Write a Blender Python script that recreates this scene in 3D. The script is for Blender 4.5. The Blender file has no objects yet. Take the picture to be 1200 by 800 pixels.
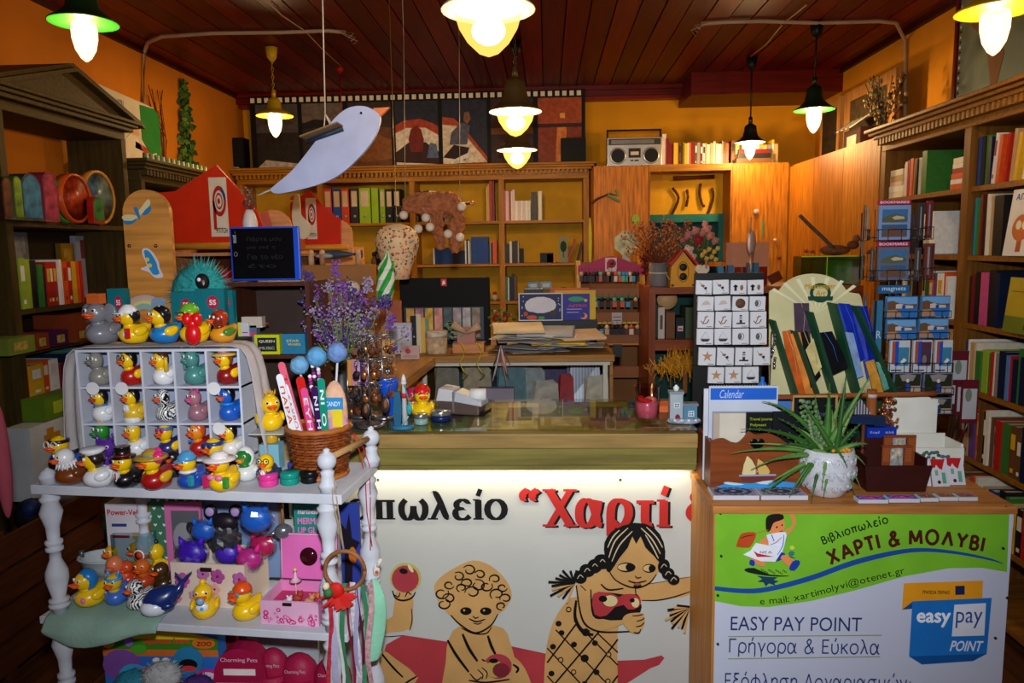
import bpy,math,random
from mathutils import Vector,Matrix
random.seed(7)
C=bpy.context.scene.collection
PI=math.pi
F,YAW,PITCH,ROLL,H=880.0,math.radians(2.7),math.radians(7.09),math.radians(.85),1.6
_f=Vector((-math.sin(YAW)*math.cos(PITCH),math.cos(YAW)*math.cos(PITCH),-math.sin(PITCH)))
_r=Vector((math.cos(YAW),math.sin(YAW),0));_u=_r.cross(_f)
R_=_r*math.cos(ROLL)-_u*math.sin(ROLL);U_=_u*math.cos(ROLL)+_r*math.sin(ROLL);F_=_f
cd=bpy.data.cameras.new('camera');cam=bpy.data.objects.new('camera',cd);C.objects.link(cam)
cd.sensor_width=36;cd.lens=36*F/1200;cd.clip_start=.02
cam.matrix_world=Matrix(((R_.x,U_.x,-F_.x,0),(R_.y,U_.y,-F_.y,0),(R_.z,U_.z,-F_.z,H),(0,0,0,1)))
bpy.context.scene.camera=cam
w=bpy.data.worlds.new('world');bpy.context.scene.world=w;w.use_nodes=True
w.node_tree.nodes['Background'].inputs[0].default_value=(.5,.6,.8,1);w.node_tree.nodes['Background'].inputs[1].default_value=.02
vs=bpy.context.scene.view_settings
vs.view_transform='Standard';vs.look='None';vs.gamma=1;vs.exposure=0.35;vs.use_curve_mapping=False
LAMP=1.0
def light(name,kind,loc,energy,col,size=.1,rot=None,parent=None,**kw):
 l=bpy.data.lights.new(name,kind);l.energy=energy*LAMP;l.color=col
 if kind=='AREA':l.size=size
 else:l.shadow_soft_size=size
 for k,v in kw.items():setattr(l,k,v)
 o=bpy.data.objects.new(name,l);C.objects.link(o);o.location=loc
 if rot:o.rotation_euler=rot
 if parent:o.parent=parent
 return o
FLASH=light('camera_flash','SPOT',(.02,-.02,1.78),165,(.93,.96,1.0),.035,(math.radians(80),0,math.radians(1)),spot_size=math.radians(96),spot_blend=1.0)
DAY_FILL=light('added_daylight_panel','AREA',(0,-2.3,1.7),5,(.80,.88,1.0),2.4,(math.radians(90),0,0))  # soft daylight panel added behind the camera; the front wall has no window
def ray(px,py):return F_+R_*((px-600)/F)+U_*((400-py)/F)
def P(px,py,Y):d=ray(px,py);t=Y/d.y;return Vector((d.x*t,Y,H+d.z*t))
def PX(px,py,X):d=ray(px,py);t=X/d.x;return Vector((X,d.y*t,H+d.z*t))
def PZ(px,py,Z):d=ray(px,py);t=(Z-H)/d.z;return Vector((d.x*t,d.y*t,Z))
def on(px,Y,z,py=400):
 for _ in range(6):
  p=P(px,py,Y);v=Vector((p.x,Y,z-H));py=400-F*v.dot(U_)/v.dot(F_)
 return Vector((P(px,py,Y).x,Y,z))
def S(Y):return Y/F
def lin(h):
 h=h.lstrip('#');return tuple(((int(h[i:i+2],16)/255)+.055)**2.4/1.055**2.4 if int(h[i:i+2],16)>10 else int(h[i:i+2],16)/255/12.92 for i in(0,2,4))
_m={}
def M(h,r=.55,metal=0,kind='plain',emit=0,amt=.10,scale=9,coat=0):
 k=(h,r,metal,kind,emit,amt,scale,coat)
 if k in _m:return _m[k]
 m=bpy.data.materials.new(kind+'_'+h.lstrip('#'));m.use_nodes=True;_m[k]=m
 N=m.node_tree.nodes;L=m.node_tree.links;b=N['Principled BSDF']
 c=lin(h);b.inputs['Roughness'].default_value=r;b.inputs['Metallic'].default_value=metal
 b.inputs['Specular IOR Level'].default_value=.5 if(coat or metal)else.22
 if coat:b.inputs['Coat Weight'].default_value=coat
 tc=N.new('ShaderNodeTexCoord');mp=N.new('ShaderNodeMapping');L.new(tc.outputs['Object'],mp.inputs[0])
 nz=N.new('ShaderNodeTexNoise');nz.inputs['Scale'].default_value=scale;nz.inputs['Detail'].default_value=4
 L.new(mp.outputs[0],nz.inputs['Vector'])
 if kind=='wood':
  mp.inputs['Scale'].default_value=(6,6,.45)
 if kind=='woodx':mp.inputs['Scale'].default_value=(.45,6,6)
 if kind=='woody':mp.inputs['Scale'].default_value=(6,.45,6)
 if kind=='fur':mp.inputs['Scale'].default_value=(1,1,1)
 rp=N.new('ShaderNodeValToRGB');a=amt if not kind.startswith('wood')else max(amt,.28)
 lo=tuple(max(0,x*(1-a))for x in c);hi=tuple(min(1,x*(1+a*.8))for x in c)
 rp.color_ramp.elements[0].position=.32;rp.color_ramp.elements[1].position=.68
 rp.color_ramp.elements[0].color=lo+(1,);rp.color_ramp.elements[1].color=hi+(1,)
 L.new(nz.outputs['Fac'],rp.inputs[0]);L.new(rp.outputs[0],b.inputs['Base Color'])
 if kind in('wood','woodx','woody','plaster','cloth','fur'):
  bp=N.new('ShaderNodeBump');bp.inputs['Strength'].default_value={'plaster':.25,'cloth':.35,'fur':.8}.get(kind,.15);bp.inputs['Distance'].default_value=.004
  if kind in('cloth','fur'):
   n2=N.new('ShaderNodeTexNoise');n2.inputs['Scale'].default_value=90;L.new(mp.outputs[0],n2.inputs['Vector']);L.new(n2.outputs['Fac'],bp.inputs['Height'])
  else:L.new(nz.outputs['Fac'],bp.inputs['Height'])
  L.new(bp.outputs[0],b.inputs['Normal'])
 if emit:
  b.inputs['Emission Color'].default_value=c+(1,);b.inputs['Emission Strength'].default_value=emit
 return m
def glassm(h,name='clear_glass',alpha=.75,r=.03):
 k=('g',h,alpha,r)
 if k in _m:return _m[k]
 m=bpy.data.materials.new(name);m.use_nodes=True;_m[k]=m;N=m.node_tree.nodes;L=m.node_tree.links
 N.remove(N['Principled BSDF']);g=N.new('ShaderNodeBsdfGlossy');g.inputs['Roughness'].default_value=r
 t=N.new('ShaderNodeBsdfTransparent');t.inputs[0].default_value=lin(h)+(1,)
 fr=N.new('ShaderNodeFresnel');fr.inputs[0].default_value=1.5
 ad=N.new('ShaderNodeMath');ad.operation='MULTIPLY_ADD';L.new(fr.outputs[0],ad.inputs[0]);ad.inputs[1].default_value=1;ad.inputs[2].default_value=(1-alpha)*.25;ad.use_clamp=True
 gm=N.new('ShaderNodeNewGeometry');iv=N.new('ShaderNodeMath');iv.operation='SUBTRACT';iv.inputs[0].default_value=1;L.new(gm.outputs['Backfacing'],iv.inputs[1]);mu=N.new('ShaderNodeMath');mu.operation='MULTIPLY';L.new(ad.outputs[0],mu.inputs[0]);L.new(iv.outputs[0],mu.inputs[1])
 mx=N.new('ShaderNodeMixShader');L.new(mu.outputs[0],mx.inputs[0]);L.new(t.outputs[0],mx.inputs[1]);L.new(g.outputs[0],mx.inputs[2])
 L.new(mx.outputs[0],N['Material Output'].inputs[0]);return m
def bulbm(h,e,tr=.6):
 k=('b',h,e,tr)
 if k in _m:return _m[k]
 m=bpy.data.materials.new('glowing_bulb_glass');m.use_nodes=True;_m[k]=m;N=m.node_tree.nodes;L=m.node_tree.links
 N.remove(N['Principled BSDF']);a=N.new('ShaderNodeAddShader');t=N.new('ShaderNodeBsdfTransparent');t.inputs[0].default_value=(tr,tr,tr,1)
 em=N.new('ShaderNodeEmission');em.inputs[0].default_value=lin(h)+(1,);em.inputs[1].default_value=e
 L.new(t.outputs[0],a.inputs[0]);L.new(em.outputs[0],a.inputs[1]);L.new(a.outputs[0],N['Material Output'].inputs[0]);return m
class MB:
 def __init__(s):s.v=[];s.f=[];s.mi=[];s.sm=[];s.ms=[];s.T=Matrix()
 def m(s,mt):
  if mt not in s.ms:s.ms.append(mt)
  return s.ms.index(mt)
 def add(s,vs,fs,mt,smooth=False):
  n=len(s.v);s.v+=[tuple(s.T@Vector(p))for p in vs];i=s.m(mt)
  for f in fs:s.f.append([a+n for a in f]);s.mi.append(i);s.sm.append(smooth)
  return s
 def box(s,c,d,mt,rot=None,taper=1):
  x,y,z=[a/2 for a in d];vs=[]
  for k in(-1,1):
   t=1 if k<0 else taper
   vs+=[(-x*t,-y*t,k*z),(x*t,-y*t,k*z),(x*t,y*t,k*z),(-x*t,y*t,k*z)]
  q=rot.to_matrix()if rot is not None else None
  vs=[tuple((q@Vector(p)if q else Vector(p))+Vector(c))for p in vs]
  return s.add(vs,[(3,2,1,0),(4,5,6,7),(0,1,5,4),(1,2,6,5),(2,3,7,6),(3,0,4,7)],mt)
 def b2(s,a,b,mt):
  return s.box([(a[i]+b[i])/2 for i in range(3)],[abs(b[i]-a[i])for i in range(3)],mt)
 def lathe(s,pr,mt,n=16,c=(0,0,0),ax=None,sm=True,a0=0,a1=2*PI):
  full=abs(a1-a0-2*PI)<1e-6;k=n if full else n+1
  q=Vector((0,0,1)).rotation_difference(Vector(ax)).to_matrix()if ax is not None else None
  vs=[]
  for r,z in pr:
   for i in range(k):
    a=a0+(a1-a0)*i/n;p=Vector((r*math.cos(a),r*math.sin(a),z));vs.append(tuple((q@p if q else p)+Vector(c)))
  fs=[]
  for j in range(len(pr)-1):
   for i in range(n):
    i2=(i+1)%k;fs.append((j*k+i,j*k+i2,(j+1)*k+i2,(j+1)*k+i))
  s.add(vs,fs,mt,sm)
  if full:
   for j,fl in((0,True),(len(pr)-1,False)):
    if pr[j][0]>1e-5:
     f=[j*k+i for i in range(k)];base=len(s.v)-len(vs)
     s.f.append([base+a for a in(f[::-1]if fl else f)]);s.mi.append(s.m(mt));s.sm.append(False)
  return s
 def cyl(s,a,b,r,mt,n=10,r2=None,sm=True):
  a=Vector(a);b=Vector(b);d=b-a
  return s.lathe([(r,0),(r if r2 is None else r2,d.length)],mt,n,a,d.normalized(),sm)
 def sph(s,c,r,mt,nu=14,nv=9,fn=None,q=None):
  if not hasattr(r,'__len__'):r=(r,r,r)
  vs=[];fs=[]
  for j in range(nv+1):
   t=PI*j/nv
   for i in range(nu):
    a=2*PI*i/nu;p=Vector((r[0]*math.sin(t)*math.cos(a),r[1]*math.sin(t)*math.sin(a),r[2]*math.cos(t)))
    if fn:p=Vector(fn(p))
    if q is not None:p=q@p
    vs.append(tuple(p+Vector(c)))
  for j in range(nv):
   for i in range(nu):
    i2=(i+1)%nu;fs.append((j*nu+i,(j+1)*nu+i,(j+1)*nu+i2,j*nu+i2))
  return s.add(vs,fs,mt,True)
 def tube(s,pts,r,mt,n=6):
  pts=[Vector(p)for p in pts];vs=[];k=len(pts)
  for i,p in enumerate(pts):
   d=(pts[min(i+1,k-1)]-pts[max(i-1,0)]).normalized();u=d.cross(Vector((0,0,1)))
   if u.length<.1:u=d.cross(Vector((0,1,0)))
   u.normalize();w_=d.cross(u);rr=r[i]if hasattr(r,'__len__')else r
   vs+=[tuple(p+(u*math.cos(2*PI*j/n)+w_*math.sin(2*PI*j/n))*rr)for j in range(n)]
  fs=[(i*n+j,(i+1)*n+j,(i+1)*n+(j+1)%n,i*n+(j+1)%n)for i in range(k-1)for j in range(n)]
  fs+=[tuple(range(n))[::1],tuple(range((k-1)*n,k*n))[::-1]]
  return s.add(vs,fs,mt,True)
 def prism(s,poly,y0,y1,mt,side=None):
  a=sum(poly[i][0]*poly[(i+1)%len(poly)][1]-poly[(i+1)%len(poly)][0]*poly[i][1]for i in range(len(poly)))
  if a<0:poly=poly[::-1]
  n=len(poly);vs=[(x,y0,z)for x,z in poly]+[(x,y1,z)for x,z in poly]
  s.add(vs,[tuple(range(n)),tuple(range(2*n-1,n-1,-1))],mt)
  return s.add(vs,[(i,i+n,(i+1)%n+n,(i+1)%n)for i in range(n)],side or mt)
 def mesh(s,name):
  me=bpy.data.meshes.new(name);me.from_pydata(s.v,[],s.f)
  for m in s.ms:me.materials.append(m)
  me.polygons.foreach_set('material_index',s.mi);me.polygons.foreach_set('use_smooth',s.sm);me.update();return me
def ob(name,mb,parent=None,loc=None,rz=0,bev=0,kind=None,label=None,rot=None):
 me=mb.mesh(name)if isinstance(mb,MB)else mb
 o=bpy.data.objects.new(name,me);C.objects.link(o)
 if parent:o.parent=parent
 if loc is not None:o.location=loc
 if rz:o.rotation_euler=(0,0,rz)
 if rot:o.rotation_euler=rot
 if bev:
  b=o.modifiers.new('bevel','BEVEL');b.width=bev;b.segments=2;b.limit_method='ANGLE'
 if kind:o['kind']=kind
 if label:o['label']=label
 return o
ALL=[]
def tag(o,label,cat,group=None):
 o['label']=label;o['category']=cat
 if group:o['group']=group
 return o
def T(name,label,cat,loc=(0,0,0),rz=0,group=None,rot=None):
 o=bpy.data.objects.new(name,None);C.objects.link(o);o.location=loc;o.rotation_euler=rot or(0,0,rz);o.empty_display_size=.05
 return tag(o,label,cat,group)
def one(name,mb,label,cat,loc=None,rz=0,group=None,bev=0,rot=None):return tag(ob(name,mb,None,loc,rz,bev,None,None,rot),label,cat,group)
def cp(o,parent=None):
 c=o.copy();C.objects.link(c);c.parent=parent
 for ch in list(o.children):cp(ch,c)
 return c
def V(*a):return Vector(a)
def E(x=0,y=0,z=0):
 from mathutils import Euler
 return Euler((x,y,z))
_o=lambda w,h=.5:[(w/2+(w/2-.04)*math.cos(t),h/2+(h/2)*math.sin(t))for t in[2*PI*i/16 for i in range(17)]]
GK={'ο':(.5,[_o(.5)]),'ι':(.16,[[(.08,.5),(.08,0)]]),'π':(.56,[[(.02,.47),(.54,.47)],[(.15,.47),(.15,0)],[(.41,.47),(.41,0)]]),'ω':(.66,[[(.15,.5),(.05,.36),(.05,.14),(.14,0),(.25,.02),(.32,.16),(.33,.34)],[(.33,.34),(.34,.16),(.41,.02),(.52,0),(.61,.14),(.61,.36),(.51,.5)]]),'λ':(.46,[[(.04,.7),(.13,.66),(.24,.42),(.36,.08),(.44,.01)],[(.23,.42),(.04,0)]]),'ε':(.42,[[(.37,.43),(.22,.5),(.08,.42),(.1,.3),(.26,.265)],[(.26,.265),(.08,.24),(.04,.12),(.12,.01),(.28,0),(.39,.08)]]),'β':(.47,[[(.08,-.2),(.08,.5),(.14,.67),(.26,.71),(.36,.6),(.32,.44),(.18,.39)],[(.18,.39),(.36,.37),(.42,.2),(.34,.03),(.2,0),(.08,.07)]]),'α':(.54,[[(.44,.5),(.38,.22),(.28,.04),(.14,0),(.04,.12),(.04,.36),(.15,.5),(.28,.46),(.36,.3),(.42,.06),(.51,.01)]]),'ρ':(.48,[[(.06,-.2),(.06,.28),(.12,.45),(.25,.5),(.41,.41),(.44,.22),(.36,.05),(.22,0),(.07,.1)]]),'τ':(.42,[[(.02,.47),(.4,.47)],[(.21,.47),(.21,.1),(.27,.01),(.35,.03)]]),'κ':(.42,[[(.07,.5),(.07,0)],[(.38,.5),(.09,.24)],[(.16,.3),(.4,0)]]),'γ':(.44,[[(.02,.49),(.1,.44),(.22,.06),(.22,-.2)],[(.42,.5),(.22,.06)]]),'η':(.44,[[(.06,.5),(.06,0)],[(.06,.34),(.2,.5),(.35,.44),(.38,.3),(.38,-.2)]]),'σ':(.56,[_o(.48),[(.24,.49),(.54,.49)]]),'φ':(.6,[_o(.6),[(.3,.68),(.3,-.2)]]),'ξ':(.4,[[(.06,.69),(.36,.69)],[(.3,.69),(.12,.64),(.1,.5),(.3,.41)],[(.3,.41),(.1,.36),(.04,.2),(.16,.04),(.33,-.02),(.34,-.13),(.22,-.2)]]),'μ':(.46,[[(.06,.5),(.06,-.2)],[(.06,.2),(.12,.03),(.28,.02),(.38,.18)],[(.38,.5),(.38,0)]]),'ν':(.42,[[(.03,.5),(.21,0)],[(.21,0),(.39,.5)]]),'υ':(.44,[[(.05,.5),(.06,.14),(.18,0),(.32,.04),(.39,.2),(.36,.5)]]),'χ':(.42,[[(.03,.5),(.39,-.2)],[(.39,.5),(.03,-.2)]]),'Γ':(.44,[[(.07,.7),(.07,0)],[(.07,.67),(.42,.67)]]),'Λ':(.56,[[(.04,0),(.28,.7)],[(.28,.7),(.52,0)]]),'Ε':(.44,[[(.07,.7),(.07,0)],[(.07,.67),(.4,.67)],[(.07,.36),(.36,.36)],[(.07,.03),(.4,.03)]]),'Β':(.48,[[(.08,0),(.08,.7)],[(.08,.67),(.28,.67),(.38,.54),(.3,.39),(.08,.37)],[(.08,.37),(.34,.35),(.43,.19),(.33,.03),(.08,.03)]]),'Χ':(.56,[[(.05,.7),(.5,0)],[(.5,.7),(.05,0)]]),'Α':(.6,[[(.04,0),(.3,.7)],[(.3,.7),(.56,0)],[(.14,.24),(.46,.24)]]),'Ρ':(.46,[[(.08,0),(.08,.7)],[(.08,.67),(.3,.67),(.41,.51),(.32,.34),(.08,.32)]]),'Τ':(.5,[[(.02,.67),(.48,.67)],[(.25,.67),(.25,0)]]),'Ι':(.18,[[(.09,.7),(.09,0)]]),'Μ':(.7,[[(.07,0),(.1,.7)],[(.1,.7),(.35,.12)],[(.35,.12),(.6,.7)],[(.6,.7),(.63,0)]]),'Ο':(.66,[_o(.66,.7)]),'Υ':(.54,[[(.03,.7),(.27,.34)],[(.51,.7),(.27,.34)],[(.27,.34),(.27,0)]]),'Π':(.56,[[(.08,0),(.08,.67)],[(.08,.67),(.48,.67)],[(.48,.67),(.48,0)]]),'Ζ':(.48,[[(.04,.67),(.44,.67)],[(.44,.67),(.04,.03)],[(.04,.03),(.44,.03)]]),'Ν':(.56,[[(.07,0),(.07,.7)],[(.07,.7),(.49,0)],[(.49,0),(.49,.7)]]),'Η':(.56,[[(.08,0),(.08,.7)],[(.48,0),(.48,.7)],[(.08,.36),(.48,.36)]]),'Θ':(.66,[_o(.66,.7),[(.2,.35),(.46,.35)]]),'Ω':(.6,[[(.06,.03),(.2,.03),(.08,.3),(.12,.6),(.3,.7),(.48,.6),(.52,.3),(.4,.03),(.54,.03)]]),'&':(.56,[[(.52,0),(.18,.5),(.17,.62),(.27,.7),(.36,.61),(.3,.46),(.09,.28),(.05,.12),(.15,.0),(.3,.02),(.42,.14),(.48,.32)]]),'“':(.44,[[(.17,.74),(.06,.62),(.07,.5),(.12,.5)],[(.38,.74),(.27,.62),(.28,.5),(.33,.5)]]),':':(.2,[[(.1,.42),(.1,.36)],[(.1,.06),(.1,0)]])}
for a_,b_ in zip('ίήόύώέά','ιηουωεα'):
 w_,s_=GK[b_];GK[a_]=(w_,s_+[[(w_/2-.01,.6),(w_/2+.06,.78)]])
def strokemesh(s,mt,bold=0,shear=0,serif=0):
 W=.035+bold*1.5;vs=[];fs=[];x=0;K=[0]
 def seg(p,q,a,b):
  d=math.hypot(q[0]-p[0],q[1]-p[1])or 1;nx,ny=-(q[1]-p[1])/d,(q[0]-p[0])/d;n=len(vs);K[0]+=1;zz=K[0]*3e-6
  vs.extend([(p[0]+nx*a,p[1]+ny*a,zz),(p[0]-nx*a,p[1]-ny*a,zz),(q[0]-nx*b,q[1]-ny*b,zz),(q[0]+nx*b,q[1]+ny*b,zz)]);fs.append((n,n+1,n+2,n+3))
 for ch in s:
  if ch==' ':x+=.3;continue
  w_,st=GK.get(ch,(.3,[]))
  for p in st:
   if len(p)>2 and len(p)<17:
    o=[];k=len(p)
    for i in range(k-1):
     a,b,c,d=p[max(i-1,0)],p[i],p[i+1],p[min(i+2,k-1)]
     for u in range(4):
      t=u/4;o.append(tuple(.5*((2*b[m])+(-a[m]+c[m])*t+(2*a[m]-5*b[m]+4*c[m]-d[m])*t*t+(-a[m]+3*b[m]-3*c[m]+d[m])*t**3)for m in(0,1)))
    p=o+[p[-1]]
   q=[(x+a*1.0+b*shear,b)for a,b in p];n0=len(vs);k=len(q);L=[]
   for i in range(k):
    a=q[max(i-1,0)];b=q[min(i+1,k-1)]
    if k==17 and i in(0,16):a,b=q[15],q[1]
    dx,dy=b[0]-a[0],b[1]-a[1];d=math.hypot(dx,dy)or 1;h=abs(dy)/d
    ww=W*(1 if not serif else(.45+.75*h*(1 if dx*dy<=1e-6 or k>2 else.55)))
    K[0]+=1;zz=K[0]*3e-6;vs.extend([(q[i][0]-dy/d*ww,q[i][1]+dx/d*ww,zz),(q[i][0]+dy/d*ww,q[i][1]-dx/d*ww,zz)])
   fs.extend([(n0+2*i,n0+2*i+1,n0+2*i+3,n0+2*i+2)for i in range(k-1)])
   if serif and len(p)==2 and abs(p[0][1]-p[1][1])>.3:
    for e in p:
     if e[1]<.02 or e[1]>.48:seg((x+e[0]-W*1.9,e[1]),(x+e[0]+W*(1.9 if e[1]<.02 or ch in'Χ'else.5),e[1]),W*.3,W*.3)
  x+=w_+.07+bold*1.2
 me=bpy.data.meshes.new('lettering');me.from_pydata(vs,[],fs);me.materials.append(mt);me.update();return me
_tm={}
def textmesh(s,mt,bold=0,shear=0,depth=.0004,serif=0):
 if any(ord(c)>880 for c in s)or s in('&','“'):return strokemesh(s,mt,bold,shear,serif)
 k=(s,shear)
 if k not in _tm:
  cu=bpy.data.curves.new('lettering','FONT');cu.body=s;cu.shear=shear;cu.resolution_u=3;cu.size=1
  o=bpy.data.objects.new('lettering',cu);C.objects.link(o);dg=bpy.context.evaluated_depsgraph_get();dg.update()
  me=bpy.data.meshes.new_from_object(o.evaluated_get(dg));bpy.data.objects.remove(o)
  _tm[k]=([tuple(v.co)for v in me.vertices],[tuple(p.vertices)for p in me.polygons]);bpy.data.meshes.remove(me)
 vs,fs=_tm[k];V_=[];F2=[]
 for iz,(dx,dy)in enumerate([(0,0)]if bold<.01 else[(-bold,0),(bold,0),(0,bold),(0,-bold)]):
  n=len(V_);V_+=[(x+dx,y+dy,iz*.00005)for x,y,z in vs];F2+=[tuple(i+n for i in f)for f in fs]
 me=bpy.data.meshes.new('lettering');me.from_pydata(V_,[],F2);me.materials.append(mt);me.update();return me
def fit(me,x0,z0,x1,z1,y,box=None):
 xs=[v.co.x for v in me.vertices];zs=[v.co.y for v in me.vertices]
 if not xs:return me
 a,b,c,d=box or(min(xs),max(xs),min(zs),max(zs));b=max(b,a+1e-4);d=max(d,c+1e-4)
 for v in me.vertices:v.co=(x0+(v.co.x-a)/(b-a)*(x1-x0),y-v.co.z,z0+(v.co.y-c)/(d-c)*(z1-z0))
 me.update();return me
def text(s,x0,z0,x1,z1,y,mt,parent,bold=0,shear=0,name='lettering'):
 return ob(name,fit(textmesh(s,mt,bold,shear),x0,z0,x1,z1,y),parent)
def textpx(s,x0,ytop,x1,ybot,Y,mt,parent,bold=0,shear=0):
 a=P(x0,ybot,Y);b=P(x1,ytop,Y);o=parent.location if parent else V(0,0,0)
 return text(s,a.x-o.x,a.z-o.z,b.x-o.x,b.z-o.z,Y-o.y,mt,parent,bold,shear)
 # the shop's shell
XL,XR,YB,YF,ZC=-2.58,2.24,6.5,-2.5,2.90
YELLOW=M('#dc9410',.8,kind='plaster',scale=2.2,amt=.10);ORANGE=M('#c87416',.8,kind='plaster',scale=2,amt=.14);ORANGE2=M('#d48a18',.8,kind='plaster',scale=2,amt=.12)
def struct(name,mb,**k):o=ob(name,mb,**k);o['kind']='structure';return o
fl=struct('floor',MB().b2((XL-.2,YF-.2,-.06),(XR+.2,YB+.2,-.012),M('#3a2416',.7)))
FM=[M('#5a3218',.45,kind='woody'),M('#4c2a14',.45,kind='woody'),M('#633a1d',.45,kind='woody')]
for i in range(28):
 x=XL+i*.172;ob('plank',MB().b2((x+.002,YF,-.012),(min(x+.17,XR),YB,0),FM[i%3]),fl)
struct('wall_left',MB().b2((XL-.12,YF-.12,0),(XL,YB+.12,ZC),ORANGE))
struct('wall_right',MB().b2((XR,YF-.12,0),(XR+.12,YB+.12,ZC),ORANGE2))
struct('wall_back',MB().b2((XL,YB,0),(XR,YB+.12,ZC),YELLOW))
struct('wall_front',MB().b2((XL,YF-.12,0),(XR,YF,ZC),ORANGE))
CM=[M(h,.42,kind='woody',scale=6)for h in('#651004','#560d03','#701406','#5c0f04')]
ce=struct('ceiling',MB().b2((XL-.12,YF-.12,ZC+.012),(XR+.12,YB+.12,ZC+.08),M('#1c0503',.8)))
for i in range(36):
 x=XL+i*.135;ob('plank',MB().b2((x+.004,YF,ZC-.004+.003*(i%2)),(min(x+.131,XR),YB,ZC+.014),CM[(i*7)%4]),ce)
trimm=M('#5e1004',.38,kind='woodx')
struct('trim_1',MB().b2((XL,6.36,ZC-.075),(1.11,YB,ZC),trimm).b2((XL,6.32,ZC-.035),(1.11,6.36,ZC),trimm).b2((XL,6.40,ZC-.10),(1.11,YB,ZC-.075),M('#7a1a08',.35)))
struct('trim_2',MB().b2((1.11,5.95,ZC-.165),(XR,YB,ZC),trimm))
bw=M('#3a0a03',.5,kind='woody')
struct('trim_3',MB().b2((XL,YF,ZC-.03),(XL+.03,YB,ZC),bw));struct('trim_4',MB().b2((XR-.03,YF,ZC-.03),(XR,YB,ZC),bw))
def bookcase(name,label,loc,rz,W,z0,ztop,D,shelves,posts,mat,back,matx,cornice=True,dent=True,pw=.045,zop=None,open_above=None,cat='bookcase'):
 t=T(name,label,cat,loc,rz);zop=zop or ztop-.11
 for x in posts:ob('side_panel',MB().b2((x-pw/2,0,z0),(x+pw/2,D,zop),mat),t)
 if back:ob('back_panel',MB().b2((posts[0],D-.012,z0),(posts[-1],D,open_above or zop),back),t)
 for z in shelves:ob('shelf',MB().b2((posts[0]+pw/2,.012,z-.022),(posts[-1]-pw/2,D-.012,z),matx),t)
 if cornice:
  c=MB();a,b=posts[0]-pw/2,posts[-1]+pw/2
  c.b2((a,0,zop),(b,D,ztop-.055),matx);c.b2((a-.02,-.04,ztop-.055),(b+.02,D,ztop-.035),matx);c.b2((a-.04,-.058,ztop-.035),(b+.04,D,ztop-.018),matx);c.b2((a-.06,-.075,ztop-.018),(b+.06,D,ztop),matx)
  ob('cornice',c,t,bev=.004)
  if dent:
   d=MB();n=int((b-a)/.036)
   for i in range(n):x=a+.01+i*.036;d.b2((x,-.034,ztop-.086),(x+.019,.0,ztop-.055),matx)
   ob('dentil_moulding',d,t)['kind']='stuff'
 return t
GOLD=M('#a86e1c',.5,kind='wood');GOLDX=M('#a86e1c',.45,kind='woodx');MUST=M('#c9961c',.7,kind='plaster')
X62=lambda px:on(px,6.2,1.8).x
bx0=-2.52
back_case=bookcase('bookcase','long golden wooden bookcase with dentil cornice along the back wall',(0,6.19,0),0,2.8,0,2.275,.30,[1.822,1.475,1.165,.82,.4,.08],[bx0,X62(377),X62(484),X62(588),X62(687)],GOLD,MUST,GOLDX,zop=2.15)
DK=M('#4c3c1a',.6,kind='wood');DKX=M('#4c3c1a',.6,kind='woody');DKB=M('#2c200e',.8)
PI2=PI/2
lc=bookcase('bookcase','dark green-brown bookcase with a pediment against the left wall',(-2.25,3.07,0),PI2,.96,0,2.30,.30,[1.745,1.367,1.19,.98,.62,.3,.06],[.02,.94],DK,None,DKX,dent=False,zop=2.2,pw=.04)
pd=MB();pd.prism([(-.05,2.30),(1.01,2.30),(.48,2.455)],-.02,.27,DKX)
ob('pediment',pd,lc)
pm=MB()
for a,b in(((-.09,2.295),(.48,2.47)),((.48,2.47),(1.05,2.295))):
 for w_,o_ in((.016,0),(.03,-.02)):
  pm.prism([(a[0],a[1]+o_),(b[0],b[1]+o_),(b[0],b[1]+o_+.018),(a[0],a[1]+o_+.018)],-.03-w_*1.2,.29,DKX)
ob('pediment_moulding',pm,lc)
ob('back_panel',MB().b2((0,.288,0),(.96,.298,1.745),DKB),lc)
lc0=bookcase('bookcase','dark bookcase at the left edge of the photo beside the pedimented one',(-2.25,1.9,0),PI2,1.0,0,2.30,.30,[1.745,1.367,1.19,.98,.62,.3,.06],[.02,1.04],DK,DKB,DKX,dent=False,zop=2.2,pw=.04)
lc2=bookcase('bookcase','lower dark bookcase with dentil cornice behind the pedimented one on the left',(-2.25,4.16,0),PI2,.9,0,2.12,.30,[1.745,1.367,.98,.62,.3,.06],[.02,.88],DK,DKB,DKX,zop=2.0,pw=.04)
BR=M('#80521c',.5,kind='wood');BRX=M('#8e5c1e',.45,kind='woody')
rc=bookcase('bookcase','tall honey-brown bookcase with dentil cornice along the right wall',(1.80,4.2,0),-PI2,1.9,0,2.2,.42,[1.83,1.54,1.25,.97,.675,.38,.08],[.02,.83,1.88],BR,M('#5a3a1a',.8),BRX,zop=2.08,pw=.05)
OAK=M('#b06a16',.45,kind='wood',scale=11,amt=.45);OAK2=M('#a25e12',.45,kind='wood',scale=8,amt=.45)
def cupboard(name,label,loc,rz,W,D,H_,ndoor,mat,knob=None):
 t=T(name,label,'cupboard',loc,rz)
 ob('body',MB().b2((0,.02,0),(W,D,H_),mat),t)
 w=W/ndoor
 for i in range(ndoor):
  d=ob('door',MB().b2((i*w+.003,0,.05),((i+1)*w-.003,.019,H_-.012),OAK2 if i%2 else OAK),t)
  if knob:ob('knob',MB().sph((i*w+(.06 if i%2 else w-.06),-.015,knob),.014,M('#7a3a10',.3),8,6),d)
 return t
xa=.36;xb=.768;xc=1.385;xd=1.80
cupboard('cupboard','flat orange-brown cupboard under the silver radio cassette player',(xa,5.75,0),0,xb-xa,.7,2.20,1,OAK)
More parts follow.
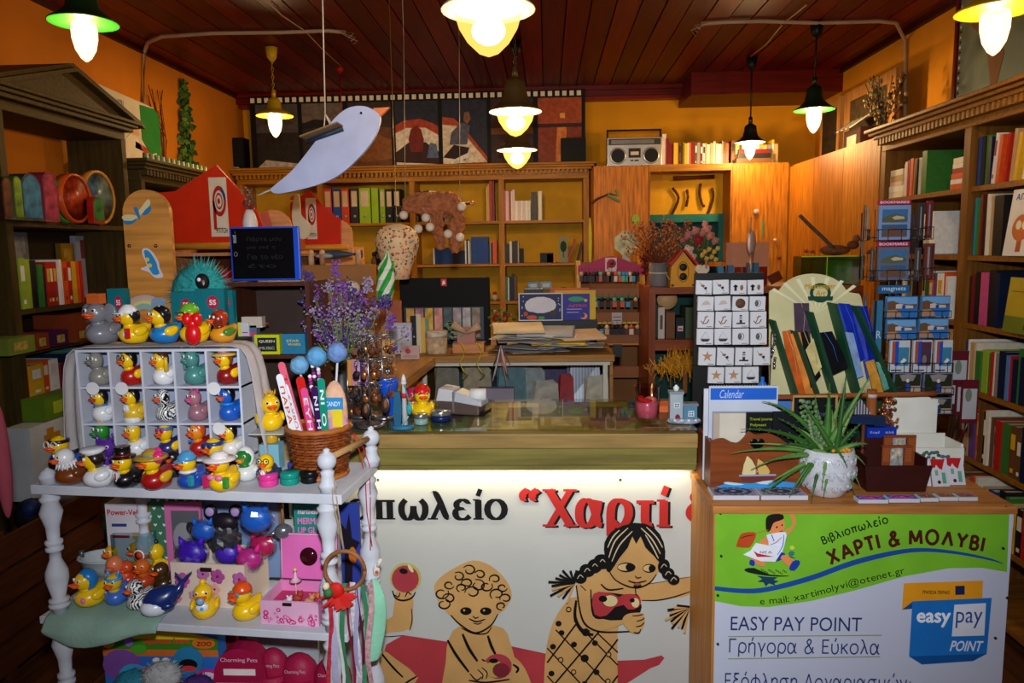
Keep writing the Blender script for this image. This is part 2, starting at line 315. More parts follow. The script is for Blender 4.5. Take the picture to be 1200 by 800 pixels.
cupboard('cupboard','orange-brown cupboard right of the yellow niche, under the last books',(xc,5.75,0),0,xd-xc,.7,2.20,1,OAK,1.5)
cupboard('cupboard','row of orange pine doors along the right wall before the bookcase',(1.80,5.74,0),-PI2,1.52,.42,2.175,3,OAK,1.55)
nt=T('niche_shelf','open yellow niche with a teal back between two orange cupboards','niche',(xb,5.75,0))
ob('top_board',MB().b2((0,0,2.15),(xc-xb,.7,2.20),GOLDX),nt)
ob('back_panel',MB().b2((0,.25,1.84),(xc-xb,.27,2.15),M('#dba01a',.7,kind='plaster')),nt)
ob('side_panel',MB().b2((xc-xb-.012,.0,1.2),(xc-xb,.27,2.15),OAK2),nt);ob('side_panel',MB().b2((0,.0,1.2),(.012,.27,2.15),OAK2),nt)
TEAL=M('#1d6b66',.6)
ob('teal_frame',MB().b2((0,.2,1.78),(xc-xb,.26,1.84),TEAL).b2((xc-xb-.05,.2,1.2),(xc-xb-.012,.26,1.78),TEAL),nt);ob('teal_back',MB().b2((.012,.26,1.0),(xc-xb-.012,.28,1.78),M('#0f3b40',.7)),nt)
ob('lower_shelf',MB().b2((.012,.02,1.44),(xc-xb-.012,.26,1.47),OAK2),nt)
# books
PAGE=M('#d8cdb4',.8)
_bk={}
def bookmesh(h,lab=None,face=None):
 k=(h,lab,face)
 if k in _bk:return _bk[k]
 m=MB();c=M(h,.4);m.b2((0,0,0),(.09,1,1),c);m.b2((.91,0,0),(1,1,1),c);m.b2((.09,0,0),(.91,.03,1),c);m.b2((.09,.03,.015),(.91,.97,.985),PAGE)
 if lab:
  l=M(lab,.5);m.b2((.2,-.006,.55),(.8,.0,.85),l);m.b2((.3,-.006,.1),(.7,.0,.18),l)
 _bk[k]=m.mesh('book');return _bk[k]
CN={'#7a1a1a':'dark red','#b3261e':'red','#d9541e':'orange','#e0b02a':'yellow','#3c7a34':'green','#9cb83a':'lime','#1c3f8a':'blue','#14213f':'navy','#5a86c4':'light blue','#e8e0cc':'cream','#f0efe8':'white','#222020':'black','#6a4a8a':'purple','#c8508a':'pink','#6a4426':'brown','#8a8a88':'grey','#c2a070':'tan','#2a8a86':'teal','#e8c8b8':'pale pink'}
ORD=['','first','second','third','fourth','fifth','sixth','seventh','eighth','ninth','tenth','eleventh','twelfth','thirteenth','fourteenth','fifteenth','sixteenth','seventeenth','eighteenth','nineteenth','twentieth']
def ordn(i):return ORD[i]if i<len(ORD)else ORD[20]+' plus %d'%(i-20)
def books(where,grp,org,rz,items,depth=.15,kind='book',y0=0,lean=None,seed=1):
 """items: (hex, thick, height[, label colour]) placed along local x from org"""
 rnd=random.Random(seed);x=0;cnt={};tot={}
 for it in items:
  if it[0]:tot[it[0]]=tot.get(it[0],0)+1
 R=Matrix.Rotation(rz,4,'Z');out=[]
 for i,it in enumerate(items):
  h=it[0]
  if not h:x+=it[1];continue
  cnt[h]=cnt.get(h,0)+1;cn=CN[h]
  d=depth*rnd.uniform(.9,1.0)
  o=ob(kind,bookmesh(h,it[3]if len(it)>3 else None));o.scale=(it[1],d,it[2])
  ln=it[4]if len(it)>4 else 0
  p=Vector(org)+R@Vector((x+(it[2]*math.sin(ln)if ln<0 else 0)*-1,y0+rnd.uniform(0,.012),0))
  o.location=p;o.rotation_euler=(0,ln,rz)
  if ln:o.location.z+=abs(math.sin(ln))*it[1]if ln>0 else.0005
  q='only %s %s'%(cn,kind.replace('_',' '))if tot[h]==1 else'%s %s %s from the left'%(ordn(cnt[h]),cn,kind.replace('_',' '))
  tag(o,q+' '+where,kind.replace('_',' ')if kind=='book'else kind.split('_')[-1],grp);out.append(o)
  x+=it[1]*math.cos(ln)+abs(math.sin(ln))*it[2]+.0012
 return out
def rnd_items(n,L,pal,hr,seed,lab=.5):
 r=random.Random(seed);th=[r.uniform(.6,1.6)for _ in range(n)];s=(L-.0014*n)/sum(th);out=[]
 for t in th:
  h=r.choice(pal);out.append((h,t*s,r.uniform(*hr),(r.choice(['#e8e0cc','#222020','#e0b02a','#f0efe8'])if r.random()<lab else None)))
 return out
def xr(px,Y,z):return on(px,Y,z).x
pal_old=['#c2a070','#e8e0cc','#6a4426','#8a8a88','#7a1a1a','#d9541e','#e0b02a','#222020','#e8c8b8','#3c7a34']
z=2.201
a=xr(776,5.85,z);b=xr(856,5.85,z)
books('on top of the cupboards beside the radio','old books on top of the cupboards',(a,5.85,z),0,[('#e8c8b8',.03,.235),('#7a1a1a',.02,.20)]+rnd_items(24,b-a-.06,pal_old,(.15,.175),3),.12)
a=xr(857,5.85,z);b=xr(912,5.85,z)
books('right of the gap on the cupboards','old books at the right end of the cupboards',(a,5.85,z),0,rnd_items(12,b-a,['#c2a070','#e0b02a','#e8e0cc','#6a4426','#8a8a88'],(.14,.18),9),.12)
z=1.823
books('at the left of the middle bay','small books in the middle bay of the back case',(xr(489,6.25,z),6.27,z),0,rnd_items(13,.26,['#222020','#c2a070','#8a8a88','#6a4426','#e8e0cc'],(.235,.26),4),.12)
books('at the right end of the middle bay','tall folders in the middle bay of the back case',(xr(570,6.25,z),6.26,z),0,[('#e0b02a',.012,.28),('#c2a070',.012,.30),('#b3261e',.02,.33),('#7a1a1a',.02,.34)],.14)
books('on the top shelf of the right back bay','books on the top shelf of the right back bay',(xr(590,6.25,z),6.24,z),0,[('#c8508a',.02,.25),('#e8c8b8',.025,.24),('#b3261e',.015,.25),('#f0efe8',.012,.24),('#e8c8b8',.02,.25),('#f0efe8',.02,.16),('#e8c8b8',.02,.16),('#f0efe8',.02,.16),('#e8c8b8',.02,.16),('#f0efe8',.02,.16),('#e8e0cc',.02,.16),(None,.004,0),('#222020',.022,.23),('#222020',.022,.23),(None,.012,0),('#e8e0cc',.03,.235)],.14)
z=1.476
books('on the second right back shelf','notebooks on the second shelf of the right back bay',(xr(588,6.25,z),6.24,z),0,[('#14213f',.03,.15),('#222020',.035,.16),('#e8e0cc',.018,.18),('#222020',.025,.18),('#222020',.02,.185),('#c2a070',.01,.18)],.14)
books('leaning at the end of the second back shelf','leaning books on the second shelf of the back case',(xr(664,6.25,z),6.24,z),0,[('#b3261e',.014,.20,None,.35),('#222020',.014,.17,None,.25),('#c2a070',.01,.15)],.14)
z=1.166
books('on the third shelf of the right back bay','books on the third shelf of the right back bay',(xr(590,6.25,z),6.24,z),0,[('#e0b02a',.012,.24),('#2a8a86',.012,.2),('#3c7a34',.012,.2),('#f0efe8',.01,.19),('#14213f',.02,.2),('#222020',.02,.22),('#6a4426',.02,.2)],.14)
z=1.476
books('on the second middle back shelf','blue books on the second shelf of the back case',(xr(508,6.25,z),6.24,z),0,[('#f0efe8',.012,.13),('#1c3f8a',.15,.135),('#14213f',.10,.11),('#f0efe8',.012,.19),('#14213f',.012,.2),('#f0efe8',.012,.19),('#8a8a88',.012,.18),('#1c3f8a',.14,.22),('#14213f',.012,.16),('#8a8a88',.012,.17),(None,.01,0),('#d9541e',.035,.19)],.15)
LX=-2.262
toy=['#b3261e','#d9541e','#1c3f8a','#3c7a34','#e0b02a','#7a1a1a','#f0efe8','#c8508a','#2a8a86','#14213f']
z=1.368
books('on the middle shelf of the pediment case','children books on the middle shelf of the left bookcase',(LX,3.10,z),PI2,[('#14213f',.042,.27,'#f0efe8'),('#9cb83a',.038,.22,'#f0efe8'),('#9cb83a',.03,.215),('#222020',.045,.21),('#3c7a34',.03,.19),('#14213f',.018,.18),('#b3261e',.03,.2,'#e0b02a'),('#b3261e',.03,.2,'#f0efe8'),('#b3261e',.03,.2,'#e0b02a'),('#f0efe8',.014,.21),('#f0efe8',.014,.21),('#d9541e',.035,.2,'#b3261e'),('#b3261e',.03,.2,'#f0efe8'),('#e0b02a',.03,.2),('#d9541e',.03,.2),('#b3261e',.02,.2)],.2)
z=1.746
books('at the near end, upper shelf of the pediment case','tall books on the upper shelf of the left bookcase',(LX,3.10,z),PI2,[('#222020',.02,.22,'#b3261e'),('#6a4a8a',.015,.2)],.2)
for zz,sd,hr,nn,cn in((.981,8,(.1,.17),14,'fourth'),(.621,12,(.15,.25),16,'fifth')):
 books('on the %s shelf of the pediment case'%cn,'boxed toys on the %s shelf of the left bookcase'%cn,(LX,3.10,zz),PI2,rnd_items(nn,.86,toy,hr,sd),.2,kind='toy_box')
books('on the middle shelf of the low left case','books on the middle shelf of the low left case',(LX,4.2,1.368),PI2,rnd_items(16,.82,toy,(.15,.25),21),.2)
books('on the upper shelf of the low left case','books on the upper shelf of the low left case',(LX,4.2,1.746),PI2,rnd_items(14,.82,toy,(.12,.2),22),.2)
books('on the lower shelf of the low left case','books on the lower shelf of the low left case',(LX,4.2,.981),PI2,rnd_items(16,.82,toy,(.15,.25),23),.2)
RX=1.812;palr=['#b3261e','#f0efe8','#1c3f8a','#c2a070','#e0b02a','#6a4426','#14213f','#e8e0cc','#3c7a34','#222020','#d9541e','#8a8a88','#6a4a8a']
RW=-PI2
books('on the top shelf, far right bay','books on the top shelf of the far right bay',(RX,3.98,1.831),RW,[('#e8e0cc',.02,.16),('#e8c8b8',.022,.17),('#b3261e',.018,.175),('#e8e0cc',.025,.18),('#d9541e',.02,.18),('#c2a070',.02,.175),('#222020',.018,.17),('#e8e0cc',.025,.175),('#6a4426',.02,.18),('#3c7a34',.045,.2)],.2)
def stack(where,grp,org,rz,items,kind='book',rot=0):
 zz=org[2];cnt={}
 tot={}
 for it in items:tot[it[0]]=tot.get(it[0],0)+1
 for i,(h,t,w,d)in enumerate(items):
  cnt[h]=cnt.get(h,0)+1
  m=MB();c=M(h,.4);m.b2((-w/2,-d/2,0),(w/2,d/2,t*.12),c);m.b2((-w/2,-d/2,t*.88),(w/2,d/2,t),c);m.b2((-w/2+.002,-d/2+.002,t*.12),(w/2-.002,d/2-.004,t*.88),PAGE);m.b2((-w/2,-d/2,t*.12),(w/2,-d/2+.002,t*.88),c)
  q='only %s %s lying'%(CN[h],kind)if tot[h]==1 else'%s %s %s from the bottom lying'%(ordn(cnt[h]),CN[h],kind)
  one(kind.replace(' ','_'),m,q+' '+where,kind,(org[0],org[1],zz),rz+rot*math.sin(i*2.3),grp);zz+=t+.0006
stack('flat by the green panel, far right bay','flat books in the far right bay',(RX+.1,3.47,1.831),RW,[('#d9541e',.022,.13,.18),('#f0efe8',.02,.125,.18),('#d9541e',.025,.12,.18),('#b3261e',.022,.12,.17),('#f0efe8',.02,.12,.17),('#e8e0cc',.025,.115,.17)],'book',.03)
stack('at the far end of the far right bay','flat books at the far end of the right bookcase',(RX+.1,4.07,1.831),RW,[('#e8e0cc',.03,.15,.18),('#f0efe8',.03,.15,.18),('#e8c8b8',.02,.14,.18),('#c2a070',.03,.14,.18),('#e8e0cc',.03,.13,.18)],'book',.03)
books('on the second shelf, far right bay','books on the second shelf of the far right bay',(RX,3.95,1.541),RW,[('#222020',.05,.17),('#14213f',.12,.2),(None,.02,0),('#e8e0cc',.022,.19,None,-.12),('#f0efe8',.022,.2,None,-.12),('#f0efe8',.02,.2,None,-.12)],.2)
books('on the third shelf, far right bay','books on the third shelf of the far right bay',(RX,4.1,1.251),RW,rnd_items(18,.62,palr,(.17,.22),31),.2)
books('on the fourth shelf, far right bay','books on the fourth shelf of the far right bay',(RX,4.1,.971),RW,rnd_items(18,.62,palr,(.17,.24),32),.2)
nb='near right bay'
books('on the top shelf, '+nb,'books on the top shelf of the near right bay',(RX,3.33,1.831),RW,[('#14213f',.02,.2),('#1c3f8a',.022,.2),('#222020',.02,.2),('#3c7a34',.03,.2),('#14213f',.02,.19),('#f0efe8',.016,.2,'#b3261e',.1),('#d9541e',.02,.19,None,.1),('#b3261e',.015,.19,None,.1),('#c2a070',.02,.2,None,.1),('#e0b02a',.02,.18,None,.15),('#f0efe8',.02,.19,None,.15),('#3c7a34',.015,.2),('#f0efe8',.13,.18),('#8a8a88',.02,.19),('#c8508a',.02,.18)]+rnd_items(12,.35,palr,(.15,.2),40),.2)
books('on the second shelf, '+nb,'books on the second shelf of the near right bay',(RX,3.33,1.541),RW,[('#1c3f8a',.02,.22),('#2a8a86',.014,.24),('#3c7a34',.014,.22),('#6a4a8a',.014,.23),('#7a1a1a',.014,.25),('#222020',.03,.24),('#e8e0cc',.014,.25),('#c2a070',.014,.24),('#6a4426',.02,.23),('#222020',.06,.24),(None,.16,0),('#b3261e',.02,.22),('#b3261e',.02,.23),('#7a1a1a',.02,.22)]+rnd_items(12,.35,palr,(.18,.24),41),.2)
books('on the third shelf, '+nb,'books on the third shelf of the near right bay',(RX,3.33,1.251),RW,[('#222020',.03,.2),('#7a1a1a',.02,.21),('#222020',.03,.22),('#14213f',.015,.22),('#c8508a',.05,.22),('#222020',.05,.23),('#14213f',.03,.22)]+[(None,.22,0)]+rnd_items(12,.4,palr,(.18,.24),42),.2)
books('on the fourth shelf, '+nb,'books on the fourth shelf of the near right bay',(RX,3.33,.971),RW,[('#1c3f8a',.03,.2),('#f0efe8',.012,.21),('#c2a070',.012,.2),('#f0efe8',.012,.2),('#c2a070',.012,.2),('#e8e0cc',.012,.2),('#3c7a34',.035,.17),('#9cb83a',.04,.18),('#3c7a34',.03,.17),('#b3261e',.012,.18),('#f0efe8',.012,.18),('#8a8a88',.02,.18),('#14213f',.05,.19),('#5a86c4',.02,.18),('#b3261e',.02,.18),('#14213f',.03,.17)]+rnd_items(12,.4,palr,(.18,.22),43),.2)
books('on the fifth shelf, '+nb,'books on the fifth shelf of the near right bay',(RX,3.33,.676),RW,rnd_items(26,.9,palr,(.17,.23),44),.2)
books('on the bottom shelf, '+nb,'books on the bottom shelf of the near right bay',(RX,3.33,.381),RW,rnd_items(26,.9,palr,(.17,.23),45),.2)
def faceout(name,label,loc,rz,w,h,col,tilt=.15,prints=(),group=None,cat='book',t=.012):
 o=T(name,label,cat,loc,0,group,(-tilt,0,rz));ob('cover',MB().b2((-w/2,0,0),(w/2,t,h),M(col,.35)).b2((-w/2+.002,.002,.002),(w/2-.001,t-.002,h-.0015),PAGE),o)
 for p in prints:
  if p[0]=='t':text(p[1],-w/2+p[2]*w,p[3]*h,-w/2+p[4]*w,p[5]*h,-.0006,M(p[6],.5),o,bold=.02)
  elif p[0]=='r':ob('print',MB().b2((-w/2+p[1]*w,-.0005*(p[6]if len(p)>6 else 1),p[2]*h),(-w/2+p[3]*w,0,p[4]*h),M(p[5],.4)),o)
  elif p[0]=='e':
   n=18;ob('print',MB().prism([(-w/2+w*(p[1]+p[3]*math.cos(2*PI*k/n)),h*(p[2]+p[4]*math.sin(2*PI*k/n)))for k in range(n)],-.0006*(p[6]if len(p)>6 else 1),0,M(p[5],.4)),o)
  elif p[0]=='p':ob('print',MB().prism([(-w/2+w*x,h*y)for x,y in p[1]],-.0007,0,M(p[2],.4)),o)
 return o
q=PX(1185,300,1.775)
faceout('picture_book','white picture book with blue and orange lettering facing out, right bookcase',(1.79,q.y-.02,1.542),RW,.21,.255,'#e8e8ee',.12,[('t','ΑΠΙΘΑΝΗ',.12,.83,.95,.94,'#2a4a9a'),('t','ΜΠΙ',.55,.66,.95,.79,'#c8461e'),('e',.42,.42,.26,.2,'#c86a2a'),('e',.34,.46,.08,.07,'#f2e8d8',1.5),('e',.52,.46,.08,.07,'#f2e8d8',1.5),('r',.36,.06,.5,.28,'#b8501e',.8)])
q=PX(1190,380,1.76)
faceout('picture_book','yellow-green book tilted face out, third shelf of the right bookcase',(1.765,q.y-.01,1.252),RW,.2,.21,'#b5a025',.1,[('r',0,0,1,.3,'#6d7a24',.5),('r',.1,.74,.9,.76,'#8a6a10'),('r',.62,.08,.82,.16,'#6a1a10')])
# lamps and cables
def pendant(label,px,py,Y,D,shade,under,style='bell',glass=None,top=None,drop=None,e=7,glow=16,gh='#ffd9a0',rose='#111111'):
 """px,py = photo position of the shade's rim centre"""
 p=P(px,py,Y);R=D/2
 t=T('pendant_lamp',label,'lamp',p,0,'pendant lamps under the wooden ceiling')
 sm=M(shade,.35,.2);um=M(under,.5)
 if style=='bell':pr=[(R,0),(R*.97,.006),(R*.72,.2*R),(R*.5,.42*R),(R*.42,.75*R),(R*.38,1.05*R),(R*.2,1.2*R),(.01,1.24*R)]
 else:pr=[(R,0),(R*.97,.006),(R*.8,.17*R),(R*.55,.3*R),(R*.38,.4*R),(R*.36,.75*R),(R*.22,.95*R),(.01,1.0*R)]
 ob('lamp_shade',MB().lathe(pr,sm,26),t)
 ob('shade_lining',MB().lathe([(R*.985,-.001),(R*.7,.17*R),(R*.46,.36*R),(.02,.4*R)],um,26),t)
 hh=(glass or.62)*D;gr=D*.185 if not glass else D*.36
 g=[(gr*.8,0),(gr,-.22*hh),(gr*.98,-.45*hh),(gr*.78,-.72*hh),(gr*.4,-.92*hh),(.004,-hh)]
 if glass:g=[(gr,0),(gr*.97,-.2*hh),(gr*.86,-.45*hh),(gr*.62,-.72*hh),(gr*.3,-.93*hh),(.004,-hh)]
 ob('bulb',MB().lathe([(r,z+.1*R)for r,z in g],bulbm(gh,e),18),t)
 ob('filament',MB().sph((0,0,-.4*hh),(gr*.5,gr*.5,hh*.28),bulbm('#fff0c8',max(e*3.5,5),.8),10,8),t)
 z0=1.0*R if style!='bell'else 1.24*R
 zt=ZC-p.z
 ob('socket',MB().cyl((0,0,z0),(0,0,z0+.045),.014,sm,8),t)
 if drop is None or True:
  zr=zt-.045
  if drop=='chain':
   c=MB();k=0;zz=z0+.04
   while zz<zr:
    pts=[(.007*math.cos(a)if k%2 else 0,0 if k%2 else.007*math.cos(a),zz+.012+.014*math.sin(a))for a in[i*PI/4 for i in range(9)]]
    c.tube(pts,.002,sm,4);zz+=.024;k+=1
   ob('chain',c,t);ob('cord',MB().cyl((.004,.004,z0+.04),(.004,.004,zr),.0025,M('#2a1a10')),t)
  else:ob('rod',MB().cyl((0,0,z0+.03),(0,0,zr),.005,M(rose,.4)),t)
  ob('ceiling_rose',MB().lathe([(.006,zr-.06),(.03,zr-.03),(.04,zt-.012)],M(rose,.4),12),t)
 light('bulb_light','POINT',(0,0,-.35*hh),glow*1.25,(1.0,.66,.30),.03,parent=t)
 return t
pendant('green bell pendant with a glowing pointed bulb at the upper left',98,27,2.74,.235,'#1c3a18','#3fae3a',glow=5,e=1.3)
pendant('yellow pendant lamp on a chain left of the hanging bird',322,136,4.9,.235,'#c9a21a','#d8b82a',style='flat',drop='chain',glow=17,e=1.6,rose='#c9a21a')
pendant('big white-shaded pendant with large frosted glass at the top centre',572,12,2.35,.285,'#cfc8b4','#f2ead8',style='flat',glass=.52,glow=8,e=.75,gh='#ffc45c',rose='#4a3a20')
pendant('brass bell pendant with glass globe, middle of the centre row',604,131,3.9,.27,'#5a4420','#f2ead8',glass=.5,drop='chain',glow=20,e=.9,gh='#ffc45c')
pendant('farthest brass pendant, just below the middle one',606,176,4.9,.26,'#4a3a20','#f2ead8',glass=.5,drop='chain',glow=20,e=.9,gh='#ffc45c')
pendant('small black pendant before the yellow back wall on the right',879,167,5.5,.21,'#101014','#c8c8c8',drop='rod',glow=20,e=1.6)
pendant('dark green pendant over the right-hand corner cupboards',954,129,4.7,.235,'#10240f','#2f9a3a',drop='rod',glow=17,e=1.6,rose='#0a0f0a')
pendant('yellow pendant at the upper right in front of the map',1167,13,2.64,.245,'#c9a21a','#e8cf2a',glow=5,e=1.3)
CW=M('#b89a78',.6)
def ceilpx(pts,X=None):return[PZ(x,y,ZC-.02)for x,y in pts]
lp=[PX(168,120,XL+.015),PX(169,62,XL+.015)]+ceilpx([(173,50),(190,43),(250,39),(330,38),(385,36),(405,38)])
m=MB().tube(lp,.011,CW,7)
for dx in(0,1,2):m.tube([lp[-1]+V(-.03,.02*dx-.02,0),lp[-1]+V(.06,.05*dx-.05,-.02-.01*dx),lp[-1]+V(.03,.06*dx-.06,-.05)],.003,CW,5)
one('cable',m,'pale thick cable up the left wall and across the ceiling','cable')
p1=PX(1060,140,XR-.015);p2=PX(1061,48,XR-.015)
rp=[p1,p2]+ceilpx([(1050,27),(1030,25),(960,27),(890,25),(850,26),(822,28)])
m=MB().tube(rp,.011,CW,7)
for dx in(0,1,2):m.tube([rp[-1]+V(.03,.02*dx-.02,0),rp[-1]+V(-.05,.05*dx-.05,-.02),rp[-1]+V(-.02,.07*dx-.07,-.05)],.003,CW,5)
one('cable',m,'pale thick cable up the right wall and across the ceiling','cable')
for pts,l in(([(312,0),(330,18),(357,36),(378,58),(400,78)],'thin twisted wire running over the ceiling behind the yellow lamp'),([(945,6),(925,22),(915,28)],'thin wire from the ceiling to the green lamp at the right'),([(916,30),(898,52),(880,66)],'thin wire from the cable to the black lamp')):
 one('wire',MB().tube(ceilpx(pts),.004,CW,5),l,'wire')
 # film-strip panel on the bookcase
zc=2.276;Yf=6.30
A=P(296,190,Yf);B=P(686,186,Yf);zt=P(600,106,Yf).z
ft=T('film_strip_panel','long black film-strip panel of seven boat and sea photos above the bookcase','picture',(A.x,Yf,zc))
W=B.x-A.x;hh=zt-zc
ob('board',MB().b2((0,0,0),(W,.05,hh),M('#0a0808',.6)),ft)
xs=[(300,350),(354,403),(408,459),(463,514),(518,571),(575,625),(630,682)]
n=0;SPR=M('#e8d8b8',.6);hm=MB()
ns=47
hm=MB()
for i in range(ns):
 x=.01+i*(W-.02)/ns;hm.b2((x,-.003,hh-.050),(x+.034,0,hh-.012),SPR)
ob('sprocket_windows',hm,ft)['kind']='stuff'
def ph(polys,x0,x1,par):
 for k,(pl,c)in enumerate(polys):
  ob('print',MB().prism([(x0+(x1-x0)*a,.02+b*(hh-.085))for a,b in pl],-.0035-.0008*k,-.003-.0008*(k-1)if k else 0,M(c,.5,amt=.3,scale=26)),par)
R4=lambda a,b,c,d:[(a,b),(c,b),(c,d),(a,d)]
scenes=[[(R4(0,0,1,1),'#2a2420'),(R4(0,.55,1,1),'#4a4440'),([(0,0),(.2,.12),(1,.05),(1,0)],'#b8a898')],[(R4(0,0,1,1),'#30261e'),(R4(0,.7,1,1),'#6a5a50'),([(.1,.1),(.6,.25),(1,.12),(1,0),(0,0)],'#8a4a30'),([(0,.68),(.3,.75),(.7,.72),(1,.78),(1,.64),(0,.6)],'#1c1a18')],[(R4(0,0,1,1),'#6a3c20'),(R4(0,.6,1,1),'#3a2a24'),([(0,.45),(.5,.55),(1,.4),(1,.1),(.3,.05)],'#8a5228')],[(R4(0,0,1,1),'#2a2a38'),([(0,0),(0,.62),(.2,.7),(.6,.72),(.9,.64),(1,.6),(1,0)],'#b04424'),([(0,0),(0,.5),(.25,.58),(.7,.58),(1,.46),(1,0)],'#e8d8c0'),([(.0,.2),(.3,.35),(.7,.35),(1,.2),(1,0),(0,.04)],'#3a1a18'),([(.35,.2),(.3,.4),(.36,.56),(.5,.62),(.6,.55),(.66,.4),(.62,.2)],'#7a2418'),([(.72,.1),(.8,.34),(.95,.32),(1,.1)],'#5a6a88')],[(R4(0,0,1,1),'#2a2a38'),([(0,.74),(.25,.72),(.45,.6),(1,.1),(1,0),(.5,0),(0,.5)],'#b04a28'),([(0,.62),(.3,.6),(.45,.5),(1,.02),(0,0)],'#e0cdb0'),([(.15,.3),(.2,.5),(.45,.65),(.62,.6),(.55,.3)],'#5a5a68'),([(.48,.68),(.5,.8),(.6,.82),(.64,.7),(.56,.62)],'#8a5a40'),([(.0,.1),(.25,.3),(.6,.25),(.5,.05)],'#2a1410'),([(.05,0),(.6,.18),(.66,.22),(.62,.12),(.3,0)],'#e8e0d0')],[(R4(0,0,1,1),'#3a2018'),(R4(0,.45,1,.55),'#6a3a20'),(R4(.3,.1,.36,.3),'#c8a890')],[(R4(0,0,1,1),'#a8481c'),(R4(0,0,1,.56),'#8a3416'),(R4(0,.54,1,.6),'#3a1a14'),([(.4,0),(.44,.54),(.66,.54),(.62,0)],'#d87a2c'),(R4(.5,.68,.62,.76),'#f0a040'),(R4(.6,0,1,.35),'#1c0e0c')]]
for(x0,x1),sc in zip(xs,scenes):
 a=P(x0,150,Yf).x-A.x;b=P(x1,150,Yf).x-A.x;f=ob('photo_frame',MB().b2((a,-.0025,.015),(b,0,hh-.06),M('#181210',.5)),ft);ph(sc,a+.004,b-.004,f)
 # radio cassette player
q=on(743,5.85,2.201);bx=T('radio_cassette_player','silver double-speaker radio cassette player on top of the cupboard','radio',(q.x,5.82,2.201))
SIL=M('#b8b4ac',.3,.6);BLK=M('#0c0c0c',.5)
w2=.205;ob('casing',MB().b2((-w2,0,0),(w2,.12,.21),SIL),bx,bev=.004)
ob('tuner_panel',MB().b2((-w2+.01,-.004,.155),(w2-.01,0,.2),M('#3a3a3a',.3)).b2((-w2+.03,-.007,.162),(w2-.06,-.004,.192),M('#d0d0cc',.15,.8)),bx)
for s in(-1,1):
 sp=ob('speaker',MB().lathe([(.062,0),(.062,.006),(.052,.008)],SIL,22,(s*.125,0,.075),(0,-1,0)),bx)
 ob('speaker_cone',MB().lathe([(.052,.0085),(.045,.004),(.02,-.004),(.015,.004),(.001,.006)],BLK,22,(s*.125,0,.075),(0,-1,0)),sp)
ob('cassette_door',MB().b2((-.045,-.005,.06),(.045,0,.13),M('#2a2a2a',.3)).b2((-.03,-.007,.08),(.03,-.005,.105),M('#c8b8a0',.4)),bx)
ob('buttons',MB().b2((-.03,-.005,.035),(-.01,0,.045),BLK).b2((0,-.005,.035),(.03,0,.045),BLK),bx)
ob('handle',MB().b2((-w2,.04,.262),(w2,.06,.275),BLK).b2((-w2,.04,.19),(-w2+.012,.06,.265),BLK).b2((w2-.012,.04,.19),(w2,.06,.265),BLK),bx)
q=PX(278,185,-2.2)
b=T('wall_speaker','small black speaker in the left rear corner on the bookcase','speaker',on(281,6.3,2.276));ob('cabinet',MB().b2((-.07,-.06,0),(.07,.06,.26),M('#0a0a0a',.5)),b);ob('speaker_grille',MB().b2((-.06,-.066,.03),(.06,-.06,.24),M('#151515',.8)),b);ob('badge',MB().b2((-.02,-.068,.015),(.02,-.06,.022),M('#b0b0b0',.3)),b)
q=P(674,172,6.2);one('black_box',MB().b2((-.1,0,0),(.1,.08,.19),M('#080606',.6)),'plain black box before the sunset picture of the film strip','box',(on(672,6.16,2.276).x,6.16,2.276))
def framed(label,pa,pb,X,zb,cols,cat='picture',mat='#a8743c'):
 a=PX(*pa,X);b=PX(*pb,X);y0,y1=max(a.y,b.y),min(a.y,b.y);W=y0-y1;hh=max(a.z,b.z)-zb
 t=T('picture',label,cat,(X,y0,zb),-PI2)
 ob('frame',MB().b2((0,0,0),(W,.03,hh),M(mat,.5,kind='wood')),t)
 ob('print',MB().b2((W*.14,-.002,hh*.12),(W*.86,0,hh*.84),M(cols[0],.6,amt=.5,scale=25)),t)
 return t
framed('framed brown landscape in a pale wood frame on the right cupboards',(990,110),(1050,88),2.06,2.178,['#4a3a20'])
framed('dark landscape picture farthest back on the right cupboards',(962,125),(985,112),2.06,2.178,['#2a2016'])
def twigs(label,base,n,hgt,spread,col,leafc,leaf=.012,seed=1,vase=None,cat='plant',name='dried_plant'):
 r=random.Random(seed);t=T(name,label,cat,base);st=MB();lv=MB();sm_=M(col,.8);lms=[M(c,.7)for c in leafc]
 for i in range(n):
  a=r.uniform(0,2*PI);s=r.uniform(.2,1)*spread;h_=hgt*r.uniform(.6,1);e=V(math.cos(a)*s,math.sin(a)*s*.6,h_)
  pts=[V(0,0,0),e*.4+V(0,0,h_*.12),e];st.tube(pts,.0022,sm_,4)
  for k in range(7):
   p=e*r.uniform(.45,1)+V(r.uniform(-1,1),r.uniform(-1,1),r.uniform(-1,1))*leaf*1.6;lv.sph(p,(leaf*r.uniform(.4,1),leaf*r.uniform(.4,1),leaf*r.uniform(.5,1.2)),lms[(i+k)%len(lms)],6,4)
 ob('stems',st,t);ob('blossoms',lv,t)
 return t
q=PX(1045,150,1.98);twigs('bunch of dried twigs with pale blossoms in front of the framed landscape',(1.93,q.y,2.178),22,.36,.17,'#3a2a14',['#8a7040','#5a4420','#a89060'],.012,4)
q=PX(955,185,1.95)
t=T('model_theatre','small dark wooden box with grey striped awning at the corner cupboard','ornament',(1.95,5.0,2.177),-PI2)
ob('box',MB().b2((-.13,0,0),(.13,.1,.14),M('#3a1a10',.6)),t);ob('window',MB().b2((-.07,-.004,.02),(.07,0,.1),M('#d8c8b0',.6)),t)
for i in range(8):ob('awning_stripe',MB().box((-.12+i*.034,-.01,.17),(.03,.12,.006),M('#d8d0c0'if i%2 else'#3a3a48',.7),E(.6,0,0)),t)
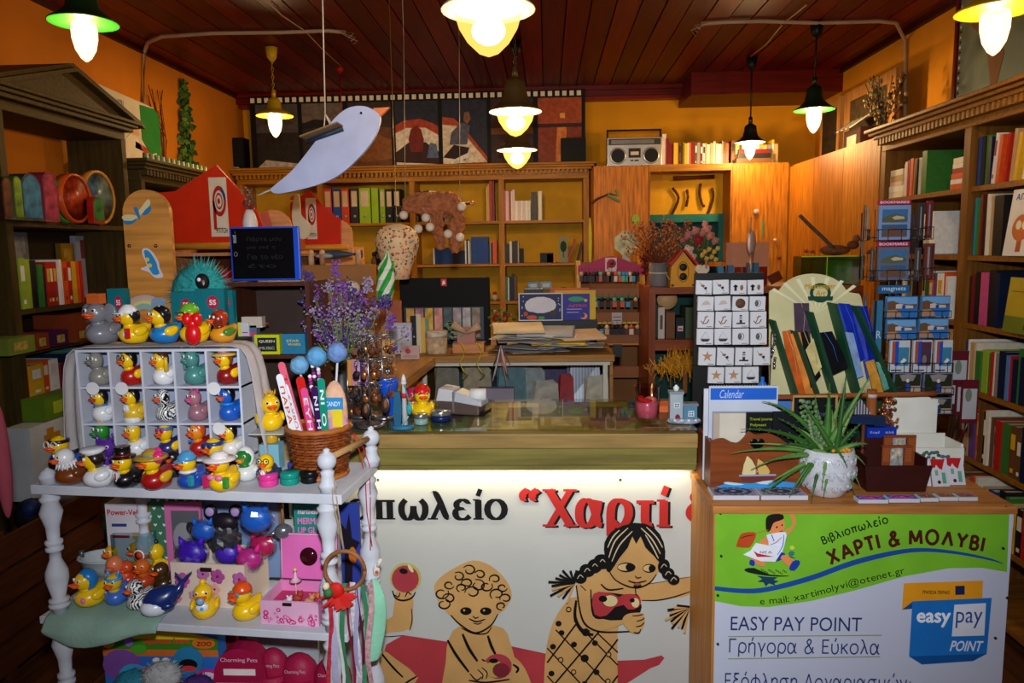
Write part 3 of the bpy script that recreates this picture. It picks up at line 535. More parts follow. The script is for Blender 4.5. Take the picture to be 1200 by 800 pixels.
stack('flat on the right corner cupboard top','flat books on the corner cupboard',(1.55,5.88,2.201),0,[('#6a4426',.035,.26,.2),('#222020',.035,.24,.2),('#7a1a1a',.03,.22,.18)])
q=PX(1118,122,XR-.03);mp_=T('world_map','old grey-green world map in a dark red frame high on the right wall','map',(XR-.03,4.28,2.205),-PI2)
ob('map_sheet',MB().b2((0,0,0),(1.5,.02,.66),M('#6f7c70',.6,amt=.2,scale=4)),mp_);ob('frame',MB().b2((-.03,-.01,0),(0,.02,.66),M('#5a1410',.4)).b2((-.03,-.01,.66),(1.5,.02,.685),M('#5a1410',.4)),mp_)
for pl,c in(([(.12,.5),(.2,.6),(.38,.62),(.42,.52),(.34,.44),(.36,.36),(.42,.3),(.38,.18),(.34,.08),(.31,.2),(.28,.32),(.22,.42)],'#7a5236'),([(.1,.0),(.15,.12),(.22,.1),(.24,.02)],'#6a7a3c'),([(.6,.6),(.7,.62),(.85,.6),(.95,.5),(.85,.36),(.76,.2),(.7,.3),(.66,.44),(.58,.5)],'#7a4a30'),([(1.0,.6),(1.4,.62),(1.42,.4),(1.2,.3),(1.02,.45)],'#8a6a3a')):
 ob('land',MB().prism(pl,-.002,0,M(c,.7)),mp_)
m=MB()
for i in range(24):m.b2((.012,-.003,.02+i*.026),(.024,-.001,.033+i*.026),M('#d8d0b8'if i%2 else'#3a2a20',.7))
ob('scale_bar',m,mp_)
sg=T('cartoon_sign','white and green painted sign with a cartoon figure on the left bookcase top','sign',(-2.5,4.12,2.121),PI2)
ob('board',MB().prism([(0,0),(.78,0),(.78,.36),(.72,.40),(.02,.43),(0,.42)],0,.02,M('#c8bca4',.6)),sg)
for pl,c in(([(.55,.18),(.55,.39),(.72,.395),(.775,.36),(.775,.0),(.72,.0),(.72,.12),(.64,.1)],'#2a7a30'),([(.34,.02),(.36,.16),(.42,.2),(.5,.18),(.56,.08),(.56,0),(.36,0)],'#d8c8b0'),([(.42,.2),(.44,.27),(.5,.27),(.52,.2)],'#d89a70'),([(.46,.12),(.62,.1),(.62,.13),(.47,.16)],'#a83a28')):
 ob('print',MB().prism(pl,-.003,0,M(c,.6)),sg)
text('χαρτι και',.16,.33,.36,.38,-.004,M('#2a2a2a'),sg);text('μολυβι',.2,.27,.44,.32,-.004,M('#2a2a2a'),sg)
q0=PX(228,200,XL+.02);r=random.Random(5);vn=T('climbing_vine','green ivy ornament climbing the left wall beside the sign','plant',(XL+.03,5.38,2.0),PI2)
st=MB().tube([(0,0,0),(.02,0,.3),(-.01,0,.56),(0,0,.82)],.01,M('#4a6a2a'),5);ob('stem',st,vn);lf=MB()
for i in range(230):
 z_=r.uniform(0,.80);s=(.86-z_)*.17+.01;lf.box((r.uniform(-s,s),r.uniform(-.02,.02),z_),(.034,.006,.04),M(['#3a5a20','#5a7a30','#2a4a1c'][i%3],.6),E(r.uniform(-1,1),r.uniform(-1,1),r.uniform(-1,1)))
ob('leaves',lf,vn)
br=T('bare_twigs','dark bare twigs leaning on the orange wall beside the ivy','plant',(XL+.04,5.0,2.1),PI2);m=MB()
for i in range(16):m.tube([(0,0,0),(r.uniform(-.08,.08),0,.25),(r.uniform(-.16,.12),0,r.uniform(.35,.6))],.003,M('#5a2a10'),4)
ob('twigs',m,br)
gar=one('garland',MB(),'row of small white and green shapes along the low left cornice','garland',(-2.2,4.12,2.121),PI2)
m=MB()
for i in range(26):m.prism([(i*.03,0),(i*.03+.022,0),(i*.03+.018,.03),(i*.03+.004,.03)],0,.01,M('#c8c0a0'if i%2 else'#3a6a2a',.7))
gar.data=m.mesh('garland')
# flat print helpers (outlines given on the photograph, laid on a real plane)
def smooth(p,n=4,closed=True):
 out=[];k=len(p);rg=range(k if closed else k-1)
 for i in rg:
  g=(lambda j:p[j%k])if closed else(lambda j:p[min(max(j,0),k-1)])
  a,b,c,d=g(i-1),g(i),g(i+1),g(i+2)
  for s in range(n):
   t=s/n;out.append(tuple(.5*((2*b[m])+(-a[m]+c[m])*t+(2*a[m]-5*b[m]+4*c[m]-d[m])*t*t+(-a[m]+3*b[m]-3*c[m]+d[m])*t**3)for m in(0,1)))
 if not closed:out.append(p[-1])
 return out
class Print:
 """collects ink shapes for a sheet in the plane y=Y; every new shape lies a hair above the last"""
 def __init__(s,Y,o,z=(0,0,1)):s.Y=Y;s.o=o;s.mb=MB();s.k=1;s.z=z
 def c(s,p):ox,oy,q=s.z;return(ox+p[0]*q,oy+p[1]*q)
 def w(s,p):
  v=P(*s.c(p),s.Y);return(v.x-s.o.x,v.z-s.o.z)
 def poly(s,pts,col,sm=4):
  if sm:pts=smooth(pts,sm)
  q=[s.w(p)for p in pts];y=s.Y-s.o.y-.00035*s.k;s.k+=1
  if sum(q[i][0]*q[(i+1)%len(q)][1]-q[(i+1)%len(q)][0]*q[i][1]for i in range(len(q)))<0:q=q[::-1]
  s.mb.add([(x,y,z)for x,z in q],[tuple(range(len(q)))],M(col,.6));return s
 def ell(s,cx,cy,rx,ry,col,a=0,n=18):
  return s.poly([(cx+rx*math.cos(t)*math.cos(a)-ry*math.sin(t)*math.sin(a),cy+rx*math.cos(t)*math.sin(a)+ry*math.sin(t)*math.cos(a))for t in[2*PI*i/n for i in range(n)]],col,0)
 def st(s,pts,wd,col='#0c0a08',n=4):
  if n and len(pts)>2:pts=smooth(pts,n,False)
  y=s.Y-s.o.y-.00035*s.k;s.k+=1;k=len(pts);vs=[]
  for i,p in enumerate(pts):
   a=pts[max(i-1,0)];b=pts[min(i+1,k-1)];dx,dy=b[0]-a[0],b[1]-a[1];l=math.hypot(dx,dy)or 1
   ww=wd/2*(.55+.45*math.sin(PI*(i+.6)/(k+.2)))
   for sg in(1,-1):
    q=s.w((p[0]-dy/l*ww*sg,p[1]+dx/l*ww*sg));vs.append((q[0],y-i*2e-6,q[1]))
  s.mb.add(vs,[(2*i,2*i+2,2*i+3,2*i+1)for i in range(k-1)],M(col,.6));return s
 def text(s,t,x0,y0,x1,y1,col,bold=0,shear=0,serif=0):
  a=s.w((x0,y1));b=s.w((x1,y0));me=fit(textmesh(t,M(col,.6),bold,shear,serif=serif),a[0],a[1],b[0],b[1],s.Y-s.o.y-.00035*s.k);s.k+=1
  s.mb.add([tuple(v.co)for v in me.vertices],[tuple(p.vertices)for p in me.polygons],M(col,.6));return s
 def path(s,t,pts,hpx,col,bold=0,adv=1.0):
  pts=smooth(pts,8,False);L=[0]
  for a,b in zip(pts,pts[1:]):L.append(L[-1]+math.hypot(b[0]-a[0],b[1]-a[1]))
  ws=[];mes=[]
  for ch in t:
   if ch==' ':ws.append(.32);mes.append(None);continue
   me=textmesh(ch,M(col,.6),bold);xs=[v.co.x for v in me.vertices];ws.append(max(xs)-min(xs)+.09);mes.append((me,min(xs)))
  tot=sum(ws);sc=L[-1]/tot;x=0
  for wd,mm in zip(ws,mes):
   if mm:
    me,x0=mm;pos=(x+wd*.5)*sc;i=max(j for j in range(len(L))if L[j]<=pos+1e-6);i=min(i,len(pts)-2);f=(pos-L[i])/(L[i+1]-L[i]+1e-9)
    px=pts[i][0]+(pts[i+1][0]-pts[i][0])*f;py=pts[i][1]+(pts[i+1][1]-pts[i][1])*f;an=math.atan2(pts[i+1][1]-pts[i][1],pts[i+1][0]-pts[i][0])
    vs=[]
    for v in me.vertices:
     u=(v.co.x-x0-wd/2+.045)*sc;h=-v.co.y/.70*hpx;q=s.w((px+u*math.cos(an)-h*math.sin(an),py+u*math.sin(an)+h*math.cos(an)));vs.append((q[0],s.Y-s.o.y-.00035*s.k-v.co.z,q[1]))
    s.mb.add(vs,[tuple(p.vertices)for p in me.polygons],M(col,.6))
   x+=wd
  s.k+=1;return s
 def done(s,name,par):r=ob(name,s.mb,par);s.mb=MB();return r
 # main counter
PINE=M('#927642',.5,kind='woodx');PINE2=M('#746a32',.55,kind='woodx');PINE3=M('#94682e',.5,kind='woodx')
ct=T('shop_counter','long wooden shop counter with a glass top and greenish pine front boards','counter',(0,2.1,0))
x0,x1=-.66,.425;zt=1.08
ob('top_board',MB().b2((x0,.012,zt-.035),(x1,.46,zt-.012),PINE3),ct)
ob('glass_top',MB().b2((x0,0,zt-.008),(x1,.455,zt),glassm('#f4faf6',alpha=.85)),ct)
ob('front_board',MB().b2((x0,.0,zt-.052),(x1,.03,zt-.0095),PINE),ct,bev=.003)
ob('front_board',MB().b2((x0,.012,zt-.105),(x1,.035,zt-.053),PINE2),ct,bev=.002)
ob('front_board',MB().b2((x0,.022,zt-.122),(x1,.045,zt-.106),PINE2),ct,bev=.002)
ob('front_panel',MB().b2((-.89,.10,0),(x1+.01,.13,zt-.04),M('#b89868',.7,kind='wood')),ct)
ob('body',MB().b2((x0,.13,0),(x1,.44,zt-.04),M('#6a4a28',.7)),ct)
ls=MB();nled=40
le=T('light_strip','glowing warm light strip hidden under the counter front edge','light strip',(0,2.157,zt-.126))
ob('strip_tape',MB().b2((-.75,0,0),(x1-.005,.01,.003),M('#d8d0b8',.6)),le)
ob('diode_row',MB().b2((-.75,.001,-.002),(x1-.005,.008,0),M('#fff0c0',.5,emit=5)),le)
light('strip_light','AREA',(-.16,.004,-.004),1.1,(1,.86,.58),.02,(math.radians(12),0,0),parent=le,shape='RECTANGLE',size_y=.02);bpy.data.lights['strip_light'].size=1.15
shp=[(-.5,.03,.26,.38,'#6a7a20'),(-.23,.05,.2,.36,'#c8b070'),(-.02,.04,.3,.38,'#7a7428'),(.28,.06,.14,.3,'#a8702c'),(-.78,.04,.26,.36,'#3a4a58')]
for i,(x,y,w_,d_,c)in enumerate(shp):
 o=ob('magazine',MB().b2((0,0,0),(w_,d_,.003),M(c,.4,amt=.6,scale=14)).b2((.03,.04,.003),(w_*.4,d_*.4,.0036),M('#b8a888',.5,amt=.5,scale=30)).b2((w_*.5,.1,.003),(w_*.9,d_*.8,.0036),M('#4a3a28',.5,amt=.6,scale=30)),None,(x,2.12+y,zt-.0119));tag(o,['green magazine lying under the counter glass left of centre','cream sheet under the counter glass in the middle','olive magazine under the counter glass before the pink candle','brown sheet under the counter glass near the house ornament','blue-grey sheet under the glass behind the key rings'][i],'magazine','printed sheets under the counter glass')
BO=V(P(284,700,2.199).x,2.199,.12)
bn=T('shop_banner','large off-white banner with Greek lettering and drawn children holding apples','banner',BO)
bw_=x1+.004-BO.x;bh=.955-.12
ob('sheet',MB().b2((0,0,0),(bw_,.001,bh),M('#bdbeb9',.75,amt=.04,scale=3)),bn)
pr=Print(2.199,BO,(300,600,.25))
pr.poly([(610,620),(690,575),(890,605),(1200,628),(1360,662),(1360,1100),(520,1100),(560,800)],'#b03a40',0)
pr.poly([(1690,695),(1820,690),(1900,670),(1915,682),(1890,715),(1850,730),(1800,762),(1740,800),(1690,812)],'#b03a40',0)
pr.done('red_cloth_print',bn)
TAN='#c79a5e'
pr=Print(2.1975,BO,(300,600,.25))
pr.poly([(655,375),(732,378),(735,480),(728,545),(640,562),(560,572),(560,520),(640,490)],TAN,2)
pr.poly([(575,640),(660,690),(760,775),(700,830),(600,900),(500,900),(520,700)],TAN,2)
pr.ell(702,308,74,72,'#b8b060').ell(700,312,64,64,'#a83a44').ell(692,275,20,13,'#141008',.2).ell(725,262,22,8,'#d8d0a0',1.0)
pr.st([(640,365),(655,400),(690,412),(730,400),(748,372)],9).st([(650,385),(668,395),(676,375)],6).st([(700,395),(712,372),(728,385)],6).st([(730,450),(733,500),(722,550)],5)
pr.st([(575,640),(640,720),(690,770)],10).st([(755,765),(700,800),(640,860)],9).st([(560,700),(580,780),(590,860)],10).st([(600,580),(640,578),(690,574)],4)
pr.done('reaching_child_print',bn)
pr=Print(2.1975,BO,(300,600,.25))
pr.poly([(960,530),(905,590),(890,700),(888,1000),(1300,1000),(1290,800),(1215,690),(1180,570),(1120,530)],TAN,2)
pr.poly([(835,350),(870,300),(940,255),(1020,225),(1100,250),(1170,315),(1200,390),(1165,455),(1135,480),(1090,535),(1030,562),(960,535),(905,480),(860,430)],TAN,3)
r=random.Random(2)
for cx,cy in((870,380),(905,340),(880,430),(950,300),(1000,270),(1050,290),(990,330),(1040,340),(1080,345),(1120,310),(1155,350),(1170,400),(1130,380),(905,400),(1150,435),(965,350),(1015,370)):
 a=r.uniform(0,6);R_1=r.uniform(24,36)
 pr.st([(cx+R_1*(1-.06*i)*math.cos(a+i*.75),cy+R_1*.8*(1-.06*i)*math.sin(a+i*.75))for i in range(9)],8)
for ex in(985,1078):pr.ell(ex,458,27,18,'#0c0a08').ell(ex-8,454,5,5,'#c79a5e')
pr.st([(1018,480),(1030,490),(1045,484)],6).st([(1000,492),(1035,506),(1075,495)],7).st([(1020,512),(1040,517),(1060,510)],5)
pr.st([(915,475),(960,520),(1030,558),(1100,525),(1135,470)],8).st([(965,535),(1020,560),(1080,560),(1105,530)],6)
pr.st([(970,562),(1000,630),(1040,690)],14).st([(1088,570),(1105,620),(1125,660)],14).st([(900,590),(940,660),(1000,740)],13).st([(1060,680),(1090,700),(1095,730)],8)
pr.ell(1135,712,66,58,'#a83a44').ell(1120,725,40,40,'#b8a050').ell(1150,730,40,34,'#7a2430').ell(1115,686,22,11,'#0c0a08')
pr.poly([(1000,740),(1030,700),(1080,690),(1095,730),(1080,765),(1030,778)],TAN).st([(1005,745),(1035,775),(1060,760)],7).st([(1040,725),(1065,750),(1060,772)],6).st([(1060,715),(1085,740),(1080,768)],6).st([(1000,775),(1080,785),(1190,770)],8)
pr.st([(1205,690),(1260,745),(1275,800)],8).poly([(1200,680),(1240,690),(1280,760),(1300,860),(1210,860)],TAN,2).st([(1205,700),(1230,720),(1220,740)],12)
pr.done('curly_child_print',bn)
pr=Print(2.1975,BO,(600,600,.25))
pr.poly([(580,345),(700,325),(850,300),(850,380),(740,405),(640,415),(590,405)],TAN,2).st([(590,345),(700,326),(850,300)],3).st([(600,412),(680,412),(760,396),(838,370)],7)
pr.poly([(300,395),(245,430),(190,520),(160,640),(150,800),(150,1000),(510,1000),(495,800),(495,560),(500,500),(400,440)],TAN,2)
for k in range(-3,9):
 pr.st([(160+k*85-30,1000),(160+k*85+300,420)]if 0 else[(max(155,190+k*80-200),min(980,700+k*80)),(min(495,190+k*80+200),min(980,700+k*80)-0)],.1)
g=[(165,700,300,520),(165,840,420,540),(200,980,495,590),(330,980,495,760)]
for a in g:pr.st([(a[0],a[1]),(a[2],a[3])],9)
g=[(205,545,495,850),(165,630,400,880),(165,760,330,940),(290,500,495,710),(400,560,495,650)]
for a in g:pr.st([(a[0],a[1]),(a[2],a[3])],7)
for x,y,t in((232,558,1),(290,612,1),(192,622,1),(388,605,1),(452,658,0),(340,675,2),(228,682,0),(185,745,1),(288,738,0),(395,738,1),(448,780,0),(265,445,0),(218,510,1),(345,550,2),(340,790,1)):
 if t:pr.ell(x,y,9+5*t,8+5*t,'#14100c')
 else:pr.ell(x,y,13,13,'#14100c').ell(x,y,8,8,TAN)
pr.poly([(305,320),(380,285),(450,255),(560,330),(605,400),(570,470),(520,510),(380,548),(330,490),(308,400)],TAN,3)
pr.st([(300,330),(320,460),(350,520),(420,548),(560,545)],9).st([(368,350),(380,470),(440,482),(540,470)],9).st([(415,325),(450,352),(520,345)],9).st([(575,345),(578,375)],6).st([(320,330),(345,355)],5).st([(300,400),(295,480),(330,545),(380,560)],16)
pr.poly([(378,372),(440,362),(520,372),(585,372),(600,410),(600,450),(540,490),(385,478)],'#15100e',2)
pr.poly([(378,370),(440,362),(500,385),(520,420),(480,430),(440,470),(385,465)],'#b0373c',2).ell(458,402,34,26,'#d8c890').ell(424,392,20,15,'#0c0a08').poly([(500,382),(560,368),(600,395),(590,430),(540,440)],'#b0373c',2).ell(575,410,18,22,'#d8c890').ell(560,398,12,10,'#0c0a08')
pr.poly([(515,500),(530,465),(580,455),(612,462),(618,500),(600,540),(560,550)],TAN).st([(560,470),(590,468),(612,462)],6).st([(580,495),(605,488),(616,478)],6).st([(575,520),(600,515),(615,500)],6).st([(565,545),(590,548),(600,530)],6)
pr.poly([(455,250),(500,170),(575,90),(640,150),(692,215),(680,265),(640,312),(580,338),(520,318),(470,280)],TAN,3).st([(450,255),(480,300),(540,332),(590,336),(640,315),(672,275)],7)
pr.poly([(440,255),(432,190),(430,130),(470,72),(570,36),(660,58),(706,128),(712,205),(688,222),(660,190),(620,150),(598,100),(578,135),(560,100),(540,150),(500,200),(460,262)],'#0d0b0a',2)
for a in([(450,200),(480,120),(540,60)],[(465,215),(500,140),(560,75)],[(600,60),(650,110),(690,180)],[(625,55),(670,100),(700,150)],[(445,150),(470,100),(500,70)],[(620,90),(655,150),(680,200)]):pr.st(a,6,'#c8b898')
for x,y,rx,ry,a in((420,215,40,34,.4),(385,235,34,32,.6),(350,255,36,30,.3),(318,285,32,30,.8),(705,235,28,34,.2),(725,268,30,28,.2),(750,295,28,24,.2)):
 pr.ell(x,y,rx,ry,'#0d0b0a',a).st([(x-14,y+8),(x,y-10),(x+14,y+2)],4,'#c8b898')
for cx,cy,sx in((245,305,1),(790,440,1)):
 for k in range(12):
  a=PI*.55+k*PI*.95/11 if cx<500 else PI*.75+k*.19-.6;L_=70 if k%3 else 84
  pr.st([(cx+45*(1 if cx<500 else.7),cy+5-(0 if cx<500 else 30)),(cx+45+L_*1.5*math.cos(a+.1),cy+L_*(1.0*math.sin(a)+.2))],12,'#0d0b0a'if k>4 and cx<500 or k%2 else TAN,0)
pr.ell(530,232,42,22,'#0c0a08').ell(526,232,36,16,'#d8b880').ell(545,232,19,18,'#0c0a08').ell(635,236,30,20,'#0c0a08').ell(632,236,25,15,'#d8b880').ell(646,237,14,16,'#0c0a08')
pr.st([(570,270),(580,280),(598,276)],5).st([(538,292),(575,302),(622,292)],6).st([(562,315),(580,320),(598,313)],7).ell(580,308,16,6,'#a05a40')
pr.done('braided_girl_print',bn)
pr=Print(2.1965,BO);pr.text('Βιβλιοπωλείο',303,572,595,616,'#0e0c0c',.022,0,1);pr.done('black_lettering',bn)
pr=Print(2.196,BO)
for dx,dy,c in((3,1.5,'#14100e'),(0,0,'#b52a26')):
 pr.text('“',608+dx,571+dy,633+dx,587+dy,c,.03).text('Χαρτί',636+dx,568+dy,786+dx,627+dy,c,.028,0,1).text('&',803+dx,573+dy,832+dx,611+dy,c,.03)
pr.done('red_lettering',bn)
for x,y in((443,562),(727,562)):
 v=P(x,y,2.197);ob('nail',MB().sph((v.x-BO.x,v.y-BO.y,v.z-BO.z),.004,M('#3a2a20'),8,5),bn)
 # right-hand box counter with the green and white poster
ZB=.93;XA,XB=.428,1.178;YB0=1.9
BOXW=M('#b07a3c',.55,kind='wood');
bc=T('box_counter','orange-brown wooden box counter carrying the green and white poster','counter',(XA,YB0,0))
Wb=XB-XA
ob('side_panel',MB().b2((0,.012,0),(.018,.75,ZB-.02),BOXW),bc);ob('side_panel',MB().b2((Wb-.018,.012,0),(Wb,.75,ZB-.02),BOXW),bc)
ob('front_panel',MB().b2((0,0,0),(Wb,.012,ZB-.02),BOXW),bc);ob('top_board',MB().b2((-.004,-.006,ZB-.02),(Wb+.012,.76,ZB),M('#b5783c',.5,kind='woodx')),bc,bev=.002)
Yp=YB0-.0015;PO=V(P(838,700,Yp).x,Yp,.1)
po=T('payment_poster','green and white printed poster with blue and yellow payment logo on the box counter','poster',PO)
pw_=P(1181,700,Yp).x-PO.x;top=P(1000,598,Yp).z-.1
pr=Print(Yp,PO);ob('sheet',MB().b2((0,0,0),(pw_,.001,top),M('#bfc4d8',.5,amt=.02)),po)
PO_=pr
pr.poly([(838.5,599),(1183,593.5),(1180,670),(1150,665),(1112,665.5),(1060,675),(1000,692),(950,704),(900,711),(868,710),(837.5,704)],'#76b82c',0)
bl=[(837.5,689,5),(870,692,5.5),(900,690,6),(950,677,6.5),(1000,659,6.5),(1050,647,5.5),(1085,644,4.5),(1125,648,3.5),(1160,655,2.5),(1175,660,1)]
top_=smooth([(a,b-c/2)for a,b,c in bl],4,False);bot_=smooth([(a,b+c/2)for a,b,c in bl],4,False)[::-1]
pr.poly(top_+bot_,'#1a4a9a',0);pr.done('green_wave_print',po)
pr=Print(Yp-.001,PO)
pr.path('Βιβλιοπωλείο',[(964,638),(1000,624),(1042,612)],9,'#0f140c',.015)
pr.path('ΧΑΡΤΙ & ΜΟΛΥΒΙ',[(972,662),(1000,651),(1040,640),(1085,637),(1120,640),(1153,646)],16,'#4a140c',.03)
pr.path('e mail: xartimolyvi@otenet.gr',[(890,708),(935,703),(1000,686),(1061,671)],8,'#141c0c',.0)
pr.text('EASY PAY POINT',856,723,1010,738,'#24346a').text('Γρήγορα & Εύκολα',854,747,1031,769,'#24346a').text('Εξόφληση Λογαριασμών:',849,788,1067,811,'#24346a')
pr.st([(853,745),(1033,743.5)],1.2,'#8a9a6a',0).st([(853,771),(1031,768.5)],1.2,'#8a9a6a',0);pr.done('lettering',po)
pr=Print(Yp-.001,PO)
pr.poly([(1059,683),(1152,680),(1151,701),(1070,705),(1057,714)],'#e0961a',0).poly([(1057,714),(1070,704),(1069,713)],'#0f4a86',0).poly([(1069,704),(1162,700),(1156,766),(1065,769)],'#1a6fc0',0).poly([(1065,768.5),(1156,765.5),(1140,774),(1080,778)],'#0f4f94',0).poly([(1118,708),(1155,706),(1153,744),(1115,745)],'#d8dcea',0).poly([(1119,686),(1130,685.5),(1130,696),(1119,696.5)],'#1a2450',0)
pr.text('easy',1073,717,1114,734,'#e8ecf6',.03).text('pay',1119,716,1151,735,'#2a4a8a').text('POINT',1112,750,1152,762,'#d8dcea',.02,.3).text('ΤΡΑΠΕΖΑ ΠΕΙΡΑΙΩΣ',1080,691,1112,695,'#3a2a10',.02);pr.done('payment_logo',po)
pr=Print(Yp-.001,PO,(860,590,.125))
SK='#e08a52'
pr.poly([(480,250),(540,210),(545,150),(515,90),(535,75),(575,130),(578,190),(540,250),(490,300)],SK,3)
pr.poly([(330,240),(345,160),(430,135),(470,150),(472,230),(430,285),(370,300)],SK,3).poly([(300,240),(298,150),(320,110),(380,95),(455,100),(466,140),(420,160),(370,180),(345,240),(320,262)],'#1a1210',2)
pr.ell(402,218,9,9,'#1a1210').ell(450,198,7,9,'#1a1210').st([(425,258),(440,258),(455,245)],9,'#8a2a1a').ell(505,75,14,16,'#3a6a20').ell(598,78,7,7,'#2a4a18')
pr.poly([(20,385),(50,300),(90,268),(190,262),(205,300),(160,390),(120,408),(30,400)],'#b8481c',2).st([(60,320),(110,300),(180,290)],9,'#5a1a0a').st([(200,275),(260,255),(320,240)],7,'#c07a30')
pr.poly([(235,350),(300,300),(340,330),(300,385),(250,380)],SK,2).poly([(300,290),(350,275),(480,260),(480,330),(450,440),(400,520),(330,500),(320,350)],'#dfe6f4',2)
pr.poly([(150,510),(215,500),(290,540),(280,575),(240,575),(180,545)],SK,2).poly([(140,560),(150,515),(190,530),(185,575)],'#1a3aa0',2)
pr.poly([(330,500),(440,445),(480,480),(420,525),(340,535)],'#1a3aa0',2).poly([(430,500),(480,470),(560,530),(525,590)],SK,2).poly([(510,600),(545,530),(600,520),(612,555),(560,618)],'#1a3aa0',2)
pr.poly([(80,468),(150,430),(200,358),(310,380),(440,375),(440,440),(380,535),(250,530)],'#e4e8f2',0).st([(345,280),(370,340)],9,'#2a5ac0').st([(460,280),(450,380),(400,470)],8,'#2a5ac0').st([(440,300),(390,350),(330,375)],6,'#b8483a')
pr.poly([(175,430),(220,455),(370,485),(210,487)],'#c02a2a',0).text('ΝΕΑ',235,430,350,455,'#8a8a90',.02)
pr.poly([(92,600),(180,588),(330,650),(510,660),(440,668),(300,660),(130,630)],'#10201a',2)
pr.poly([(215,715),(260,690),(210,660),(300,670),(400,675),(360,700),(410,710),(370,730),(380,750),(320,730),(290,758),(270,720)],'#143a5a',0).ell(535,400,22,20,'#c8d83a').ell(530,450,28,22,'#2a7a8a').poly([(500,470),(570,495),(520,490)],'#1a5a4a',0)
for i in range(18):pr.ell(250+i*13,600+(i*7)%35,5,7,'#2a5a1c')
pr.done('running_boy_print',po)
for x,y in((844,601),(845,651),(841,697),(841,754),(871,600),(945,598),(994,598),(1066,597),(1122,596),(1178,594),(1175,642),(1166,747),(1180,700)):
 v=P(x,y,Yp);ob('screw',MB().cyl((v.x-PO.x,-.004,v.z-PO.z),(v.x-PO.x,0,v.z-PO.z),.0035,M('#20301a',.4),8),po)
 # rear desk with glass display case
dk=T('rear_desk','wooden desk with a glass-fronted display case behind the counter','desk',(-.56,3.25,0))
W=P(720,415,3.25).x+.56;ZD=P(600,416,3.25).z
ob('desk_top',MB().b2((-.02,-.02,ZD-.03),(W,.62,ZD),PINE3),dk,bev=.003)
ob('side_panel',MB().b2((-.01,0,0),(.012,.58,ZD-.03),PINE3),dk);ob('side_panel',MB().b2((W-.02,0,0),(W-.006,.58,ZD-.03),PINE3),dk);ob('back_panel',MB().b2((.012,.56,0),(W-.02,.58,ZD-.03),M('#2a4a5a',.7)),dk)
WF=M('#b8b4a8',.5)
ob('case_frame',MB().b2((.012,-.012,ZD-.045),(W-.02,.0,ZD-.03),WF).b2((W-.05,-.012,.5),(W-.03,.0,ZD-.045),WF).b2((.012,-.012,.5),(.03,0,ZD-.045),WF),dk)
ob('case_glass',MB().b2((.03,-.006,.5),(W-.05,-.003,ZD-.045),glassm('#f8fbfa',alpha=.95)),dk)
ob('case_floor',MB().b2((.012,0,.86),(W-.02,.55,.88),PINE3),dk)
A=PZ(512,416,ZD);B=PZ(470,447,ZD)
wg=T('counter_wing','wooden side wing of the desk running towards the left stand','desk',(0,0,0))
m=MB();q=[(A.x,A.y),(B.x,B.y),(B.x-.45,B.y),(A.x-.55,A.y+.35),(A.x,A.y+.0)]
m.add([(x,y,ZD-.04)for x,y in q[:4]]+[(x,y,ZD-.004)for x,y in q[:4]],[(3,2,1,0),(4,5,6,7),(0,1,5,4),(1,2,6,5),(2,3,7,6),(3,0,4,7)],M('#b07a2e',.4,kind='woody'));ob('wing_top',m,wg)
ob('wing_panel',MB().b2((B.x-.4,B.y+.03,0),(B.x-.02,B.y+.05,ZD-.04),PINE3),wg)
# white turned-leg stand at the left front
SZ=1.03;S2=.682;SX,SY=-1.296,1.763;SA=-math.radians(5.4)
WH=M('#c4c8d2',.5,amt=.08,scale=14,kind='plaster');RS=Matrix.Rotation(SA,4,'Z')
sd=T('display_stand','white painted wooden stand with turned legs crowded with rubber ducks','stand',(SX,SY,0),SA)
SW,SDp=.813,.27
ob('top_shelf',MB().b2((0,0,SZ-.024),(SW,SDp,SZ),WH),sd,bev=.002)
ob('middle_shelf',MB().b2((-.01,0,S2-.02),(SW+.0,SDp,S2),WH),sd,bev=.002)
ob('bottom_shelf',MB().b2((0,0,.28),(SW,SDp,.30),WH),sd,bev=.002)
def baluster(z0,z1,r=.022):
 L=z1-z0;k=[(0,.8),(.06,.85),(.07,1.15),(.09,1.15),(.10,.85),(.11,1.1),(.13,1.1),(.14,.7),(.3,1.25),(.36,1.2),(.46,.62),(.52,.62),(.53,.95),(.555,.95),(.56,.65),(.585,.95),(.61,.95),(.62,.65),(.72,.75),(.84,1.25),(.92,.85),(.94,1.1),(.96,1.1),(.97,.85),(1,.8)]
 return[(r*b,z0+L*a)for a,b in k]
for x,y in((.035,.02),(SW-.045,.02),(.14,SDp-.04),(SW-.02,SDp-.03)):
 m=MB()
 for a,b in((S2,SZ-.024),(.30,S2-.02),(0,.28)):m.lathe(baluster(a,b),WH,14,(x,y,0))
 ob('leg',m,sd)
def finial(x,y,h,ball):
 pr=[(.019,SZ),(.019,SZ+.01),(.022,SZ+.014),(.022,SZ+.02),(.017,SZ+.026)]
 if ball:pr+=[(.015,SZ+.04),(.017,SZ+.05),(.011,SZ+.056)]+[(.023*math.sin(t),SZ+.076-.023*math.cos(t))for t in[PI*(k/9)for k in range(2,9)]]+[(.008,SZ+.099),(.008,SZ+.104),(.002,SZ+.107)]
 else:pr+=[(.016,SZ+.03),(.006,SZ+.036),(.001,SZ+.04)]
 ob('finial',MB().lathe(pr,WH,16,(x,y,0)),sd)
finial(.035,.02,0,False);finial(SW-.04,.02,0,True);finial(SW-.005,SDp-.03,0,True)
ob('rail',MB().cyl((SW-.04,.04,SZ+.078),(SW-.008,SDp-.05,SZ+.078),.008,M('#b08a5a',.6)),sd)
def sl(px,py,z):return PZ(px,py,z)
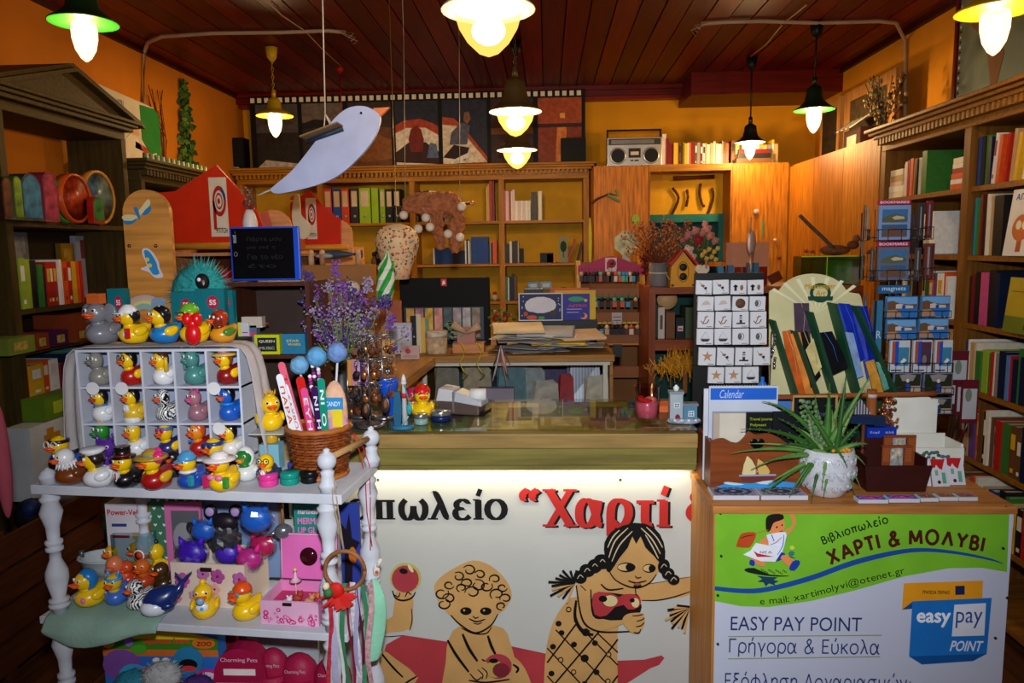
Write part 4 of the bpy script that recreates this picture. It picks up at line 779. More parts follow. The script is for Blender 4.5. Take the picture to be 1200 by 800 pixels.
def bands(c1,c2,scale,dist=6):
 k=('z',c1,c2,scale)
 if k in _m:return _m[k]
 m=bpy.data.materials.new('striped_pattern');m.use_nodes=True;_m[k]=m;N=m.node_tree.nodes;L=m.node_tree.links;b=N['Principled BSDF'];b.inputs['Roughness'].default_value=.3
 tc=N.new('ShaderNodeTexCoord');wv=N.new('ShaderNodeTexWave');wv.inputs['Scale'].default_value=scale;wv.inputs['Distortion'].default_value=dist;wv.inputs['Detail Scale'].default_value=2;L.new(tc.outputs['Object'],wv.inputs[0])
 rp=N.new('ShaderNodeValToRGB');rp.color_ramp.interpolation='CONSTANT';rp.color_ramp.elements[1].position=.5;rp.color_ramp.elements[0].color=lin(c1)+(1,);rp.color_ramp.elements[1].color=lin(c2)+(1,)
 L.new(wv.outputs['Fac'],rp.inputs[0]);L.new(rp.outputs[0],b.inputs['Base Color']);return m
DY='#f2c40c';DO='#f0560a'
def dm(c):return c if not isinstance(c,str)else M(c,.28,amt=.03,coat=.3)
def duck(label,px,py,h,z=None,Y=None,body=DY,head=DY,beak=DO,wing=None,rz=-.5,hats=(),grp='rubber ducks on the stand',name='rubber_duck',cat='rubber duck',wide=1,eye=True):
 p=sl(px,py,z)if Y is None else on(px,Y,z)
 t=T(name,label,cat,p,rz,grp);s=h;B=dm(body);Hd=dm(head);Bk=dm(beak);Wg=dm(wing if wing is not None else body)
 def fb(v):
  v=v.copy();yy=v.y/s
  if yy>.18:v.z+=(yy-.18)*.95*s;v.x*=max(.25,1-(yy-.18)*1.7)
  if v.z<-.235*s:v.z=-.235*s
  return v
 ob('body',MB().sph((0,.04*s,.235*s),(.33*s*wide,.42*s,.27*s),B,16,10,fb),t)
 hd=MB().sph((0,-.12*s,.70*s),(.235*s,.235*s,.245*s),Hd,16,11);hd.cyl((0,-.09*s,.42*s),(0,-.11*s,.56*s),.17*s,Hd,12,.13*s);ob('head',hd,t)
 if beak:ob('beak',MB().sph((0,-.37*s,.665*s),(.135*s,.15*s,.045*s),Bk,12,6,lambda v:V(v.x,v.y,v.z+.25*abs(v.y))).sph((0,-.34*s,.625*s),(.10*s,.11*s,.035*s),Bk,10,6),t)
 if eye:
  for sg in(-1,1):ob('eye',MB().sph((sg*.115*s,-.315*s,.775*s),.045*s,M('#f0f0e8',.3),8,6).sph((sg*.118*s,-.345*s,.775*s),.028*s,M('#0a0a0a',.2),8,6),t)
 for sg in(-1,1):ob('wing',MB().sph((sg*.30*s*wide,.05*s,.32*s),(.075*s,.2*s,.13*s),Wg,10,6,lambda v:V(v.x,v.y,v.z+.3*max(0,v.y))),t)
 for ht in hats:
  k=ht[0];c=dm(ht[1])if len(ht)>1 and ht[1]else None;c2=dm(ht[2])if len(ht)>2 else c;m=MB();top=V(0,-.10*s,.70*s)
  if k=='hair':
   def fh(v):return V(v.x,v.y if v.y>-.16*s or v.z>.1*s else v.y*.55,v.z if v.y>-.05*s else max(v.z,.03*s))
   m.sph(top+V(0,.03*s,.03*s),(.265*s,.25*s,.26*s),c,14,9,fh)
  elif k=='cap':m.lathe([(.25*s,0),(.24*s,.08*s),(.15*s,.19*s),(.01,.23*s)],c,14,top+V(0,0,.09*s));m.sph(top+V(0,-.26*s,.10*s),(.16*s,.14*s,.02*s),c2,10,5)
  elif k=='top':m.lathe([(.33*s,0),(.33*s,.025*s),(.2*s,.03*s),(.2*s,.26*s),(.22*s,.28*s),(.01,.28*s)],c,16,top+V(0,0,.15*s));m.lathe([(.205*s,.03*s),(.205*s,.08*s)],c2,16,top+V(0,0,.15*s))
  elif k=='sun':m.lathe([(.40*s,.0),(.36*s,.05*s),(.21*s,.06*s),(.2*s,.14*s),(.12*s,.2*s),(.01,.21*s)],c,18,top+V(0,0,.10*s));m.lathe([(.212*s,.06*s),(.21*s,.1*s)],c2,18,top+V(0,0,.10*s))
  elif k=='captain':m.lathe([(.19*s,0),(.2*s,.06*s),(.31*s,.14*s),(.27*s,.2*s),(.01,.2*s)],c,16,top+V(0,0,.13*s));m.sph(top+V(0,-.24*s,.15*s),(.16*s,.1*s,.02*s),dm('#14141c'),10,5)
  elif k=='chef':m.lathe([(.2*s,0),(.2*s,.12*s),(.27*s,.17*s),(.27*s,.25*s),(.01,.28*s)],c,14,top+V(0,0,.15*s))
  elif k=='crown':
   m.lathe([(.12*s,0),(.13*s,.08*s)],c,12,top+V(0,0,.2*s))
   for i in range(5):a=i*2*PI/5;m.cyl(top+V(.12*s*math.cos(a),.12*s*math.sin(a),.26*s),top+V(.14*s*math.cos(a),.14*s*math.sin(a),.38*s),.035*s,c,6,.004*s)
  elif k=='glasses':
   for sg in(-1,1):
    pts=[top+V(sg*.11*s+.085*s*math.cos(a),-.27*s-.0*s,.07*s+.085*s*math.sin(a))for a in[i*PI/6 for i in range(13)]];m.tube(pts,.014*s,c,5)
   m.tube([top+V(-.03*s,-.27*s,.08*s),top+V(.03*s,-.27*s,.08*s)],.012*s,c,5)
  elif k=='shades':
   for sg in(-1,1):m.sph(top+V(sg*.11*s,-.235*s,.075*s),(.1*s,.03*s,.07*s),c,10,6)
   m.lathe([(.245*s,0),(.245*s,.03*s)],c,14,top+V(0,.0,.07*s))
  elif k=='band':m.lathe([(.243*s,0),(.25*s,.03*s),(.235*s,.08*s)],c,14,top+V(0,0,.08*s))
  elif k=='spikes':
   for i in range(7):a=-1.1+i*.37;m.cyl(top+V(.2*s*math.sin(a),0,.2*s*math.cos(a)),top+V(.4*s*math.sin(a),0,.38*s*math.cos(a)),.05*s,c,5,.005*s)
  elif k=='ears':
   for sg in(-1,1):m.cyl(top+V(sg*.13*s,0,.16*s),top+V(sg*.19*s,0,.38*s),.08*s,c,7,.01*s)
  elif k=='horn':m.cyl(top+V(0,-.1*s,.2*s),top+V(0,-.16*s,.42*s),.05*s,c,7,.006*s)
  elif k=='curls':
   for i in range(16):a=i*2.4;m.sph(top+V(.2*s*math.cos(a)*(i/16+.2),.05*s+.2*s*math.sin(a)*(i/16+.2),.24*s-.2*s*i/16),.1*s,c,7,5)
  elif k=='flower':m.sph(top+V(.2*s,.02*s,.12*s),(.16*s,.14*s,.16*s),c,8,6);m.sph(top+V(.1*s,.1*s,.22*s),.12*s,c,8,6)
  elif k=='drape':m.sph(top+V(0,.05*s,.0),(.27*s,.26*s,.30*s),c,14,9,lambda v:V(v.x,max(v.y,-.08*s)if v.z<.12*s else v.y,v.z))
  elif k=='feathers':
   for i in range(14):
    a=i*2*PI/14;m.cyl(top+V(.17*s*math.cos(a),.17*s*math.sin(a)+.02*s,-.08*s),top+V(.26*s*math.cos(a),.26*s*math.sin(a)+.02*s,-.28*s),.06*s,c,5,.01*s)
  elif k=='suit':
   m.prism([(-.1*s,.5*s),(.1*s,.5*s),(.0,.24*s)],-.385*s,-.30*s,dm('#eeeeee'));m.box((0,-.39*s,.39*s),(.035*s,.02*s,.17*s),c)
  elif k=='bow':m.sph((-.06*s,-.36*s,.47*s),(.07*s,.03*s,.045*s),c,8,5);m.sph((.06*s,-.36*s,.47*s),(.07*s,.03*s,.045*s),c,8,5)
  elif k=='bikini':m.sph((-.12*s,-.31*s,.40*s),(.11*s,.07*s,.08*s),c,8,6);m.sph((.12*s,-.31*s,.40*s),(.11*s,.07*s,.08*s),c,8,6)
  elif k=='collar':m.lathe([(.19*s,0),(.24*s,.0),(.2*s,.05*s)],c,14,V(0,-.09*s,.47*s))
  elif k=='held':m.box((.30*s,-.28*s,.3*s),(.12*s,.1*s,.26*s),c)
  elif k=='heldl':m.box((-.30*s,-.28*s,.28*s),(.12*s,.1*s,.3*s),c)
  elif k=='torch':m.cyl((-.3*s,-.15*s,.4*s),(-.36*s,-.18*s,.86*s),.05*s,c,8);m.sph((-.36*s,-.18*s,.93*s),.08*s,c2,8,6)
  elif k=='arm':m.cyl((.28*s,-.1*s,.4*s),(.34*s,-.15*s,.8*s),.08*s,c,8,.06*s)
  elif k=='castle':
   m.box(top+V(0,0,.30*s),(.34*s,.2*s,.16*s),c)
   for sg in(-1,0,1):m.box(top+V(sg*.13*s,0,.41*s),(.08*s,.2*s,.07*s),c)
  elif k=='bigears':
   for sg in(-1,1):m.sph(top+V(sg*.28*s,.05*s,0),(.2*s,.05*s,.22*s),c,10,7)
  elif k=='pacifier':m.lathe([(.09*s,0),(.1*s,.02*s),(.05*s,.05*s)],c,12,(0,-.5*s,.64*s),(0,-1,0))
  elif k=='bib':m.sph((0,-.33*s,.40*s),(.17*s,.07*s,.12*s),c,10,7);m.sph((0,-.39*s,.39*s),(.05*s,.03*s,.045*s),c2,8,5)
  elif k=='bun':m.sph(top+V(.0,.02*s,.28*s),.08*s,c,8,6)
  elif k=='ball':m.sph((0,-.42*s,.18*s),.13*s,c,10,7)
  elif k=='spots':
   for sg in(-1,1):m.sph((sg*.16*s,-.29*s,.26*s),(.09*s,.06*s,.08*s),c,8,5)
  ob({'hair':'hair','curls':'curls','glasses':'spectacles','shades':'sunglasses','suit':'shirt_and_tie','drape':'headscarf','feathers':'neck_feathers','bow':'bow_tie','bikini':'bikini_top','bun':'tuft','ears':'ear_pair','bigears':'ear_pair','castle':'castle_top','collar':'collar','held':'held_item','heldl':'held_item','torch':'torch','arm':'raised_arm','pacifier':'pacifier','bib':'bib','spots':'pink_spots','ball':'ball','band':'headband','horn':'horn','spikes':'spikes','flower':'flower_wig','crown':'crown'}.get(k,'hat'),m,t)
 return t
YC=1.868;cx0=P(95,480,YC).x;cx1=P(283,480,YC).x;CH=.0965;C0=P(190,497,YC).z-CH-SZ-.003;CWp=(cx1-cx0)/5
ca=T('pigeonhole_case','white five by three pigeonhole case full of ducks on the white stand','case',(cx0,YC+.0,SZ+.0005),0)
WC=M('#c8ccda',.5);CD=.085
for i in range(6):ob('upright',MB().b2((i*CWp-.003,0,.0),(i*CWp+.003,CD,C0+3*CH),WC),ca)
for j in range(4):ob('shelf',MB().b2((-.003,-.0005,C0+j*CH),(5*CWp+.003,CD,C0+j*CH+.006),WC),ca)
ob('back_panel',MB().b2((-.003,CD,0),(5*CWp+.003,CD+.005,C0+3*CH+.006),M('#9aa4c0',.7)),ca)
CL=M('#b8b0b0',.85,kind='cloth',amt=.12)
def drape(name,label,rows,parent=None,col=CL,thick=.003,cat='cloth',crumple=0):
 """rows: list of polylines (lists of points) lofted"""
 m=MB();n=len(rows[0]);vs=[tuple(p)for r_ in rows for p in r_]
 m.add(vs,[(i*n+j,i*n+j+1,(i+1)*n+j+1,(i+1)*n+j)for i in range(len(rows)-1)for j in range(n-1)],col,True)
 o=ob(name,m);tag(o,label,cat);s=o.modifiers.new('solid','SOLIDIFY');s.thickness=thick;s.offset=0;sb=o.modifiers.new('sub','SUBSURF');sb.levels=1;sb.render_levels=1
 if crumple:
  sb.render_levels=sb.levels=3;tx=bpy.data.textures.new('crumple','CLOUDS');tx.noise_scale=.035;d_=o.modifiers.new('crumple','DISPLACE');d_.texture=tx;d_.strength=crumple
 return o
zt3=SZ+C0+3*CH+.0095;rows=[];r=random.Random(4)
prof=[(cx0-.050,SZ+.012),(cx0-.056,SZ+.08),(cx0-.047,SZ+.16),(cx0-.040,SZ+.23),(cx0-.022,zt3+.0),(cx0+.02,zt3+.006),(cx0+.12,zt3+.004),(cx0+.22,zt3+.004),(cx0+.32,zt3+.006),(cx1-.0,zt3+.008),(cx1+.03,zt3-.004),(cx1+.050,SZ+.2),(cx1+.048,SZ+.12),(cx1+.062,SZ+.05),(cx1+.05,SZ+.02)]
for i,(x,z)in enumerate(prof):
 side=i<5 or i>9;rows.append([V(x+(.008*math.sin(j*1.7+i)if side else 0),YC-.008+j*.0125,z+(0 if side else.003*math.sin(j*1.3+i*2)))for j in range(9)])
drape('draped_cloth','creamy white cloth draped over the duck case and down its right side',rows)
def cell(i,j):return cx0+(i+.5)*CWp,YC+.028,SZ+C0+(2-j)*CH+.0065
DK_=[(0,0,'silver grey duck in the top left hole of the case',.083,dict(body='#8c8880',head='#8c8880',beak='#7a7670')),(1,0,'duck with black hair and round glasses in a red robe, top row of the case',.084,dict(body='#b01a14',wing=DY,hats=[('hair','#101010'),('glasses','#101010')])),(2,0,'white-suited duck with brown hair, top row middle of the case',.082,dict(body='#e8e8ea',wing='#e8e8ea',hats=[('hair','#4a2a1a'),('arm','#e0b82a')])),(3,0,'pale green statue duck with spiked crown and torch in the top row',.086,dict(body='#4a8a84',head='#4a8a84',beak='#4a8a84',hats=[('spikes','#4a8a84'),('torch','#4a8a84','#e0961a')])),(4,0,'duck in dark red shirt and straw hat in the top right hole',.085,dict(body='#8a1418',wing=DY,hats=[('hair','#8a4a1a'),('sun','#d8b04a','#6a4a8a')])),(0,1,'duck with dark hair and white shirt, left end of the middle row',.08,dict(body='#e4e6ea',hats=[('hair','#14141a'),('collar','#4a8ac0')],beak='#c03020')),(1,1,'duck in a white toga with black hair in the middle row',.082,dict(body='#e0b82a',hats=[('hair','#0c0c0e'),('bib','#e4e4e8','#e4e4e8')])),(2,1,'black and white squiggle-patterned duck in the centre hole',.08,dict(body='Z',head='Z')),(3,1,'pink translucent duck with bright pink ears in the middle row',.078,dict(body='#9a6a78',head='#a8707c',beak='#e84a90',hats=[('ears','#d83a90'),('horn','#d83a90')])),(4,1,'blue duck with blue skin and black hair, right end of the middle row',.084,dict(body='#1a5ac0',head='#1a5ac0',hats=[('hair','#0c0c10'),('collar','#1a8ad0')])),(0,2,'green dragon duck in the bottom left hole',.088,dict(body='#2a7a2a',head='#2f8a2f',beak='#2f8a2f',hats=[('crown','#e0b02a')])),(1,2,'chef duck with white hat and jacket in the bottom row',.086,dict(body='#e4e6ea',hats=[('chef','#e4e6ea')])),(2,2,'duck with pink goggles and blue headband in the bottom row',.084,dict(body='#2a2a6a',wing=DY,hats=[('shades','#c02a6a'),('band','#3a7ac0')])),(3,2,'ginger-haired duck with blue bow and red jacket in the bottom row',.086,dict(body='#a81a1a',head='#e88a1a',hats=[('hair','#c8501a'),('bow','#2a6ac0')])),(4,2,'duck with long black hair and white robe in the bottom right hole',.082,dict(body='#e4e0dc',hats=[('hair','#0c0c10')]))]
ZB_=bands('#e8e8e8','#101010',55)
for i,j,l,h,kw in DK_:
 for k in('body','head'):
  if kw.get(k)=='Z':kw[k]=ZB_
 x,y,z=cell(i,j);t=duck(l,0,0,h*1.14,z=z,Y=2,rz=-.45,grp='ducks in the pigeonhole case',**kw);t.location=(x,y,z);t.scale=(.82,.82,1)
for(i,px,py)in((0,114,461),(1,148,461),(2,256,461),(3,262,508)):
 p=P(px-5,py-6,YC-.004);d=T('price_disc',['round white price disc above the left hole of the middle row','round white price disc over the toga duck','round white price disc above the blue duck','round white price disc before the bottom right hole'][i],'price tag',p,0,'price discs on the duck case')
 ob('disc',MB().cyl((0,0,0),(0,-.002,0),.017,M('#dcdce0',.4),18),d);text('%s'%('5,9€'if i!=1 else'6€'),-.011,-.006,.011,.006,-.0024,M('#c03030'if i%2==0 else'#555555'),d)
zt4=SZ+C0+3*CH+.0185
for l,px,h,kw in(('grey elephant duck with a brick castle on its head on top of the case',121,.115,dict(body='#7c7c84',head='#7c7c84',hats=[('bigears','#7c7c84'),('castle','#c8622a')],rz=-.2)),('duck with white cap and dark hair holding a tennis ball on the case',158,.10,dict(body=DY,hats=[('hair','#16161c'),('cap','#e8e8ec'),('spots','#e8e8ec'),('held','#c8141a')],rz=-.7)),('swimmer duck in a blue vest with a start number on the case',194,.10,dict(body='#1a7ac0',wing=DY,hats=[('hair','#14141a')],rz=-.7)),('yellow duck with green cap hugging a red heart figure on the case',229,.102,dict(hats=[('cap','#6ab02a','#2a3a2a')],rz=-.55)),('dark red-brown duck in green sitting at the right end of the case top',262,.088,dict(body='#d8901a',head='#7a2414',wing='#4a7a2a',hats=[('hair','#a8321a')],rz=-.7))):
 t=duck(l,px,0,h,z=zt4,Y=YC+.04,grp='ducks on top of the case',**kw)
 if'heart'in l:
  f=one('red_figure',MB().sph((0,0,.028),(.02,.016,.028),dm('#d8141a'),12,8).sph((-.012,0,.066),(.014,.014,.018),dm('#d8141a'),10,7).sph((.012,0,.066),(.014,.014,.018),dm('#d8141a'),10,7).sph((0,0,.055),(.016,.014,.016),dm('#d8141a'),10,7),'shiny red heart-eared figure held by the green-capped duck','figurine',t.location+V(.022,-.055,.0))
 if'start number'in l:text('6120',-.018,.03,.018,.044,-.034,M('#14141c'),t)
FR_=[('black and yellow duck with goggles behind the eagle duck',76,552,.105,dict(body='#16161c',head=DY,wing='#2a5ac0',hats=[('glasses','#e8e8e8'),('band','#14141a')],rz=-.2)),('bald eagle duck, brown body and white head, at the left front',84,566,.098,dict(body='#7a3c14',head='#e8e8ea',wing='#6a3210',hats=[('feathers','#e8e8ea')],rz=-.5,wide=1.15)),('sea captain duck in a white uniform and cap, second in the front row',117,569,.095,dict(body='#e6e8ec',wing='#e6e8ec',hats=[('hair','#2a1a10'),('captain','#e6e8ec')],rz=-.95,wide=1.1)),('groom duck in black suit, red tie and top hat in the front row',150,570,.092,dict(body='#101014',wing='#101014',hats=[('top','#16120f','#8a1418'),('suit','#b01418')],rz=-.25)),('tourist duck in red shirt with pink flower wig and straw hat',184,572,.10,dict(body='#a01418',wing='#d8a81a',hats=[('sun','#b88a2a','#3a9a9a'),('flower','#e02a7a')],rz=-.4)),('duck in royal blue shirt and blue visor holding a cup',225,571,.092,dict(body='#1a48a8',wing='#1a48a8',hats=[('cap','#4a9ad0'),('held','#2a9ab0'),('collar','#dfe4f0')],rz=-.4)),('bather duck in pink bikini, white sun hat and pink sunglasses',263,574,.098,dict(body=DY,hats=[('sun','#e8e0e0','#e8e0e0'),('shades','#e85a8a'),('bikini','#e87aa8'),('held','#3a9a3a'),('heldl','#d02a6a')],rz=-.3)),('mallard-like white duck with green head at the right of the bather',290,562,.088,dict(body='#d8dcd8',head='#1f7a2a',beak='#e0961a',hats=[('drape','#e0e4e4')],rz=-.1)),('duck with round glasses and grey suit with red bow tie',315,566,.082,dict(body='#2a3a5a',wing='#2a3a5a',hats=[('glasses','#18181c'),('suit','#c8ccd4'),('bow','#c01a1a')],rz=-.05))]
for l,px,py,h,kw in FR_:duck(l,px,py,h,z=SZ+.0005,grp='ducks along the front of the top shelf',**kw)
for l,px,py,h,kw in(('purple dragon duck behind the captain duck',128,556,.105,dict(body='#5a2a9a',head='#5a2a9a',beak='#5a2a9a',hats=[('ears','#5a2a9a')],rz=.2)),('small black and purple duck between the red and blue shirt ducks',207,558,.075,dict(body='#14141c',head='#14141c',hats=[('collar','#e05a9a')],rz=-.2)),('small duck with blue goggles and red body behind the bather duck',257,553,.1,dict(body='#a01418',hats=[('shades','#1a3a8a'),('band','#1a3a8a')],rz=-.5))):
 duck(l,px,py,h,z=SZ+.0005,grp='ducks half hidden behind the front row',**kw)
p=sl(320,549,SZ);bl_=one('block',MB().b2((-.025,-.02,0),(.025,.02,.07),M('#7ab0c4',.6)),'small pale blue block standing under the yellow cup','block',(p.x,p.y,SZ+.0005))
cpd=one('cup',MB().lathe([(.014,0),(.018,.005),(.016,.012),(.021,.03),(.001,.028)],M('#c89a1c',.3),14),'small amber cup on the pale blue block','cup',(p.x,p.y,SZ+.071))
one('glass_plate',MB().b2((-.045,-.04,0),(.045,.04,.003),M('#b8c0c0',.2)),'small clear plate between the amber cup and the crowned duck','plate',(p.x,p.y,SZ+.1012))
duck('big yellow duck with a little crown raised beside the wicker basket',0,0,.102,z=0,Y=2,hats=[('crown','#d8a81a')],rz=.55).location=(p.x,p.y,SZ+.1045)
bp=sl(372,560,SZ);BY=bp.y+.03
bk=T('wicker_basket','round brown wicker basket full of letter openers and pens on the stand','basket',(bp.x,BY,SZ+.0005))
WK=M('#7a3a14',.45,amt=.3,scale=60);WK2=M('#a8622a',.5);m=MB()
for j in range(15):
 z=.012+j*.0074;R_1=.064+.0009*j
 m.tube([((R_1+.003*math.cos(i*PI+(j%2)*PI))*math.cos(i*2*PI/36),(R_1+.003*math.cos(i*PI+(j%2)*PI))*math.sin(i*2*PI/36),z)for i in range(37)],.0042,WK if j%3 else M('#8a4a1c',.45),5)
ob('woven_wall',m,bk)['kind']='stuff'
for i in range(18):a=i*2*PI/18;ob('stake',MB().cyl((.064*math.cos(a),.064*math.sin(a),.0),(.077*math.cos(a),.077*math.sin(a),.124),.0025,WK,5),bk)
ob('rim',MB().tube([(.078*math.cos(i*2*PI/28),.078*math.sin(i*2*PI/28),.125+.002*(i%2))for i in range(29)],.007,WK2,7),bk);ob('basket_base',MB().tube([(.068*math.cos(i*2*PI/28),.068*math.sin(i*2*PI/28),.006)for i in range(29)],.006,WK2,7).cyl((0,0,.002),(0,0,.008),.066,WK2,20),bk)
def stick(label,col,x0,y0,px1,py1,w=.017,txt=None,tc='#c02020',g='letter openers standing in the basket'):
 a=V(bp.x+x0,BY+y0,SZ+.014);b=P(px1,py1,BY+y0-.01);L=(b-a).length;d=(b-a).normalized()
 t=T('letter_opener',label,'letter opener',a,0,g);t.rotation_euler=Vector((0,0,1)).rotation_difference(d).to_euler()
 pts=[(-w/2,0),(w/2,0),(w/2,L-w/2)]+[(w/2*math.cos(k*PI/6),L-w/2+w/2*math.sin(k*PI/6))for k in range(1,6)]+[(-w/2,L-w/2)]
 ob('blade',MB().prism(pts,-.0015,.0015,M(col,.35)),t)
 if txt:
  me=fit(textmesh(txt,M(tc,.5),.015),0,-w*.3,L*.38,w*.3,0)
  for v in me.vertices:x,z=v.co.x,v.co.z;v.co=(z,-.0019,L*.55+L*.38-x if False else L*.88-x)
  ob('lettering',me,t)
stick('pink letter opener leaning furthest left in the basket','#e0607a',-.03,.01,329,424,.018,'ΤΙΜΗ')
stick('white letter opener at the left front of the basket','#e4e4ea',-.035,-.03,327,438,.018,'ΠΑΡΑ','#d05020')
stick('second white opener behind the first, with orange letters','#dcdce6',-.02,-.02,333,450,.018,'ΤΑΥΡΟΣ','#d05020')
stick('pale blue opener low at the left of the basket','#8aa4d8',-.045,-.015,335,455,.014)
stick('red round-headed opener in the middle of the basket','#c8201c',-.01,.02,351,441,.022)
stick('magenta letter opener in the middle of the basket','#d84a8a',0,-.02,356,454,.018,'ΕΥΗ','#f0e0ea')
stick('dark purple opener right of the magenta one','#3a1450',.016,-.01,368,452,.017,'ΝΙΚΗ','#e0e0ea')
stick('teal green letter opener with white letters at the basket centre right','#0f8a72',.03,-.03,376,443,.018,'ΝΙΚΟΣ','#e4f0ea')
for i,(px,py,c)in enumerate(((363,440,'#c02a90'),(373,432,'#d8a0c0'),(366,428,'#2a2a30'))):
 a=V(bp.x+.0+.01*i,BY+.02,SZ+.014);b=P(px,py,BY+.02);pn=T('pencil',['black pencil with a purple beaded top in the basket','pencil with pastel beaded top in the basket','dark pencil standing behind the beaded ones'][i],'pencil',a,0,'beaded pencils in the basket');d=(b-a);pn.rotation_euler=Vector((0,0,1)).rotation_difference(d.normalized()).to_euler();L=d.length
 ob('shaft',MB().cyl((0,0,0),(0,0,L-.04),.0035,M('#16161a',.4),6),pn)
 for k in range(5):ob('bead',MB().sph((0,0,L-.038+k*.009),.0055,M([c,'#e8d8e0','#7a2a8a'][k%3],.3),8,5),pn)
def fluff(label,p,r_,col,name='pompom',cat='pompom',grp=None,seed=0,n=260,hair=.35):
 rr=random.Random(seed);m=MB().sph((0,0,0),r_,M(col,.95,kind='fur',amt=.15,scale=60),16,11,lambda v:v*(1+rr.uniform(-.04,.06)));c=M(col,.9,amt=.2,scale=40)
 for _ in range(n):
  d=V(rr.gauss(0,1),rr.gauss(0,1),rr.gauss(0,1)).normalized();rv=V(r_,r_,r_)if not hasattr(r_,'__len__')else V(*r_)
  b=V(d.x*rv.x,d.y*rv.y,d.z*rv.z);u=d.cross(V(rr.random(),rr.random(),1)).normalized()*rv.x*.05;e=b*(1+hair*rr.uniform(.3,1))+u*rr.uniform(-3,3)
  m.add([b+u,b-u,e],[(0,1,2)],c)
 return one(name,m,label,cat,p,0,grp)
for px,py,r_,c,l in((351,428,.024,'#6aa0c8','blue cotton-candy pompom at the left above the basket'),(371,418,.026,'#5a9ac8','middle blue pompom above the basket'),(395,413,.026,'#6a8ac0','lilac-blue pompom on the right above the basket')):
 p=P(px,py,BY+.03);f=T('pompom_pen',l,'pen',V(p.x,p.y,p.z),0,'pens with fluffy pompoms in the basket')
 rr=random.Random(px);ob('pompom',MB().sph((0,0,0),r_,M(c,.95,kind='fur',amt=.2,scale=60),16,11,lambda v:v*(1+rr.uniform(-.05,.05))),f);q=V(bp.x+.02,BY+.03,SZ+.02)-p;ob('shaft',MB().cyl((0,0,-r_*.8),q,.003,M('#c8c8d0',.4),6),f)
p=P(393,490,BY);cb=T('candy_bag','clear bag of pastel cotton candy with blue and yellow label in the basket','bag',V(bp.x+.045,BY,SZ+.02))
ob('candy',MB().sph((0,0,.14),(.032,.016,.085),M('#d8a88a',.8,amt=.2,scale=30),14,10).sph((0.004,-.004,.10),(.03,.016,.06),M('#c890a8',.8,amt=.2,scale=30),14,10),cb);ob('label_card',MB().b2((-.026,-.022,.155),(.026,-.02,.185),M('#2a8ac8',.4)).b2((-.002,-.0225,.11),(.024,-.02,.155),M('#e0c82a',.4)),cb);text('CANDY',-.018,.163,.02,.175,-.0228,M('#f0f0f0'),cb)
for px,py,c,l in((313,570,'#d83a90','hot pink round tin lying at the front of the top shelf'),(338,568,'#0f8a7a','teal round tin between the pink and the black one'),(362,566,'#101014','black round tin beside the front right finial'),(347,556,'#3a4ab0','blue round tin behind the teal one'),(379,556,'#d84a8a','pink round tin behind the black one at the basket foot')):
 p=sl(px,py,SZ);R_1=.0235;t=T('round_tin',l,'tin',(p.x,p.y+.012,SZ+.0005),0,'round hair-chalk tins');ob('cup',MB().lathe([(R_1*.94,0),(R_1,.002),(R_1,.014),(R_1*.96,.016),(.001,.016)],M(c,.35),20),t);ob('lid',MB().lathe([(R_1*.96,.0165),(R_1*1.02,.018),(R_1*1.02,.028),(R_1*.9,.031),(.001,.031)],M(c,.3),20),t)
Z2=S2+.0005
rows=[];MN=M('#8fb0a0',.85,kind='cloth',amt=.12)
for i in range(9):
 u=i/8;row=[]
 base=RS@V(.0+.33*u,0,0)+V(SX,SY,0)
 drop=[.035,.055,.068,.07,.062,.05,.032,.018,.008][i]
 for y,z in((.24,.012),(.12,.008),(.03,.009),(-.010,.004),(-.020,-.025),(-.024-.004*math.sin(i*2.1),-drop*.6),(-.020,-drop)):
  row.append(V(base.x+.006*math.sin(i*3+z*40)-(-.01 if i==0 else 0),base.y+y+.004*math.sin(i*2.3),Z2+z+.002*math.sin(i*1.9+y*50)))
 rows.append(row)
drape('mint_cloth','mint green gauzy cloth spilling over the left end of the middle shelf',rows,col=MN)
ZL=Z2+.013
for l,px,py,h,kw in(('yellow duck with blue hair and pink spots at the left end of the middle shelf',107,708,.10,dict(hats=[('drape','#1a7ac0'),('spots','#e87ab0')],rz=-.5)),('blue duck with painted butterfly face mask on the middle shelf',138,706,.088,dict(body='#3a6ac8',head='#e0b81a',hats=[('ears','#3a9ae0'),('band','#3a9ae0')],rz=-.05)),('zebra-striped black and white duck on the middle shelf',164,712,.085,dict(body='ZZ',head='ZZ',rz=-.4)),('plain yellow duck at the back beside the green hearts album',189,672,.10,dict(rz=-.55,hats=[('bun','#2a2a2a')])),('orange glitter duck behind the zebra duck',171,687,.088,dict(body='#b8401a',head='#d8681a',rz=0)),('dark spotted duck at the right behind the blue whale',194,690,.085,dict(body='#3a2412',head='#4a3010',rz=-.4)),('salmon-coloured egg-headed duck behind the butterfly duck',139,686,.095,dict(body='#d86a4a',head='#e07a50',beak='#d86a4a',eye=False,rz=0)),('small red-orange duck between the egg-headed and glitter ones',152,684,.075,dict(body='#c8381a',head='#d8481a',rz=0)),('yellow baby duck with blue pacifier and heart bib on the middle shelf',241,722,.098,dict(hats=[('pacifier','#7ab0d8'),('bib','#dfe8f0','#5a9ad0'),('bun',DY)],rz=.25)),('swimming duck with orange cap and blue goggles by the jewellery box',290,724,.098,dict(hats=[('cap','#e8500f','#e8500f'),('shades','#3aa0b8')],rz=-.6))):
 for k in('body','head'):
  if kw.get(k)=='ZZ':kw[k]=ZB_
 duck(l,px,py,h,z=ZL if px<220 else Z2+.001,grp='ducks on the middle shelf',**kw)
p=sl(190,719,ZL);wh=T('toy_whale','dark blue and white toy whale with raised tail on the middle shelf','toy whale',p,.35);NB=dm('#122a6a');wh.scale=(.8,.8,.8)
